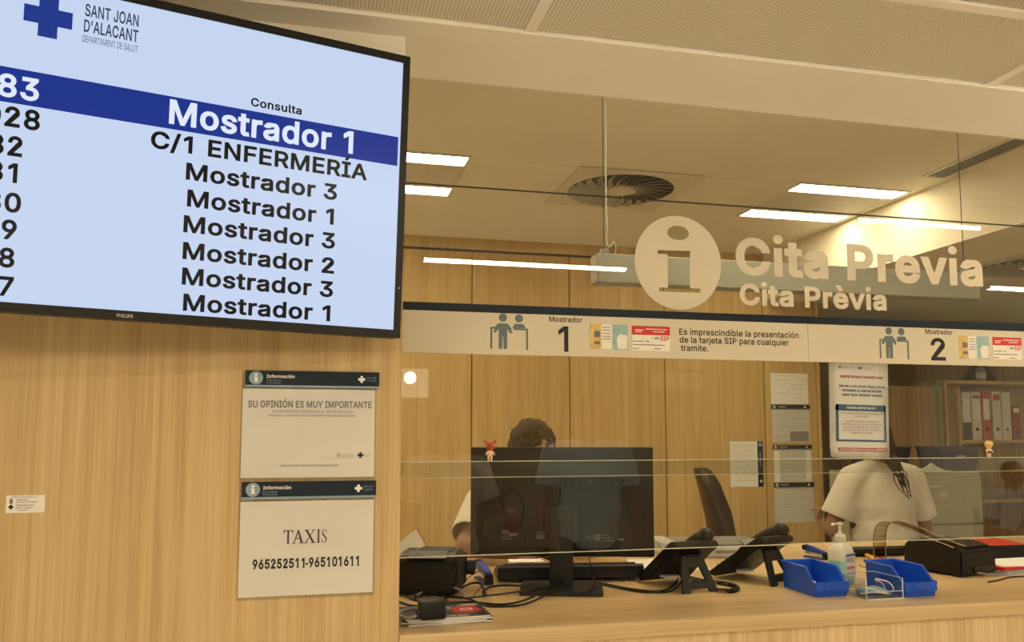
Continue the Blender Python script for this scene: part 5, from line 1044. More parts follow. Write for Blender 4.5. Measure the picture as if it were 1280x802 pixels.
# ---- desk phones
def phone(label, foot, rz, group='black desk phones'):
    """origin under the stand feet, +y towards the user, the keypad face leans up from front edge to the stand"""
    t = thing('desk_phone', label, 'phone', (foot[0], foot[1], T0), rz, group)
    b = bm_new()
    prism(b, [(0.215, 0.004), (0.232, 0.016), (0.045, 0.142), (0.020, 0.142), (0.012, 0.126), (0.06, 0.095), (0.16, 0.018)], -0.075, 0.075, 'X')
    bmesh.ops.bevel(b, geom=b.edges[:], offset=0.004, segments=2, affect='EDGES'); obj('body', b, BLACK, t, 40)
    b = bm_new()
    # A shaped stand with an opening between its legs
    outer_ = [(-0.060, 0.0), (-0.034, 0.0), (-0.030, 0.010), (0.030, 0.010), (0.034, 0.0), (0.060, 0.0), (0.036, 0.100), (-0.036, 0.100)]
    hole = [(-0.030, 0.030), (0.030, 0.030), (0.018, 0.068), (-0.018, 0.068)]
    fb = fill2d([outer_, hole[::-1]]); bmesh.ops.solidify(fb, geom=fb.faces[:], thickness=0.010)
    for v_ in fb.verts: v_.co.y = v_.co.y + v_.co.z * 0.45
    obj('stand', fb, DARKGREY, t)
    b = bm_new()
    for i, x in enumerate((-0.014, 0.006, 0.022)): box(b, (x, 0.045, 0.098), (0.003, 0.006, 0.012))
    obj('stand_ribs', b, BLACK, t)
    # handset in its cradle on the left of the face
    s0, s1 = Vector((0, 0.218, 0.036)), Vector((0, 0.040, 0.155))
    ax = (s1 - s0).normalized(); nrm = Vector((0, ax.z, -ax.y)) * -1
    if nrm.z < 0: nrm = -nrm
    b = bm_new(); L = (s1 - s0).length; x = 0.048
    tube(b, [s0 + Vector((x, 0, 0)) + nrm * 0.004, s0 + ax * L * 0.3 + Vector((x, 0, 0)) + nrm * 0.018, s0 + ax * L * 0.7 + Vector((x, 0, 0)) + nrm * 0.018, s1 + Vector((x, 0, 0)) + nrm * 0.004], 0.015, 12, 6)
    for e in (s0, s1): bmesh.ops.create_uvsphere(b, u_segments=14, v_segments=8, radius=0.026, matrix=Matrix.Translation(e + Vector((x, 0, 0)) + nrm * 0.002) @ Matrix.Diagonal((0.95, 0.95, 0.8, 1)))
    obj('handset', b, BLACK, t, 50)
    b = bm_new()
    for r_ in range(4):
        for k in range(3):
            q = Vector((-0.055 + k * 0.02, 0.20, 0.038)) + ax * (r_ * 0.02); box(b, (q.x, q.y, q.z), (0.013, 0.012, 0.008))
    obj('keypad', b, MIDGREY, t)
    b = bm_new(); q = Vector((-0.03, 0.215, 0.026)) + ax * 0.155; box(b, (0, 0, 0), (0.085, 0.05, 0.004), M=Matrix.Translation(q) @ Matrix.Rotation(math.atan2(-ax.z, ax.y) + math.pi * 0, 4, 'X')); obj('display', b, MIDGREY, t)
    b = bm_new(); box(b, (-0.02, 0.13, 0.028), (0.05, 0.03, 0.006), M=None); obj('rating_label', b, LIGHTGREY, t)
    return t
def coil(label, pts, r=0.006, turns=60, group='coiled phone cords'):
    P = spline([D(x, y, T0 + 0.007 + h) for x, y, h in pts], 14); c = P[0].copy(); c.z = T0
    n = turns * 9; Q = []
    for i in range(n):
        f = i / n * (len(P) - 1); k = int(f); q = P[k].lerp(P[min(k + 1, len(P) - 1)], f - k); d = (P[min(k + 1, len(P) - 1)] - P[k]).normalized()
        a_ = Vector((0, 0, 1)); s_ = d.cross(a_).normalized(); an = i / 9 * 2 * math.pi
        Q.append(q + (math.cos(an) * s_ + math.sin(an) * a_) * r - c)
    b = bm_new(); tube(b, Q, 0.0017, 5, 0); o = obj('coiled_cord', b, BLACK, None, 80); o.location = c
    return tag(o, label, 'cord', group)
fa, fc = D(861, 743), D(892, 738.5)
ph = phone('black desk phone with its A shaped stand toward the glass', ((fa.x + fc.x) / 2, (fa.y + fc.y) / 2), R(9))
dup(ph, Matrix.Translation((1.388, 2.268, T0)) @ Matrix.Rotation(R(24), 4, 'Z'), 'black desk phone just left of the blue bins, turned side on')
coil('coiled black cord right of the near phone', [(862, 722, .0), (880, 726, 0), (900, 728, 0), (916, 731, 0), (922, 735, 0), (915, 738, 0), (895, 737, 0)], 0.0055, 56)
coil('coiled black cord bunched on the folded paper', [(912, 706, .004), (918, 701, .008), (930, 699, .01), (940, 702, .008), (930, 706, .006), (920, 707, .01), (926, 702, .02), (945, 704, .016)], 0.004, 48)

# ---- scanner behind the phones
a, c = D(826, 695.5), D(968, 691)
t = thing('flatbed_scanner', 'flat light grey scanner with a dark lid behind the phones', 'scanner', (a.x + 0.21, 2.93, T0), R(-9))
b = bm_new(); box(b, (0, 0, 0.020), (0.40, 0.24, 0.040), bevel=0.006); obj('base', b, LIGHTGREY, t, 40)
b = bm_new(); box(b, (0.01, 0.005, 0.045), (0.37, 0.22, 0.010), bevel=0.003); obj('lid', b, MIDGREY, t, 40)
b = bm_new(); box(b, (-0.17, 0, 0.045), (0.06, 0.235, 0.018), bevel=0.008); obj('hinge_block', b, LIGHTGREY, t, 40)
b = bm_new(); box(b, (0.04, -0.1205, 0.022), (0.10, 0.002, 0.010)); obj('button_row', b, MIDGREY, t)

# ---- blue bins
def bin_(label, x0, y0, group='blue stacking bins'):
    t = thing('storage_bin', label, 'bin', (x0, y0, T0), 0, group)
    w_, d_, h_ = 0.105, 0.172, 0.078; th_ = 0.0022
    b = bm_new()
    ins = 0.008
    side = [(0.006, 0.0), (d_ - 0.004, 0.0), (d_, h_), (0.052, h_ * 0.985), (0.016, 0.040), (0.0, 0.036), (0.003, 0.014)]
    for s in (0, 1):
        xa = 0.0055 if s == 0 else w_ - 0.0055
        fs = prism(b, side, xa - th_ / 2, xa + th_ / 2, 'X')
    box(b, (w_ / 2, d_ / 2, 0.006), (w_ - 0.012, d_ - 0.016, th_)); box(b, (w_ / 2, d_ - 0.003, h_ / 2), (w_ - 0.011, th_, h_))
    obj('shell', b, BLUE_BIN, t)
    b = bm_new(); prism(b, [(-0.001, 0.016), (0.004, 0.014), (0.006, 0.040), (0.0, 0.041)], 0.0, w_, 'X')
    obj('front_lip', b, BLUE_BIN, t)
    b = bm_new(); box(b, (w_ / 2, -0.0012, 0.028), (0.05, 0.003, 0.020), bevel=0.001); obj('label_holder', b, BLUE_BIN, t)
    b = bm_new(); prism(b, [(0.006, 0.0), (0.010, 0.0), (0.008, 0.016), (0.004, 0.016)], 0.008, w_ - 0.008, 'X'); obj('toe_board', b, BLUE_BIN, t)
    for s in (0, 1):
        xa = 0.002 if s == 0 else w_ - 0.002
        b = bm_new(); tube(b, [(xa, d_, h_ - 0.002), (xa, 0.052, h_ - 0.003), (xa, 0.018, 0.042), (xa, 0.0, 0.038)], 0.0042, 8, 0); obj('side_rim', b, BLUE_BIN, t)
    b = bm_new(); tube(b, [(0.002, d_, h_ - 0.002), (w_ - 0.002, d_, h_ - 0.002)], 0.0042, 8, 0); obj('back_rim', b, BLUE_BIN, t)
    return t
p = D(1020, 747); bn = bin_('blue stacking bin left of the acrylic tray, with white paper inside', p.x, p.y)
p = D(1131.5, 747); dup(bn, Matrix.Translation((p.x, p.y, T0)), 'blue stacking bin right of the acrylic tray, empty')
p = bn.location
paper_sheet('white paper lying inside the left blue bin', [Vector((p.x + 0.02, p.y + 0.022, 0)), Vector((p.x + 0.092, p.y + 0.03, 0)), Vector((p.x + 0.088, p.y + 0.12, 0)), Vector((p.x + 0.02, p.y + 0.11, 0))], T0 + 0.0075, th=0.008)

# ---- acrylic tray with a face mask in it
pa = D(1066, 747.5)
tx0, ty0, tw, td, thh = 1.4745, 2.004, 0.118, 0.125, 0.052
t = thing('acrylic_tray', 'clear acrylic tray with a face mask between the blue bins', 'tray', (tx0, ty0, T0))
b = bm_new(); box(b, (tw / 2, td / 2, 0.0015), (tw, td, 0.003)); obj('tray_floor', b, ACRYLIC, t)
b = bm_new(); box(b, (tw / 2, 0.0015, 0.012), (tw, 0.003, 0.018)); obj('front_wall', b, ACRYLIC, t)
for x in (0.0015, tw - 0.0015): b = bm_new(); box(b, (x, td / 2, 0.003 + thh / 2), (0.003, td - 0.007, thh)); obj('side_wall', b, ACRYLIC, t)
b = bm_new(); box(b, (tw / 2, td - 0.0015, 0.003 + thh / 2), (tw - 0.007, 0.003, thh)); obj('back_wall', b, ACRYLIC, t)
b = bm_new(); e_ = 0.0012; zt_ = 0.003 + thh
for x in (0.0015, tw - 0.0015): box(b, (x, td / 2, zt_), (0.003, td, e_)); box(b, (x, 0.0036, 0.003 + thh / 2), (0.003, e_, thh))
box(b, (tw / 2, td - 0.0015, zt_), (tw, 0.003, e_)); box(b, (tw / 2, 0.0015, 0.0215), (tw, 0.003, e_)); box(b, (tw / 2, -0.0003, 0.0015), (tw, e_, 0.003))
obj('bright_edge', b, plain('acrylic_edge', (0.62, 0.66, 0.68), 0.2, 0.6), t)
t = thing('face_mask', 'pale blue face mask with white ear loops in the acrylic tray', 'mask', (tx0 + 0.066, ty0 + 0.062, T0 + 0.0055), R(-14))
b = bm_new(); n = 10
rows_ = []
for i in range(n + 1):
    u = i / n - 0.5
    rows_.append([b.verts.new((u * 0.10, (k / 6 - 0.5) * 0.06, 0.004 + 0.016 * (1 - 4 * u * u) * math.cos((k / 6 - 0.5) * 2.6) + (0.002 if k % 2 else 0))) for k in range(7)])
for i in range(n):
    for k in range(6): b.faces.new((rows_[i][k], rows_[i + 1][k], rows_[i + 1][k + 1], rows_[i][k + 1]))
bmesh.ops.solidify(b, geom=b.faces[:], thickness=0.0012)
obj('mask_body', b, plain('mask_blue', (0.42, 0.58, 0.66), 0.8, 0.2), t, 180)
for s, pts in ((1, [(0.048, -0.026, 0.008), (0.046, -0.044, 0.022), (0.03, -0.046, 0.040), (0.002, -0.03, 0.046), (0.005, -0.012, 0.040), (0.03, 0.005, 0.030), (0.048, 0.02, 0.010)]),
               (-1, [(-0.048, -0.026, 0.006), (-0.056, -0.046, 0.006), (-0.03, -0.058, 0.012), (0.0, -0.052, 0.010), (0.03, -0.052, 0.006), (-0.01, -0.044, 0.016), (-0.04, -0.02, 0.02), (-0.048, 0.02, 0.008)])):
    b = bm_new(); tube(b, pts, 0.0014, 6, 8); obj('ear_loop', b, plain('white_elastic', (0.8, 0.79, 0.76), 0.8), t, 80)

bpy.data.objects['face_mask'].scale = (0.88, 0.88, 0.95)

# ---- hand gel
p = (D(1041, 728) + D(1074, 733)) / 2
t = thing('gel_bottle', 'translucent hand gel pump bottle with teal gel, behind the blue bins', 'bottle', (p.x, p.y + 0.02, T0), R(24))
def rr(hw, hd, z, n=5, rad=0.012):
    pts = []
    for cx_, cy_, a0 in ((hw - rad, hd - rad, 0), (-hw + rad, hd - rad, 90), (-hw + rad, -hd + rad, 180), (hw - rad, -hd + rad, 270)):
        for k in range(n): a_ = R(a0 + 90 * k / (n - 1)); pts.append((cx_ + rad * math.cos(a_), cy_ + rad * math.sin(a_), z))
    return pts
def loft(bm, secs):
    rings = [[bm.verts.new(q) for q in s] for s in secs]; fs = []
    for A_, B_ in zip(rings, rings[1:]):
        for k in range(len(A_)): fs.append(bm.faces.new((A_[k], A_[(k + 1) % len(A_)], B_[(k + 1) % len(B_)], B_[k])))
    fs.append(bm.faces.new(rings[0][::-1])); fs.append(bm.faces.new(rings[-1])); bmesh.ops.recalc_face_normals(bm, faces=fs)
hw, hd = 0.036, 0.027
b = bm_new(); loft(b, [rr(hw, hd, 0.0805), rr(hw, hd, 0.110), rr(hw - .004, hd - .003, 0.124), rr(0.022, 0.018, 0.136, rad=.012), rr(0.014, 0.014, 0.142, rad=0.0139)])
obj('body', b, milky('cloudy_plastic', (0.80, 0.80, 0.72), 0.3, 0.25), t, 50)
b = bm_new(); loft(b, [rr(hw - .003, hd - .003, 0, rad=.010), rr(hw, hd, 0.004), rr(hw, hd, 0.080)]); obj('gel', b, plain('teal_gel', (0.30, 0.62, 0.58), 0.3), t, 50)
b = bm_new(); box(b, (0.006, -hd - 0.0004, 0.062), (0.052, 0.0008, 0.085)); lb = obj('label', b, plain('gel_label', (0.60, 0.60, 0.60), 0.5), t)
b = bm_new(); sheet(b, -0.018, 0.094, 0.030, 0.103, -hd - 0.0014, -hd - 0.0009); obj('label_band', b, plain('gel_navy', (0.08, 0.10, 0.25), 0.5), lb)
b = bm_new()
for z_ in (0.086, 0.081, 0.076, 0.04, 0.036): sheet(b, -0.016, z_, 0.026, z_ + 0.0022, -hd - 0.0014, -hd - 0.0009)
obj('label_print', b, INK_SOFT, lb)
b = bm_new()
for k in range(3): cx_ = -0.008 + k * 0.014; prism(b, [(cx_, 0.050), (cx_ + 0.006, 0.056), (cx_, 0.062), (cx_ - 0.006, 0.056)], -hd - 0.0014, -hd - 0.0009, 'Y')
obj('hazard_marks', b, RED, lb)
WHITEP = plain('white_plastic', (0.78, 0.77, 0.72), 0.35, 0.5)
b = bm_new(); lathe(b, [(0.0165, 0.141), (0.0165, 0.160), (0.0155, 0.161), (0.0145, 0.166), (0.008, 0.167), (0.0075, 0.172), (0.0045, 0.173), (0.0042, 0.198)], (0, 0, 0), 24); obj('pump_collar', b, WHITEP, t, 40)
b = bm_new(); prism(b, [(-0.014, 0.198), (0.010, 0.196), (0.012, 0.202), (0.008, 0.206), (-0.012, 0.205), (-0.034, 0.207), (-0.040, 0.201), (-0.040, 0.197), (-0.034, 0.201)], -0.006, 0.006, 'Y'); bmesh.ops.bevel(b, geom=b.edges[:], offset=0.0012, segments=2, affect='EDGES'); obj('pump_head', b, WHITEP, t, 40)

t_b = bpy.data.objects['gel_bottle']; t_b.scale = (1, 1, 0.89)

# ---- pens
def pen(label, a, c, r_, bodym, capm, group='pens on the worktop'):
    d = c - a; d.z = 0; L = d.length
    t = thing('pen', label, 'pen', (a.x, a.y, T0 + r_), math.atan2(d.y, d.x), group)
    b = bm_new(); lathe(b, [(r_ * 0.7, 0.0), (r_, 0.004), (r_, L * 0.62), (r_ * 0.9, L * 0.64)], (0, 0, 0), 14, 'X'); obj('barrel', b, bodym, t, 40)
    b = bm_new(); lathe(b, [(r_ * 0.95, L * 0.64), (r_ * 1.08, L * 0.66), (r_ * 1.08, L * 0.97), (r_ * 0.8, L)], (0, 0, 0), 14, 'X'); obj('cap', b, capm, t, 40)
    b = bm_new(); box(b, (L * 0.82, 0, r_ * 1.2), (L * 0.28, r_ * 0.5, r_ * 0.3)); obj('clip', b, capm, t)
YEL = plain('yellow_plastic', (0.75, 0.42, 0.015), 0.4, 0.5)
pen('yellow highlighter lying right of the gel bottle', D(1083, 696), D(1105, 706.5), 0.0075, YEL, YEL)
pen('white pen with a red end beside the yellow highlighter', D(1126, 709), D(1098, 700), 0.0055, WHITEP, RED)

# ---- receipt printer on the right with its smoked lid up
a, c, e = D(1202.5, 722.5), D(1244, 716), D(1153, 706)
rz = math.atan2(c.y - a.y, c.x - a.x) * 0.75
t = thing('receipt_printer', 'black receipt printer with a curved smoked lid, right of the bins', 'printer', (a.x, a.y, T0), rz)
w_, d_ = 0.175, 0.21
b = bm_new(); prism(b, [(0.0, 0.006), (d_, 0.006), (d_, 0.075), (d_ - 0.02, 0.100), (0.07, 0.100), (0.008, 0.086), (0.0, 0.08)], 0, w_, 'X'); bmesh.ops.bevel(b, geom=b.edges[:], offset=0.005, segments=2, affect='EDGES'); obj('case', b, BLACK, t, 40)
b = bm_new(); prism(b, [(0.015, 0.092), (0.07, 0.102), (0.16, 0.104), (0.17, 0.099), (0.07, 0.097)], 0.045, w_ - 0.006, 'X'); obj('top_cover', b, DARKGREY, t)
b = bm_new(); box(b, (w_ / 2 + 0.02, -0.001, 0.022), (0.10, 0.006, 0.018)); obj('cable_bay', b, BLACK_GLOSS, t)
for sx in (0.02, w_ - 0.02):
    for sy in (0.02, d_ - 0.02): b = bm_new(); lathe(b, [(0.008, 0), (0.008, 0.007)], (sx, sy, 0), 12); obj('foot', b, BLACK, t)
# lid: a bent smoked sheet rising from the top cover and curling down behind
path = [(0.02, 0.092), (0.10, 0.112), (0.19, 0.138), (0.26, 0.150), (0.30, 0.142), (0.32, 0.112), (0.325, 0.06), (0.325, 0.004)]
P = spline([Vector((0, y_, z_)) for y_, z_ in path], 6); b = bm_new()
A_ = [[b.verts.new((x, q.y, q.z)) for q in P] for x in (-0.004, 0.056)]
for k in range(len(P) - 1): b.faces.new((A_[0][k], A_[0][k + 1], A_[1][k + 1], A_[1][k]))
bmesh.ops.solidify(b, geom=b.faces[:], thickness=0.003); obj('lid', b, SMOKED, t, 180)
for x in (-0.004, 0.056):
    b = bm_new(); tube(b, [(x, q.y, q.z) for q in P], 0.0022, 6, 0); obj('lid_rim', b, plain('bronze_edge', (0.26, 0.19, 0.10), 0.25, 0.6), t, 80)

# ---- right edge: folder, papers
a = D(1243, 691, ZC + 0.03)
t = thing('folder', 'red folder lying behind the keyboard at the right edge', 'folder', (a.x + 0.17, a.y + 0.27, T0), R(-8))
b = bm_new(); box(b, (0, 0, 0.010), (0.32, 0.22, 0.020)); obj('papers', b, plain('kraft_paper', (0.50, 0.36, 0.20), 0.7), t)
b = bm_new(); box(b, (0, 0, 0.0255), (0.33, 0.23, 0.010), bevel=0.002); obj('cover', b, plain('orange_red_card', (0.60, 0.055, 0.02), 0.5), t)
a, c = D(1246, 719), D(1275, 714)
t = thing('book', 'thin red and blue book under the white paper, right edge', 'book', ((a.x + c.x) / 2 + 0.03, a.y + 0.10, T0), R(10))
b = bm_new(); box(b, (0, 0, 0.005), (0.15, 0.18, 0.010)); obj('lower_cover', b, plain('pale_blue_card', (0.22, 0.36, 0.42), 0.5), t)
b = bm_new(); box(b, (0, 0.004, 0.0155), (0.148, 0.17, 0.011)); obj('red_cover', b, RED, t)
p = t.location
paper_sheet('white paper lying on the red and blue book', [Vector((p.x - 0.05, p.y - 0.07, 0)), Vector((p.x + 0.16, p.y - 0.10, 0)), Vector((p.x + 0.19, p.y + 0.07, 0)), Vector((p.x - 0.03, p.y + 0.06, 0))], T0 + 0.0212, th=0.003)

# ---- small toy figures standing on the edge of the lower pane
def toy(label, px, kind):
    q = aY(px, 574, YG + 0.002)
    t = thing('toy_figure', label, 'toy', (q.x, YG + 0.002, zlo1 + 0.0005), group='little toy figures on the glass edge')
    TSKIN = plain('toy_skin', (0.72, 0.50, 0.33), 0.5)
    b = bm_new()
    for s in (-1, 1): tube(b, [(s * 0.0035, 0, 0.0), (s * 0.004, 0, 0.008), (s * 0.0035, 0, 0.015)], 0.0028, 10, 4)
    bmesh.ops.create_uvsphere(b, u_segments=16, v_segments=10, radius=1, matrix=Matrix.Translation((0, 0, 0.020)) @ Matrix.Diagonal((0.0072, 0.0058, 0.0085, 1)))
    for s in (-1, 1): tube(b, [(s * 0.006, 0, 0.024), (s * 0.0095, -0.002, 0.020), (s * 0.010, -0.004, 0.015)], 0.002, 8, 4)
    obj('body', b, TSKIN, t, 180)
    b = bm_new(); bmesh.ops.create_uvsphere(b, u_segments=18, v_segments=12, radius=1, matrix=Matrix.Translation((0, 0, 0.036)) @ Matrix.Diagonal((0.0105, 0.0098, 0.0105, 1))); obj('head', b, TSKIN, t, 180)
    if kind == 'hood':
        HOOD = plain('toy_red', (0.42, 0.06, 0.025), 0.5)
        b = bm_new(); bmesh.ops.create_uvsphere(b, u_segments=18, v_segments=12, radius=1, matrix=Matrix.Translation((0, -0.001, 0.037)) @ Matrix.Diagonal((0.0115, 0.0105, 0.0112, 1))); hd_ = obj('hood', b, HOOD, t, 180)
        for s in (-1, 1):
            b = bm_new(); prism(b, [(s * 0.005, 0.045), (s * 0.010, 0.042), (s * 0.0165, 0.050), (s * 0.0155, 0.056), (s * 0.009, 0.052)], -0.002, 0.002, 'Y'); obj('ear', b, HOOD, hd_)
    else:
        b = bm_new(); bmesh.ops.create_uvsphere(b, u_segments=18, v_segments=12, radius=1, matrix=Matrix.Translation((0, -0.001, 0.0395)) @ Matrix.Diagonal((0.0125, 0.0115, 0.0105, 1))); obj('hair', b, plain('toy_blond', (0.72, 0.50, 0.16), 0.6, vary=0.15, scale=300, bump=0.3), t, 180)
        b = bm_new(); lathe(b, [(0.006, 0.0125), (0.0082, 0.014), (0.0082, 0.017), (0.007, 0.018)], (0, 0, 0), 16); obj('briefs', b, plain('toy_navy', (0.03, 0.04, 0.07), 0.5), t, 40)
toy('tiny toy figure in a red eared hood above the monitor', 612.5, 'hood')
toy('tiny blond toy figure on the glass edge, right of the notice', 1236.5, 'blond')
# ================================================================ office ceiling and furniture
SIGNG = plain('hanging_sign_grey', (0.30, 0.30, 0.26), 0.5)
Yb = 2.70
a, c, d = aY(747, 316, Yb), aY(1226, 371, Yb), aY(747, 352, Yb)
t = thing('hanging_sign', 'blank grey box sign hung on two wires behind the glass', 'sign', (a.x, Yb, d.z))
w_, h_ = c.x - a.x, a.z - d.z
b = bm_new(); box(b, (w_ / 2, 0.035, h_ / 2), (w_, 0.07, h_), bevel=0.002, seg=1); obj('sign_box', b, SIGNG, t)
b = bm_new(); box(b, (-0.001, 0.035, h_ / 2), (0.003, 0.066, h_ - 0.006)); obj('end_cap', b, plain('sign_end', (0.42, 0.38, 0.30), 0.5), t)
x1 = aY(757, 300, Yb + 0.035).x - a.x; x2 = aY(1205, 300, Yb + 0.035).x - a.x
for x in (x1, x2):
    b = bm_new(); tube(b, [(x - 0.007, 0.035, h_ + 0.02), (x - 0.007, 0.035, ZO - d.z - 0.001)], 0.0016, 6, 0); obj('hanging_wire', b, DARKGREY, t)
    b = bm_new(); box(b, (x - 0.005, 0.035, h_ + 0.012), (0.03, 0.02, 0.024), bevel=0.004); obj('wire_clip', b, MIDGREY, t)
b = bm_new(); tube(b, [(x1 + 0.004, 0.035, ZO - d.z - 0.001), (x1 + 0.003, 0.035, 0.3), (x1 + 0.006, 0.034, h_ + 0.10), (x1 + 0.002, 0.034, h_ + 0.06), (x1 + 0.012, 0.033, h_ + 0.03), (x1 + 0.03, 0.033, h_ + 0.05), (x1 + 0.038, 0.033, h_ + 0.025), (x1 + 0.03, 0.035, h_)], 0.0022, 6, 8); obj('power_cord', b, LIGHTGREY, t, 80)

GLOW_O = glow('office_lamp', LAMP, OFFICE_POWER)
def light_panel(label, x0, y0):
    t = thing('ceiling_light', label, 'ceiling light', (x0, y0, ZO), group='recessed office ceiling lights')
    s = 0.645
    fr_ = plain('lamp_frame', (0.62, 0.58, 0.50), 0.5)
    b = bm_new()
    for c_, z_ in (((s / 2, 0.006), (s, 0.012)), ((s / 2, s - 0.006), (s, 0.012)), ((0.006, s / 2), (0.012, s - 0.024)), ((s - 0.006, s / 2), (0.012, s - 0.024))): box(b, (c_[0], c_[1], -0.004), (z_[0], z_[1], 0.007))
    obj('frame', b, fr_, t)
    b = bm_new(); box(b, (s / 2, s / 2, -0.003), (s - 0.026, 0.36, 0.005)); obj('middle_panel', b, fr_, t)
    for y_ in (0.075, s - 0.075): b = bm_new(); box(b, (s / 2, y_, -0.003), (s - 0.03, 0.115, 0.005)); obj('light_strip', b, GLOW_O, t)
    return t
lp = light_panel('bright twin strip ceiling light above the lettering, by the bulkhead', 2.335, 3.57)
dup(lp, Matrix.Translation((0.02, 3.57, ZO)), 'twin strip ceiling light at the left, next to the screen')
dup(lp, Matrix.Translation((-0.80, 3.57, ZO)), 'added twin strip fill light farther left, unseen behind the oak wall')  # added out of view to share the office lighting
dup(lp, Matrix.Translation((1.185, 2.148, ZO)), 'added twin strip fill light, unseen right above the glass screen')  # extra hidden panel, put in so the visible strips can be dimmer

VANE = plain('diffuser_white', (0.66, 0.61, 0.50), 0.5)
def diffuser(label, x0, y0, z, s=0.645):
    t = thing('air_diffuser', label, 'air vent', (x0 + s / 2, y0 + s / 2, z), group='swirl air diffusers in the ceiling')
    b = bm_new(); r_ = 0.272; k = 48
    loops = [[(-s / 2, -s / 2), (s / 2, -s / 2), (s / 2, s / 2), (-s / 2, s / 2)], [(r_ * math.cos(2 * math.pi * i / k), r_ * math.sin(2 * math.pi * i / k)) for i in range(k)][::-1]]
    b.free(); b = fill2d(loops); bmesh.ops.solidify(b, geom=b.faces[:], thickness=0.003)
    bmesh.ops.rotate(b, verts=b.verts, cent=(0, 0, 0), matrix=Matrix.Rotation(R(-90), 3, 'X')); bmesh.ops.translate(b, verts=b.verts, vec=(0, 0, -0.003)); obj('face_plate', b, VANE, t)
    b = bm_new(); lathe(b, [(0.29, -0.0015), (0.29, -0.0005)], (0, 0, 0), 48); obj('dark_throat', b, BLACK, t)
    b = bm_new(); lathe(b, [(0.075, -0.010), (0.09, -0.006), (0.09, -0.002)], (0, 0, 0), 32); obj('hub', b, VANE, t)
    for i in range(24):
        an = 2 * math.pi * i / 24; b = bm_new()
        for r0, r1 in ((0.08, 0.272),):
            n = 6; rows_ = []
            for k in range(n + 1):
                r2 = r0 + (r1 - r0) * k / n; a_ = an + 0.35 * (k / n) ** 1.3
                half = 0.007 + 0.016 * k / n
                cx_, cy_ = r2 * math.cos(a_), r2 * math.sin(a_); tx_, ty_ = -math.sin(a_), math.cos(a_)
                rows_.append([b.verts.new((cx_ - tx_ * half, cy_ - ty_ * half, -0.017)), b.verts.new((cx_ + tx_ * half * 0.55, cy_ + ty_ * half * 0.55, -0.004))])
            for A_, B_ in zip(rows_, rows_[1:]): b.faces.new((A_[0], B_[0], B_[1], A_[1]))
        bmesh.ops.solidify(b, geom=b.faces[:], thickness=0.0012); obj('vane', b, VANE, t, 60)
    return t
df = diffuser('swirl air diffuser in the office ceiling, near the hanging wire', 1.185, 3.585, ZO)
dup(df, Matrix.Translation((3.86, 3.70, 2.485)), 'swirl air diffuser in the low ceiling at the right edge')
t = thing('slot_vent', 'dark linear slot vent in the office ceiling, upper right', 'air vent', (2.852, 2.25, ZO))
b = bm_new(); box(b, (0.066, 0.545, -0.002), (0.10, 1.07, 0.003)); obj('dark_slot', b, plain('vent_dark', (0.07, 0.06, 0.04), 0.6), t)
b = bm_new(); box(b, (0.008, 0.545, -0.004), (0.016, 1.10, 0.007)); box(b, (0.128, 0.545, -0.004), (0.012, 1.10, 0.007)); box(b, (0.068, 1.09, -0.004), (0.108, 0.014, 0.007)); obj('frame', b, VANE, t)
b = bm_new(); box(b, (0.022, 0.545, -0.005), (0.008, 1.07, 0.005)); obj('blade', b, DARKGREY, t)

# ---- office chair
q = aY(898, 640, 3.50)
t = thing('office_chair', 'high backed dark brown office chair between monitor and phones', 'chair', (2.13, 3.62, 0), R(58))
LEATHER = plain('dark_leather', (0.018, 0.010, 0.007), 0.38, 0.5, bump=0.15)
b = bm_new(); secs = []
for z_, y_, hw_, th_ in ((0.72, 0.20, 0.19, 0.035), (0.85, 0.225, 0.215, 0.045), (1.00, 0.235, 0.225, 0.045), (1.15, 0.255, 0.22, 0.04), (1.30, 0.295, 0.20, 0.032), (1.365, 0.318, 0.175, 0.026), (1.385, 0.326, 0.14, 0.018)):
    sec = []
    for k in range(20):
        a_ = 2 * math.pi * k / 20; cx_ = math.copysign(abs(math.cos(a_)) ** 0.6, math.cos(a_)); sy_ = math.copysign(abs(math.sin(a_)) ** 0.6, math.sin(a_))
        sec.append((hw_ * cx_, y_ + th_ * sy_ - 0.05 * (hw_ * cx_ / 0.2) ** 2, z_))
    secs.append(sec)
loft(b, secs); obj('backrest', b, LEATHER, t, 180)
b = bm_new(); box(b, (0, 0, 0.68), (0.48, 0.46, 0.09), bevel=0.03, seg=3); obj('seat', b, LEATHER, t, 180)
for s in (-1, 1):
    b = bm_new(); box(b, (s * 0.27, 0.02, 0.955), (0.06, 0.27, 0.03), bevel=0.012, seg=3); ar = obj('armrest', b, BLACK, t, 180)
    b = bm_new(); tube(b, [(s * 0.27, 0.05, 0.945), (s * 0.275, 0.06, 0.80), (s * 0.25, 0.05, 0.68), (s * 0.18, 0.04, 0.64)], 0.014, 10, 6); obj('arm_post', b, BLACK, ar, 80)
b = bm_new(); tube(b, [(0, 0.16, 0.645), (0, 0.25, 0.66), (0, 0.265, 0.80)], 0.022, 10, 5); obj('back_bracket', b, BLACK, t, 80)
b = bm_new(); lathe(b, [(0.03, 0.10), (0.03, 0.40), (0.02, 0.41), (0.02, 0.635)], (0, 0, 0), 18); obj('gas_column', b, BLACK, t, 50)
for k in range(5):
    a_ = 2 * math.pi * k / 5; e = Vector((0.28 * math.cos(a_), 0.28 * math.sin(a_), 0.07))
    b = bm_new(); tube(b, [(0, 0, 0.12), (e.x * 0.6, e.y * 0.6, 0.105), e], 0.022, 8, 4, 0.014); lg = obj('star_leg', b, BLACK, t, 80)
    b = bm_new(); lathe(b, [(0.028, -0.012), (0.028, 0.012)], (e.x, e.y, 0.0285), 16, 'X'); obj('castor', b, BLACK, lg, 40)

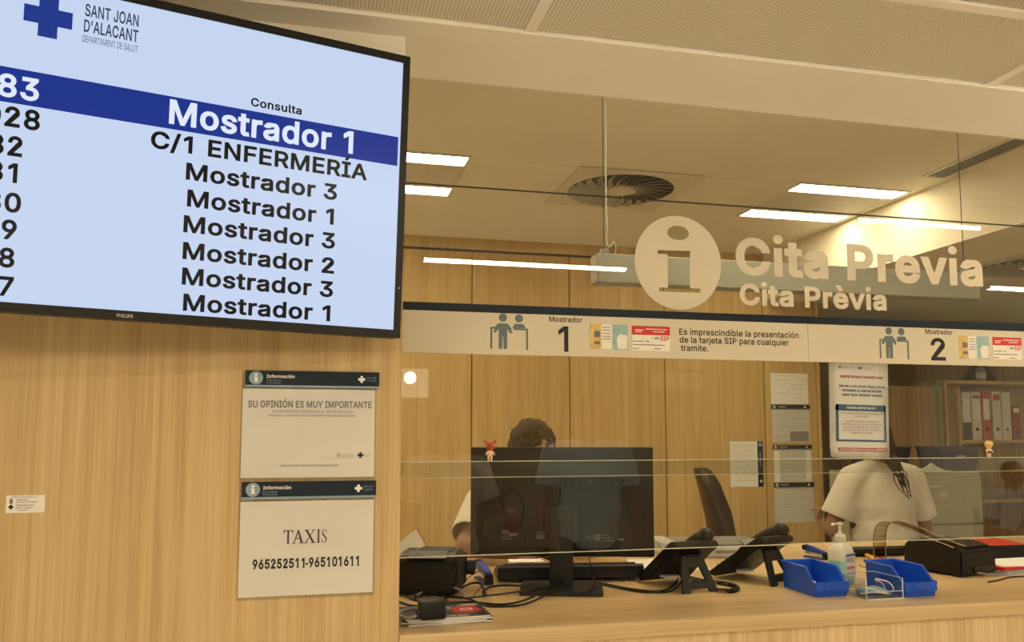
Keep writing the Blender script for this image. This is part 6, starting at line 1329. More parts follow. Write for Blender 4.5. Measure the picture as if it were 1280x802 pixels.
# ---- alcove at the right: cupboard, shelf unit with binders, filing cabinet with crates
a = aY(1118, 482, 5.35); c = aY(1176, 482, 5.35)
x0 = c.x - 0.62
t = thing('cupboard', 'tall dark oak cupboard standing left of the binder shelves', 'cupboard', (x0, 5.35, 0))
w_ = c.x - x0 - 0.004; h_ = a.z
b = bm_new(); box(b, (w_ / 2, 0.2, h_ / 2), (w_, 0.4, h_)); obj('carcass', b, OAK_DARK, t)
for k in range(2):
    b = bm_new(); box(b, (w_ * (0.25 + 0.5 * k), -0.009, h_ / 2), (w_ / 2 - 0.004, 0.018, h_ - 0.01)); dr = obj('door', b, wood('brown_oak', (0.30, 0.19, 0.085), (0.38, 0.25, 0.12), (0.46, 0.31, 0.155), 'Z'), t)
    b = bm_new(); tube(b, [(w_ * (0.46 + 0.08 * k), -0.02, 1.05), (w_ * (0.46 + 0.08 * k), -0.045, 1.06), (w_ * (0.46 + 0.08 * k), -0.045, 1.20), (w_ * (0.46 + 0.08 * k), -0.02, 1.21)], 0.006, 8, 0); obj('handle', b, STEEL, dr)
a, c = aY(1171.3, 476, 5.32), aY(1176.5, 556, 5.32)
b = bm_new(); box(b, (0, 0, (a.z - c.z) / 2), (0.022, 0.003, a.z - c.z)); o = obj('hanging_ribbon', b, plain('green_ribbon', (0.10, 0.24, 0.18), 0.7)); o.location = ((a.x + c.x) / 2, 5.3355 - 0.01, c.z); tag(o, 'narrow green ribbon hanging down the cupboard edge', 'ribbon')
Ys = 5.36
a, c = aY(1180, 479, Ys), aY(1206, 600, Ys)
sx = a.x; zt_ = a.z; zsh = aY(1240, 549.5, Ys).z; SW = 1.35
t = thing('shelf_unit', 'oak shelf unit holding lever arch binders, at the far right', 'shelf', (sx, Ys, 0))
b = bm_new(); box(b, (0.012, 0.17, zt_ / 2), (0.024, 0.34, zt_)); obj('side_panel', b, OAK_IN, t)
xm = aY(1202, 520, Ys).x - sx
b = bm_new(); box(b, (xm - 0.012, 0.17, zt_ / 2), (0.022, 0.335, zt_ - 0.05)); obj('divider', b, OAK_IN, t)
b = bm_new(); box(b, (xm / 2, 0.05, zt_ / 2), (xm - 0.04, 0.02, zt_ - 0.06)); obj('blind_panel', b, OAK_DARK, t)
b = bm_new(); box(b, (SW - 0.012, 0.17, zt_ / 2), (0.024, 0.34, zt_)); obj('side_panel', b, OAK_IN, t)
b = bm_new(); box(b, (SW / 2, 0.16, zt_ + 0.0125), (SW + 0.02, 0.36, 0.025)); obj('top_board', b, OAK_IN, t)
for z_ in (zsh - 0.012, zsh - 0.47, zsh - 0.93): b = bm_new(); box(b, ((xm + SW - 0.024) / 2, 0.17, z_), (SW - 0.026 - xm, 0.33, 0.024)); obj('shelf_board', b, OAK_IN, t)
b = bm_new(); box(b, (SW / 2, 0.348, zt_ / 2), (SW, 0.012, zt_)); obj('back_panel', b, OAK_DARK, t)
def binder(label, px0, px1, pytop, mat, lower=None, spine=True, patch=None):
    Y = Ys + 0.03
    a, c, tp = aY(px0, 530, Y), aY(px1, 530, Y), aY((px0 + px1) / 2, pytop, Y)
    w_ = c.x - a.x - 0.003; h_ = tp.z - zsh - 0.001
    t = thing('binder', label, 'binder', (a.x + 0.0015, Y, zsh + 0.0006), group='lever arch binders on the shelf')
    b = bm_new(); box(b, (0.002, 0.14, h_ / 2), (0.003, 0.28, h_)); box(b, (w_ - 0.002, 0.14, h_ / 2), (0.003, 0.28, h_)); obj('covers', b, mat, t)
    b = bm_new(); box(b, (w_ / 2, 0.003, h_ / 2), (w_, 0.005, h_), bevel=0.001, seg=1); sp_ = obj('spine', b, mat, t)
    b = bm_new(); box(b, (w_ / 2, 0.15, h_ / 2 - 0.01), (w_ - 0.010, 0.24, h_ - 0.04)); obj('papers', b, PAPER, t)
    b = bm_new(); lathe(b, [(0.014, -0.002), (0.014, 0.001)], (w_ / 2, 0, h_ * 0.22), 18, 'Y'); obj('finger_hole', b, BLACK, sp_)
    if spine: b = bm_new(); sheet(b, w_ * 0.14, h_ * 0.42, w_ * 0.86, h_ * 0.86, -0.0012, 0.0005); obj('spine_label', b, PAPER, sp_)
    if patch: b = bm_new(); sheet(b, w_ * 0.12, h_ * patch[0], w_ * 0.88, h_ * patch[1], -0.0018, -0.0013); obj('spine_patch', b, patch[2], sp_)
    if lower: b = bm_new(); sheet(b, 0, 0, w_, h_ * 0.36, -0.0016, 0.0005); obj('lower_spine', b, lower, sp_)
BW = plain('binder_white', (0.66, 0.64, 0.58), 0.5); BRD = plain('binder_red', (0.48, 0.05, 0.03), 0.5); BDR = plain('binder_dark_red', (0.26, 0.025, 0.02), 0.5)
binder('white binder with a dark lower spine, leftmost on the shelf', 1203.5, 1214.5, 490, BW, lower=DARKGREY)
binder('white binder between the dark footed one and the red one', 1215.5, 1227.5, 489.5, BW, patch=(0.86, 0.92, INK_SOFT))
binder('bright red binder with a white spine label', 1228.5, 1239.5, 490, BRD)
binder('white binder with a red patch at the top of its spine', 1241.5, 1252.5, 489.5, BW, spine=False, patch=(0.82, 0.95, BRD))
binder('plain white binder left of the dark red one', 1253.5, 1264.5, 490, BW, spine=False)
binder('shorter dark red binder at the right end of the row', 1266, 1276, 507, BDR, spine=False, patch=(0.80, 0.93, PAPER))
p = aY(1226.5, 478, Ys + 0.1)
t = thing('bottle', 'small clear bottle with a white label on top of the shelf unit', 'bottle', (p.x, Ys + 0.1, zt_ + 0.0255))
b = bm_new(); lathe(b, [(0.034, 0), (0.036, 0.01), (0.036, 0.09), (0.02, 0.11), (0.014, 0.118)], (0, 0, 0), 20); obj('body', b, milky('grey_bottle', (0.34, 0.35, 0.34), 0.3), t, 50)
b = bm_new(); lathe(b, [(0.0368, 0.025), (0.0368, 0.07)], (0, 0, 0), 20); obj('label', b, plain('bottle_label', (0.55, 0.53, 0.48), 0.6), t, 50)
b = bm_new(); lathe(b, [(0.016, 0.118), (0.016, 0.135)], (0, 0, 0), 16); obj('cap', b, MIDGREY, t, 50)
p = aY(1222, 478, Ys + 0.24)
t = thing('bag', 'slumped black bag behind the bottle on the shelf unit', 'bag', (p.x + 0.02, Ys + 0.25, zt_ + 0.0255))
b = bm_new(); loft(b, [[((0.17 * (1 - f) + 0.05 * f + (0.02 if k % 3 else 0)) * math.cos(2 * math.pi * k / 18) + 0.02 * f, 0.07 * (1 - 0.4 * f) * math.sin(2 * math.pi * k / 18), 0.15 * f) for k in range(18)] for f in (0, 0.25, 0.5, 0.75, 0.92, 1.0)]); obj('sack', b, BLACK, t, 180)
b = bm_new(); tube(b, [(-0.03, 0, 0.145), (-0.02, 0, 0.20), (0.05, 0, 0.20), (0.06, 0, 0.145)], 0.006, 8, 6); obj('handle', b, BLACK, t, 80)

Yc = 4.55
a, c = aY(1226, 589, Yc), aY(1226, 690, Yc); x1 = a.x; x0 = x1 - 0.80; zt2 = a.z
CAB = plain('cabinet_beige', (0.40, 0.37, 0.28), 0.45, 0.5)
t = thing('filing_cabinet', 'beige metal filing cabinet behind the standing woman', 'cabinet', (x0, Yc, 0))
w_ = x1 - x0
b = bm_new(); box(b, (w_ / 2, 0.24, zt2 / 2), (w_, 0.46, zt2), bevel=0.004); obj('body', b, CAB, t)
nd = 4; hh = (zt2 - 0.06) / nd
for k in range(nd):
    z_ = 0.04 + hh * (k + 0.5)
    b = bm_new(); box(b, (w_ / 2, 0.0, z_), (w_ - 0.02, 0.022, hh - 0.012), bevel=0.003); dr = obj('drawer', b, CAB, t)
    b = bm_new(); box(b, (w_ / 2, -0.014, z_ + hh * 0.28), (0.14, 0.014, 0.022), bevel=0.003); obj('handle', b, STEEL, dr)
    b = bm_new(); box(b, (w_ * 0.62, -0.0125, z_ + hh * 0.10), (0.07, 0.003, 0.03)); obj('label_frame', b, LIGHTGREY, dr)
CRATE = plain('navy_plastic_crate', (0.025, 0.05, 0.16), 0.4, 0.5)
def crate(label, x, y, rz, w_=0.34):
    t = thing('plastic_crate', label, 'crate', (x, y, zt2 + 0.0006), rz, 'blue crates on the filing cabinet')
    h_, d_ = 0.155, 0.24
    b = bm_new(); loft(b, [rr(w_ / 2 - 0.03, d_ / 2 - 0.02, 0, rad=.02), rr(w_ / 2 - 0.03, d_ / 2 - 0.02, 0.004, rad=.02)]); obj('crate_floor', b, CRATE, t)
    b = bm_new(); A_ = rr(w_ / 2 - 0.03, d_ / 2 - 0.02, 0, rad=.02); B_ = rr(w_ / 2, d_ / 2, h_, rad=.02)
    va = [b.verts.new(q) for q in A_]; vb = [b.verts.new(q) for q in B_]; n = len(A_)
    for k in range(n): b.faces.new((va[k], va[(k + 1) % n], vb[(k + 1) % n], vb[k]))
    bmesh.ops.solidify(b, geom=b.faces[:], thickness=0.003); obj('walls', b, CRATE, t)
    b = bm_new(); tube(b, B_ + [B_[0]], 0.006, 8, 0); obj('rim', b, CRATE, t, 80)
    b = bm_new(); box(b, (0, -d_ / 2 + 0.004, h_ * 0.62), (0.06, 0.004, 0.02), bevel=0.001); obj('grip', b, MIDGREY, t)
    return t
p = aY(1178, 570, Yc + 0.16)
cr = crate('navy blue plastic crate on the filing cabinet, right one', aY(1185, 570, Yc + 0.16).x, Yc + 0.16, 0, 0.33)
dup(cr, Matrix.Translation((aY(1145, 570, Yc + 0.30).x - 0.31, Yc + 0.27, zt2 + 0.0006)) @ Matrix.Rotation(R(5), 4, 'Z'), 'navy blue plastic crate on the filing cabinet, left one nearer the woman')
a = aY(1165, 583, Yc + 0.02)
t = thing('paper_pile', 'loose cream papers on the filing cabinet in front of the crates', 'papers', (a.x, Yc + 0.025, zt2 + 0.0006), R(6))
b = bm_new(); prism(b, [(-0.13, 0), (0.13, 0), (0.03, 0.035), (0.0, 0.055), (-0.03, 0.035)], -0.012, 0.012, 'Y'); obj('folded_sheet', b, PAPER, t)
b = bm_new(); box(b, (0, 0, 0.003), (0.30, 0.04, 0.006)); obj('flat_sheets', b, PAPER, t)
# ================================================================ people
def V3(*a): return Vector(a)
def capsule(bm, a, c, ra, rc, seg=14):
    a, c = Vector(a), Vector(c); d = c - a; L = d.length
    for q, r_ in ((a, ra), (c, rc)): bmesh.ops.create_icosphere(bm, subdivisions=2, radius=r_, matrix=Matrix.Translation(q))
    if L > 1e-4:
        rot = d.to_track_quat('Z', 'Y').to_matrix().to_4x4()
        bmesh.ops.create_cone(bm, cap_ends=True, segments=seg, radius1=ra, radius2=rc, depth=L, matrix=Matrix.Translation((a + c) / 2) @ rot)
def ellipsoid(bm, c, rad, M3=None):
    M = Matrix.Translation(c) @ ((M3.to_4x4()) if M3 is not None else Matrix.Identity(4)) @ Matrix.Diagonal((rad[0], rad[1], rad[2], 1))
    bmesh.ops.create_icosphere(bm, subdivisions=3, radius=1, matrix=M)
def skin_over(name, bm, mat, parent, vox=0.007, it=6, cut=None):
    """one closed surface grown over the overlapping volumes"""
    me = bpy.data.meshes.new(name); bm.to_mesh(me); bm.free()
    o = bpy.data.objects.new(name, me); C.objects.link(o)
    m = o.modifiers.new('r', 'REMESH'); m.mode = 'VOXEL'; m.voxel_size = vox; m.use_smooth_shade = True
    m = o.modifiers.new('s', 'SMOOTH'); m.factor = 0.5; m.iterations = it
    dg = bpy.context.evaluated_depsgraph_get(); dg.update()
    nm = bpy.data.meshes.new_from_object(o.evaluated_get(dg)); bpy.data.objects.remove(o); bpy.data.meshes.remove(me)
    nm.name = name
    if cut:
        b = bm_new(); b.from_mesh(nm)
        for co, no in cut: bmesh.ops.bisect_plane(b, geom=b.verts[:] + b.edges[:] + b.faces[:], plane_co=co, plane_no=no, clear_outer=True)
        b.to_mesh(nm); b.free()
    r_ = finish(name, nm, mat, parent, 180); return r_
def hand(bm, w, d, n, side, curl=0.5, point=False):
    """w wrist, d towards the fingers, n out of the back of the hand, side=+1 when the thumb lies on +s"""
    d = d.normalized(); n = (n - d * n.dot(d)).normalized(); s = d.cross(n).normalized() * side
    for k, o_ in enumerate((0.030, 0.010, -0.010, -0.029)):
        capsule(bm, w + s * o_ * 0.5, w + d * (0.088 - 0.006 * abs(k - 1)) + s * o_, 0.014, 0.0125, 8)
    for k, (o_, L) in enumerate(((0.031, 0.074), (0.0105, 0.082), (-0.0105, 0.076), (-0.030, 0.060))):
        q = w + d * (0.088 - 0.006 * abs(k - 1)) + s * o_; c_ = curl
        if point and k == 0: c_ = 0.08
        a_ = c_ * 0.9
        for part, (fr, ra, rb) in enumerate(((0.45, 0.0098, 0.0090), (0.32, 0.0090, 0.0083), (0.23, 0.0083, 0.0075))):
            e = q + (d * math.cos(a_) - n * math.sin(a_)) * L * fr; capsule(bm, q, e, ra, rb, 8); q = e; a_ += c_ * 0.9
    q = w + d * 0.025 + s * 0.028 - n * 0.006; e = q + (d * 0.55 + s * 0.75 - n * 0.25).normalized() * 0.042; capsule(bm, q, e, 0.0135, 0.0105, 8)
    f_ = e + (d * 0.85 + s * 0.30 - n * 0.35).normalized() * 0.032; capsule(bm, e, f_, 0.0100, 0.0085, 8)
def person(label, J, shirt, hair='short', hairm=None, trousers=None, sleeve=0.62, loose=1.0, hem=None, group=None):
    root = thing('person', label, 'person', (J['pelvis'].x, J['pelvis'].y, 0), 0, group)
    o = Vector((J['pelvis'].x, J['pelvis'].y, 0)); Q = {k: (q - o if k not in ('face', 'hdL', 'hdR', 'hnL', 'hnR', 'up') else q) for k, q in J.items() if isinstance(q, Vector)}
    f = Q['face'].normalized(); u = Q.get('up', Vector((0, 0, 1))); u = (u - f * u.dot(f)).normalized(); s = f.cross(u).normalized()
    H3 = Matrix((s, f, u)).transposed(); h = Q['head']
    b = bm_new()
    ellipsoid(b, h + u * 0.018, (0.074, 0.092, 0.096), H3); ellipsoid(b, h + f * 0.018 - u * 0.045, (0.056, 0.070, 0.072), H3); ellipsoid(b, h + f * 0.052 - u * 0.088, (0.028, 0.026, 0.022), H3)
    capsule(b, h + f * 0.088 + u * 0.010, h + f * 0.106 - u * 0.026, 0.008, 0.0125, 8)
    for k in (-1, 1):
        ellipsoid(b, h + s * k * 0.076 - u * 0.012 - f * 0.006, (0.010, 0.020, 0.030), H3)
        ellipsoid(b, h + s * k * 0.030 + f * 0.074 + u * 0.014, (0.022, 0.016, 0.008), H3)
    ellipsoid(b, h + f * 0.083 - u * 0.060, (0.024, 0.012, 0.006), H3); ellipsoid(b, h + f * 0.081 - u * 0.070, (0.020, 0.012, 0.007), H3)
    capsule(b, Q['neck'], h - u * 0.05 - f * 0.015, 0.058, 0.054)
    ch, pe = Q['chest'], Q['pelvis']
    ax = (Q['shR'] - Q['shL']).normalized(); upt = (Q['neck'] - pe).normalized(); T3 = Matrix((ax, upt.cross(ax).normalized(), upt)).transposed()
    sw = (Q['shR'] - Q['shL']).length / 2
    ellipsoid(b, ch, (sw * 0.84, 0.105, 0.21), T3); ellipsoid(b, (ch + pe) / 2, (sw * 0.74, 0.095, 0.20), T3); ellipsoid(b, pe, (0.155, 0.105, 0.14), T3)
    capsule(b, Q['neck'] - upt * 0.03, Q['shL'], 0.055, 0.050); capsule(b, Q['neck'] - upt * 0.03, Q['shR'], 0.055, 0.050)
    for k in 'LR':
        capsule(b, Q['sh' + k], Q['el' + k], 0.050, 0.039); capsule(b, Q['el' + k], Q['wr' + k], 0.040, 0.026)
        sidek = (1 if k == 'R' else -1)
        hand(b, Q['wr' + k], Q['hd' + k], Q['hn' + k], J.get('thumb' + k, 1), J.get('curl', 0.45), J.get('point') == k)
        capsule(b, Q['hip' + k], Q['kn' + k], 0.085, 0.055); capsule(b, Q['kn' + k], Q['an' + k], 0.055, 0.036)
        capsule(b, Q['an' + k] - V3(0, 0, 0.045), Q['an' + k] + J.get('foot', V3(0, 0.16, 0)) - V3(0, 0, 0.062), 0.038, 0.030)
    body = skin_over('body', b, SKIN, root, 0.0058, 4)
    # eyes, brows and lips
    for k in (-1, 1):
        b = bm_new(); ellipsoid(b, h + s * k * 0.031 + f * 0.0835 + u * 0.002, (0.0125, 0.006, 0.0075), H3); e_ = obj('eye', b, plain('eye_white', (0.7, 0.68, 0.64), 0.3), root, 180)
        b = bm_new(); ellipsoid(b, h + s * k * 0.031 + f * 0.0885 + u * 0.002, (0.0055, 0.003, 0.0058), H3); obj('iris', b, plain('iris_brown', (0.03, 0.015, 0.01), 0.2), e_, 180)
        b = bm_new(); tube(b, [h + s * k * 0.014 + f * 0.091 + u * 0.020, h + s * k * 0.032 + f * 0.088 + u * 0.025, h + s * k * 0.050 + f * 0.076 + u * 0.018], 0.0032, 6, 4); obj('eyebrow', b, hairm or HAIR, root, 80)
    b = bm_new(); ellipsoid(b, h + f * 0.0935 - u * 0.064, (0.021, 0.005, 0.0065), H3); obj('lips', b, plain('lips', (0.32, 0.12, 0.09), 0.5), root, 180)
    # hair
    b = bm_new(); hm = hairm or HAIR
    ellipsoid(b, h + u * 0.034 - f * 0.012, (0.081, 0.092, 0.088), H3); ellipsoid(b, h + u * 0.004 - f * 0.040, (0.078, 0.066, 0.080), H3)
    for k in (-1, 1): ellipsoid(b, h + s * k * 0.062 + u * 0.028 - f * 0.004, (0.020, 0.050, 0.040), H3)
    rnd = random.Random(len(label))
    for i in range(46):
        a_, z_ = rnd.uniform(0, 6.28), rnd.uniform(0.1, 0.95); rr_ = math.sqrt(1 - z_ * z_)
        q = h + u * 0.034 - f * 0.012 + (s * 0.079 * rr_ * math.cos(a_) + f * 0.088 * rr_ * math.sin(a_) + u * 0.086 * z_)
        ellipsoid(b, q, (0.010, 0.016, 0.005), H3)
    if hair == 'long':
        ellipsoid(b, h - f * 0.055 - u * 0.05, (0.072, 0.045, 0.085), H3)
    hr = skin_over('hair', b, hm, root, 0.006, 3)
    if hair == 'long':
        b0 = h - f * 0.070 - u * 0.10
        for i in range(28):
            xo = rnd.uniform(-0.115, -0.035); L = rnd.uniform(0.10, 0.25); wv = rnd.uniform(-0.016, 0.016)
            b = bm_new(); tube(b, [b0 + s * xo * 0.8 + u * 0.06, b0 + s * xo - f * 0.035, b0 + s * (xo + wv) - f * 0.085 - u * L * 0.4, b0 + s * (xo - wv) - f * 0.105 - u * L * 0.7, b0 + s * (xo * 0.8 + wv * 0.6) - f * 0.108 - u * L], 0.0055, 6, 5, 0.0015); obj('lock', b, hm, hr, 80)
    # shirt
    g_ = loose; b = bm_new()
    ellipsoid(b, ch, (sw * 0.84 + 0.02, 0.105 + 0.022 * g_, 0.215), T3); ellipsoid(b, (ch + pe) / 2, (sw * 0.76 + 0.026 * g_, 0.098 + 0.028 * g_, 0.22), T3); ellipsoid(b, pe + upt * 0.01, (0.165 + 0.014 * g_, 0.115 + 0.018 * g_, 0.15), T3)
    capsule(b, Q['neck'] - upt * 0.035, Q['shL'] + upt * 0.004, 0.062, 0.062); capsule(b, Q['neck'] - upt * 0.035, Q['shR'] + upt * 0.004, 0.062, 0.062)
    for k in 'LR':
        e = Q['sh' + k].lerp(Q['el' + k], sleeve); capsule(b, Q['sh' + k], e, 0.063, 0.062 + 0.010 * g_)
    hemz = pe - upt * 0.10
    cut = [(Q['neck'] + upt * 0.012, upt), (hemz, -upt)]
    sh_ = skin_over('shirt', b, shirt, root, 0.008, 5, cut)
    # flat sleeve ends
    bb = bm_new(); bb.from_mesh(sh_.data)
    for k in 'LR':
        d = (Q['el' + k] - Q['sh' + k]); e = Q['sh' + k] + d * (sleeve + 0.02); d.normalize()
        geom = [v_ for v_ in bb.verts if (v_.co - e).length < 0.12 and (v_.co - e).dot(d) > -0.05 and abs((v_.co - Q['sh' + k]).cross(d).length) < 0.09 and (v_.co - Q['sh' + k]).dot(d) > 0.08]
        vs_ = set(geom); fs = [f_ for f_ in bb.faces if all(v_ in vs_ for v_ in f_.verts)]
        es = list({e_ for f_ in fs for e_ in f_.edges})
        bmesh.ops.bisect_plane(bb, geom=list({v_ for f_ in fs for v_ in f_.verts}) + es + fs, plane_co=e, plane_no=d, clear_outer=True)
    bmesh.ops.solidify(bb, geom=bb.faces[:], thickness=0.003)
    bb.to_mesh(sh_.data); bb.free()
    for p_ in sh_.data.polygons: p_.use_smooth = True
    # trousers
    b = bm_new(); ellipsoid(b, pe - upt * 0.03, (0.168, 0.118, 0.13), T3)
    for k in 'LR': capsule(b, Q['hip' + k], Q['kn' + k], 0.097, 0.068); capsule(b, Q['kn' + k], Q['an' + k] + V3(0, 0, 0.0), 0.068, 0.056)
    skin_over('trousers', b, trousers or GREY_CLOTH, root, 0.010, 4)
    for k in 'LR':
        b = bm_new(); a_ = Q['an' + k]; ft = J.get('foot', V3(0, 0.16, 0))
        capsule(b, a_ - V3(0, 0, 0.05) - ft * 0.2, a_ + ft - V3(0, 0, 0.06), 0.046, 0.040)
        skin_over('shoe', b, DARKGREY, root, 0.008, 3, [(V3(0, 0, 0.002), V3(0, 0, -1))])
    return root
def standing(x, y, face_y, shz, sw=0.20, lean=0.0):
    """an upright joint set; face_y=+1 looks towards +Y"""
    k = shz / 1.40; R_ = face_y
    J = dict(pelvis=V3(x, y, 0.93 * k), chest=V3(x, y + 0.0, 1.24 * k), neck=V3(x, y, 1.46 * k), head=V3(x, y + 0.03 * R_, 1.60 * k), face=V3(0, R_, -0.05),
             shR=V3(x + sw * R_, y, 1.40 * k), shL=V3(x - sw * R_, y, 1.40 * k), elR=V3(x + (sw + 0.06) * R_, y - 0.02 * R_, 1.11 * k), elL=V3(x - (sw + 0.06) * R_, y - 0.02 * R_, 1.11 * k),
             wrR=V3(x + (sw + 0.05) * R_, y + 0.08 * R_, 0.87 * k), wrL=V3(x - (sw + 0.05) * R_, y + 0.08 * R_, 0.87 * k),
             hdR=V3(-0.1 * R_, 0.2 * R_, -1), hdL=V3(0.1 * R_, 0.2 * R_, -1), hnR=V3(R_, 0.2, 0), hnL=V3(-R_, 0.2, 0), thumbR=1, thumbL=-1,
             hipR=V3(x + 0.09 * R_, y, 0.90 * k), hipL=V3(x - 0.09 * R_, y, 0.90 * k), knR=V3(x + 0.10 * R_, y + 0.01, 0.50 * k), knL=V3(x - 0.10 * R_, y + 0.01, 0.50 * k),
             anR=V3(x + 0.11 * R_, y, 0.09), anL=V3(x - 0.11 * R_, y, 0.09), foot=V3(0, 0.15 * R_, 0))
    return J
# clerk leaning over the worktop behind the monitor, looking down
hx = aY(669, 540, 2.86).x
J = standing(hx, 3.46, -1, 1.38)
J.update(pelvis=V3(hx, 3.50, 0.93), chest=V3(hx, 3.19, 1.225), neck=V3(hx, 3.03, 1.375), head=V3(hx, 2.905, 1.485), face=V3(0.22, -0.80, -0.52), up=V3(0, -0.3, 1),
         shR=V3(hx - 0.155, 3.07, 1.30), shL=V3(hx + 0.19, 3.07, 1.315), elR=V3(hx - 0.240, 2.915, 1.156), elL=V3(hx + 0.27, 2.95, 1.165),
         wrR=V3(hx - 0.055, 2.79, 1.148), wrL=V3(hx + 0.06, 2.82, 1.148), hdR=V3(0.9, -0.35, 0), hdL=V3(-0.9, -0.4, 0), hnR=V3(0, 0.0, 1), hnL=V3(0, 0, 1), thumbR=-1, thumbL=1,
         hipR=V3(hx - 0.09, 3.52, 0.90), hipL=V3(hx + 0.09, 3.52, 0.90), knR=V3(hx - 0.1, 3.44, 0.50), knL=V3(hx + 0.1, 3.44, 0.50), anR=V3(hx - 0.1, 3.52, 0.09), anL=V3(hx + 0.1, 3.52, 0.09), curl=0.3)
person('person with short brown hair bent over the counter behind the monitor', J, WHITE_CLOTH, 'short', HAIR, sleeve=0.74)
# woman standing with her back to the glass
wx = aY(1105, 600, 3.55).x
J = standing(wx, 3.58, 1, 1.385)
J.update(head=V3(wx - 0.025, 3.60, 1.535), neck=V3(wx - 0.005, 3.585, 1.42), chest=V3(wx, 3.58, 1.20), pelvis=V3(wx + 0.01, 3.56, 0.92), face=V3(-0.15, 0.92, -0.28),
         shL=V3(wx - 0.165, 3.58, 1.335), shR=V3(wx + 0.185, 3.58, 1.335), elL=V3(wx - 0.255, 3.62, 1.09), elR=V3(wx + 0.285, 3.63, 1.08),
         wrL=V3(wx - 0.04, 3.83, 1.15), wrR=V3(wx + 0.22, 3.84, 1.04), hdL=V3(-0.85, 0.45, 0.12), hdR=V3(-0.2, 0.9, -0.1), hnL=V3(0, 0.1, 1), hnR=V3(0.4, 0, 1), thumbL=-1, thumbR=1, point='L', curl=0.7)
person('person seen from behind in a white top, long dark hair, pointing left', J, WHITE_CLOTH, 'long', HAIR_DARK, sleeve=0.72, loose=1.5)

# three people in the waiting room, met again as reflections in the glass
YV = 2 * YG
px_ = aY(736, 600, 4.68).x
J = standing(px_, YV - 4.68, 1, 1.45, 0.22); J['curl'] = 0.4
pp = person('person in a pale blue shirt waiting before the glass, reflected on the monitor', J, BLUE_CLOTH, 'short', HAIR)
wl = pp.children
b = bm_new(); q = J['wrL'] - Vector((px_, YV - 4.68, 0)); tube(b, [q + V3(0.033 * math.cos(i * math.pi / 6), 0.033 * math.sin(i * math.pi / 6), 0.0) for i in range(13)], 0.007, 6, 0)
obj('wristwatch', b, BLACK_GLOSS, pp)
px2 = aY(560, 600, 4.60).x
J = standing(px2, YV - 4.60, 1, 1.37, 0.18)
J.update(elR=V3(px2 + 0.26, YV - 4.63, 1.10), wrR=V3(px2 + 0.26, YV - 4.43, 1.14), hdR=V3(0.5, 0.9, 0.1), hnR=V3(0.2, 0, 1), curl=0.8)
person('person in a white shirt waiting on the left, reflected over the wood panels', J, WHITE_CLOTH, 'short', HAIR_DARK)
q = J['wrR'] + V3(0.04, 0.085, -0.03)
t = thing('pouch', 'red pouch with a black strap in the hand of the person on the left', 'pouch', q)
b = bm_new(); box(b, (0, 0, -0.03), (0.07, 0.025, 0.10), bevel=0.008); obj('body', b, RED, t, 40)
b = bm_new(); tube(b, [(-0.03, 0, 0.02), (-0.05, 0, 0.10), (0.02, 0, 0.14), (0.07, 0, 0.06), (0.05, 0, -0.06), (0.03, 0, -0.07)], 0.005, 6, 6); obj('strap', b, BLACK, t, 80)
# seated, farther back
sx_ = aY(1262, 590, 6.2).x; sy_ = YV - 6.2
J = standing(sx_, sy_, 1, 1.40)
dz_ = 0.93 - 0.53
for k in ('pelvis', 'chest', 'neck', 'head', 'shL', 'shR', 'elL', 'elR'): J[k] = J[k] - V3(0, 0, dz_)
J.update(hipL=V3(sx_ - 0.09, sy_ + 0.02, 0.52), hipR=V3(sx_ + 0.09, sy_ + 0.02, 0.52), knL=V3(sx_ - 0.12, sy_ + 0.44, 0.50), knR=V3(sx_ + 0.12, sy_ + 0.44, 0.50), anL=V3(sx_ - 0.12, sy_ + 0.45, 0.09), anR=V3(sx_ + 0.12, sy_ + 0.45, 0.09),
         wrL=V3(sx_ - 0.08, sy_ + 0.22, 0.68), wrR=V3(sx_ + 0.08, sy_ + 0.24, 0.69), hdL=V3(0.6, 0.7, 0), hdR=V3(-0.6, 0.7, 0), hnL=V3(0, 0, 1), hnR=V3(0, 0, 1), thumbL=1, thumbR=-1)
pr = person('person seated in the waiting room with a strap across a pale shirt', J, BLUE_CLOTH, 'short', HAIR_DARK)
b = bm_new(); tube(b, [(0.17, 0.02, 0.98 + 0.07), (0.10, 0.12, 0.95), (-0.02, 0.15, 0.80), (-0.15, 0.13, 0.64)], 0.012, 8, 6); obj('bag_strap', b, BLACK, pr, 80)
t = thing('waiting_chair', 'grey waiting room chair under the seated person', 'chair', (sx_, sy_, 0))
b = bm_new(); box(b, (0, 0.06, 0.355), (0.46, 0.46, 0.03), bevel=0.01); obj('seat', b, MIDGREY, t)
b = bm_new(); box(b, (0, -0.19, 0.70), (0.46, 0.03, 0.36), bevel=0.01); obj('backrest', b, MIDGREY, t)
for sx2 in (-1, 1):
    for y0, y1, z1 in ((0.27, 0.29, 0.345), (-0.17, -0.19, 0.60)):
        b = bm_new(); tube(b, [(sx2 * 0.2, y1, 0.001), (sx2 * 0.2, y0, z1)], 0.012, 8, 0); obj('leg', b, STEEL, t)

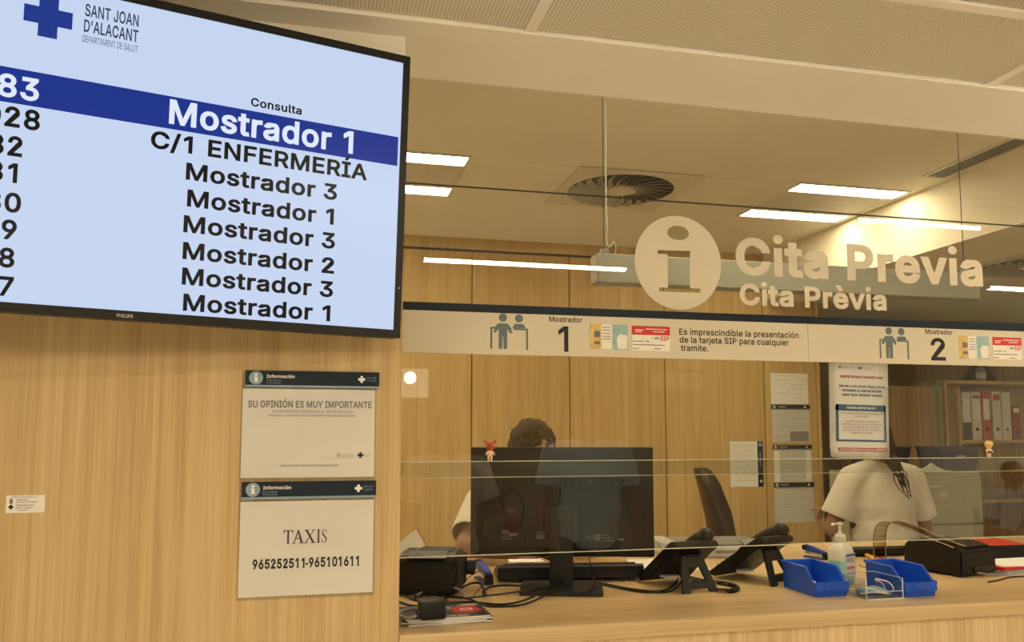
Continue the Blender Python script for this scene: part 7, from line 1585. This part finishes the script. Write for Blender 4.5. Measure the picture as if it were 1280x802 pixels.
# ================================================================ waiting room: lamps and wall
GLOW_L = glow('lobby_lamp', LAMP_LOBBY, LOBBY_POWER)
ZP = 2.40          # the lamps are hung below the ceiling so the added uplights spread over it
n_l = 0
def strip(label, x0, y0, x1, y1, w_=0.055, up=False):
    cx_, cy_ = (x0 + x1) / 2, (y0 + y1) / 2; L = math.hypot(x1 - x0, y1 - y0); rz = math.atan2(y1 - y0, x1 - x0)
    t = thing('linear_ceiling_lamp', label, 'ceiling light', (cx_, cy_, ZP), rz, 'linear lamps in the waiting room ceiling')
    obj('light_strip', box(bm_new(), (0, 0, 0.006), (L, w_, 0.012)), GLOW_L, t)
    obj('housing', box(bm_new(), (0, 0, 0.026), (L, w_ + 0.006, 0.026)), VANE, t)
    if up: obj('fill_uplight', box(bm_new(), (0, 0, 0.0415), (L, w_, 0.004)), glow('lobby_fill_glow', LAMP_LOBBY, LOBBY_UP * 1.0), t)  # invented upward glow that brightens the lobby ceiling
    for s_ in (-1, 1):
        b = bm_new(); box(b, (s_ * (L / 2 + 0.006), 0, 0.02), (0.012, w_ + 0.01, 0.05)); obj('end_cap', b, VANE, t)
        b = bm_new(); tube(b, [(s_ * (L / 2 - 0.1), 0, 0.04), (s_ * (L / 2 - 0.1), 0, ZL + 0.009 - ZP)], 0.003, 6, 0); obj('hanger', b, STEEL, t)
a, c = aZ(530, 325, ZP), aZ(780, 339, ZP)
strip('linear lamp straight over the waiting people, mirrored beside the box sign', a.x, YV - a.y, c.x, YV - a.y, 0.042)
a, c = aZ(1075, 275, ZP), aZ(1227, 286, ZP)
strip('short linear lamp near the counter at the right, mirrored on the bulkhead', a.x, YV - a.y, c.x, YV - a.y, 0.014)
a = aZ(1236, 360, ZP)
strip('linear lamp right of the waiting people, mirrored at the far right', a.x, YV - a.y, a.x + 1.2, YV - a.y)
strip('added unseen fill lamp over the left of the waiting room by its left wall', -2.7, -1.6, -1.5, -1.6, up=True)  # fill lamp added outside the glass reflections to raise the lobby light
strip('added unseen fill lamp at the far left of the waiting room', -2.7, -2.9, -1.5, -2.9, up=True)  # another added fill lamp, set far back for bounce rather than direct light
strip('added unseen fill lamp left of the middle of the waiting room', -1.1, -1.6, -0.2, -1.6, up=True)  # added fill lamp, its mirror image hidden by the oak wall
strip('added unseen fill lamp at the far right of the waiting room', 5.2, -1.6, 6.4, -1.6)  # added off to the side for more bounced light
strip('second added unseen fill lamp at the far right of the waiting room, near its back wall', 5.2, -3.0, 6.4, -3.0)  # likewise an added lamp, there only for bounced light
for x, w in ((aZ(628, 378, ZP).x, 'middle'), (aZ(880, 387, ZP).x, 'right'), (-0.45, 'left')):
    strip('lengthwise linear lamp at the back of the waiting room, %s one' % w, x, -1.45, x, -2.65)
Yw = -4.198
def wallbox(px0, py0, px1, py1):
    a, c = aY(px0, py0, YV - Yw), aY(px1, py1, YV - Yw); return a.x, c.x, c.z, a.z
x0, x1, z0, z1 = wallbox(488, 460, 535.5, 497)
t = thing('wall_lamp', 'square lit wall panel with a round bulb on the waiting room wall', 'lamp', ((x0 + x1) / 2, Yw, z0))
w_ = x1 - x0; h_ = z1 - z0
b = bm_new(); box(b, (0, 0.01, h_ / 2), (w_, 0.016, h_)); obj('lit_panel', b, glow('lit_panel', (1.0, 0.86, 0.60), 2.6), t)
b = bm_new(); p_ = aY(512.5, 472, YV - Yw); lathe(b, [(0.062, 0.018), (0.062, 0.04), (0.05, 0.05)], (p_.x - (x0 + x1) / 2, 0, p_.z - z0), 28, 'Y'); obj('bulb', b, glow('bulb', (1.0, 0.87, 0.62), 30.0), t)
b = bm_new(); box(b, (0, 0.01, -0.025), (w_, 0.02, 0.02)); obj('lower_rail', b, LIGHTGREY, t)
def room_sign(label, px0, py0, px1, py1, mat, rows_, name='wall_sign', head=None):
    x0, x1, z0, z1 = wallbox(px0, py0, px1, py1); w_, h_ = x1 - x0, z1 - z0
    M = Matrix.Translation((x1, Yw, z0)) @ Matrix.Rotation(math.pi, 4, 'Z')
    t = thing(name, label, 'sign', M=M)
    obj('panel', box(bm_new(), (w_ / 2, -0.004, h_ / 2), (w_, 0.007, h_)), mat, t)
    if head: b = bm_new(); sheet(b, 0, h_ * head, w_, h_, -0.0085, -0.008); obj('header_strip', b, plain('rose_print', (0.40, 0.24, 0.20), 0.5), t)
    if rows_: obj('lettering', text_bm([(s_t, w_ * a_, w_ * c_, h_ * zz, h_ * cp, -0.0086) for s_t, a_, c_, zz, cp in rows_], 0.06), INK_SOFT, t)
    return t
room_sign('waiting room wall sign reading Sala de Espera', 760, 443, 822, 467, plain('tan_sign', (0.50, 0.40, 0.27), 0.6), [('Sala de Espera', 0.30, 0.9, 0.55, 0.2), ('Sala d\'Espera', 0.30, 0.75, 0.2, 0.16)])
room_sign('upper pale poster beside the waiting room sign', 845, 447, 880, 461, plain('pale_poster', (0.74, 0.70, 0.66), 0.5), None, 'poster')
room_sign('lower wide pale poster beside the waiting room sign', 814, 462, 880, 487, plain('pale_poster', (0.74, 0.70, 0.66), 0.5), [('INFORMACIÓN', 0.1, 0.35, 0.6, 0.09), ('HORARIOS', 0.1, 0.3, 0.4, 0.09), ('CITA PREVIA', 0.62, 0.9, 0.6, 0.09), ('SALUD', 0.62, 0.85, 0.4, 0.09)], 'poster', 0.86)
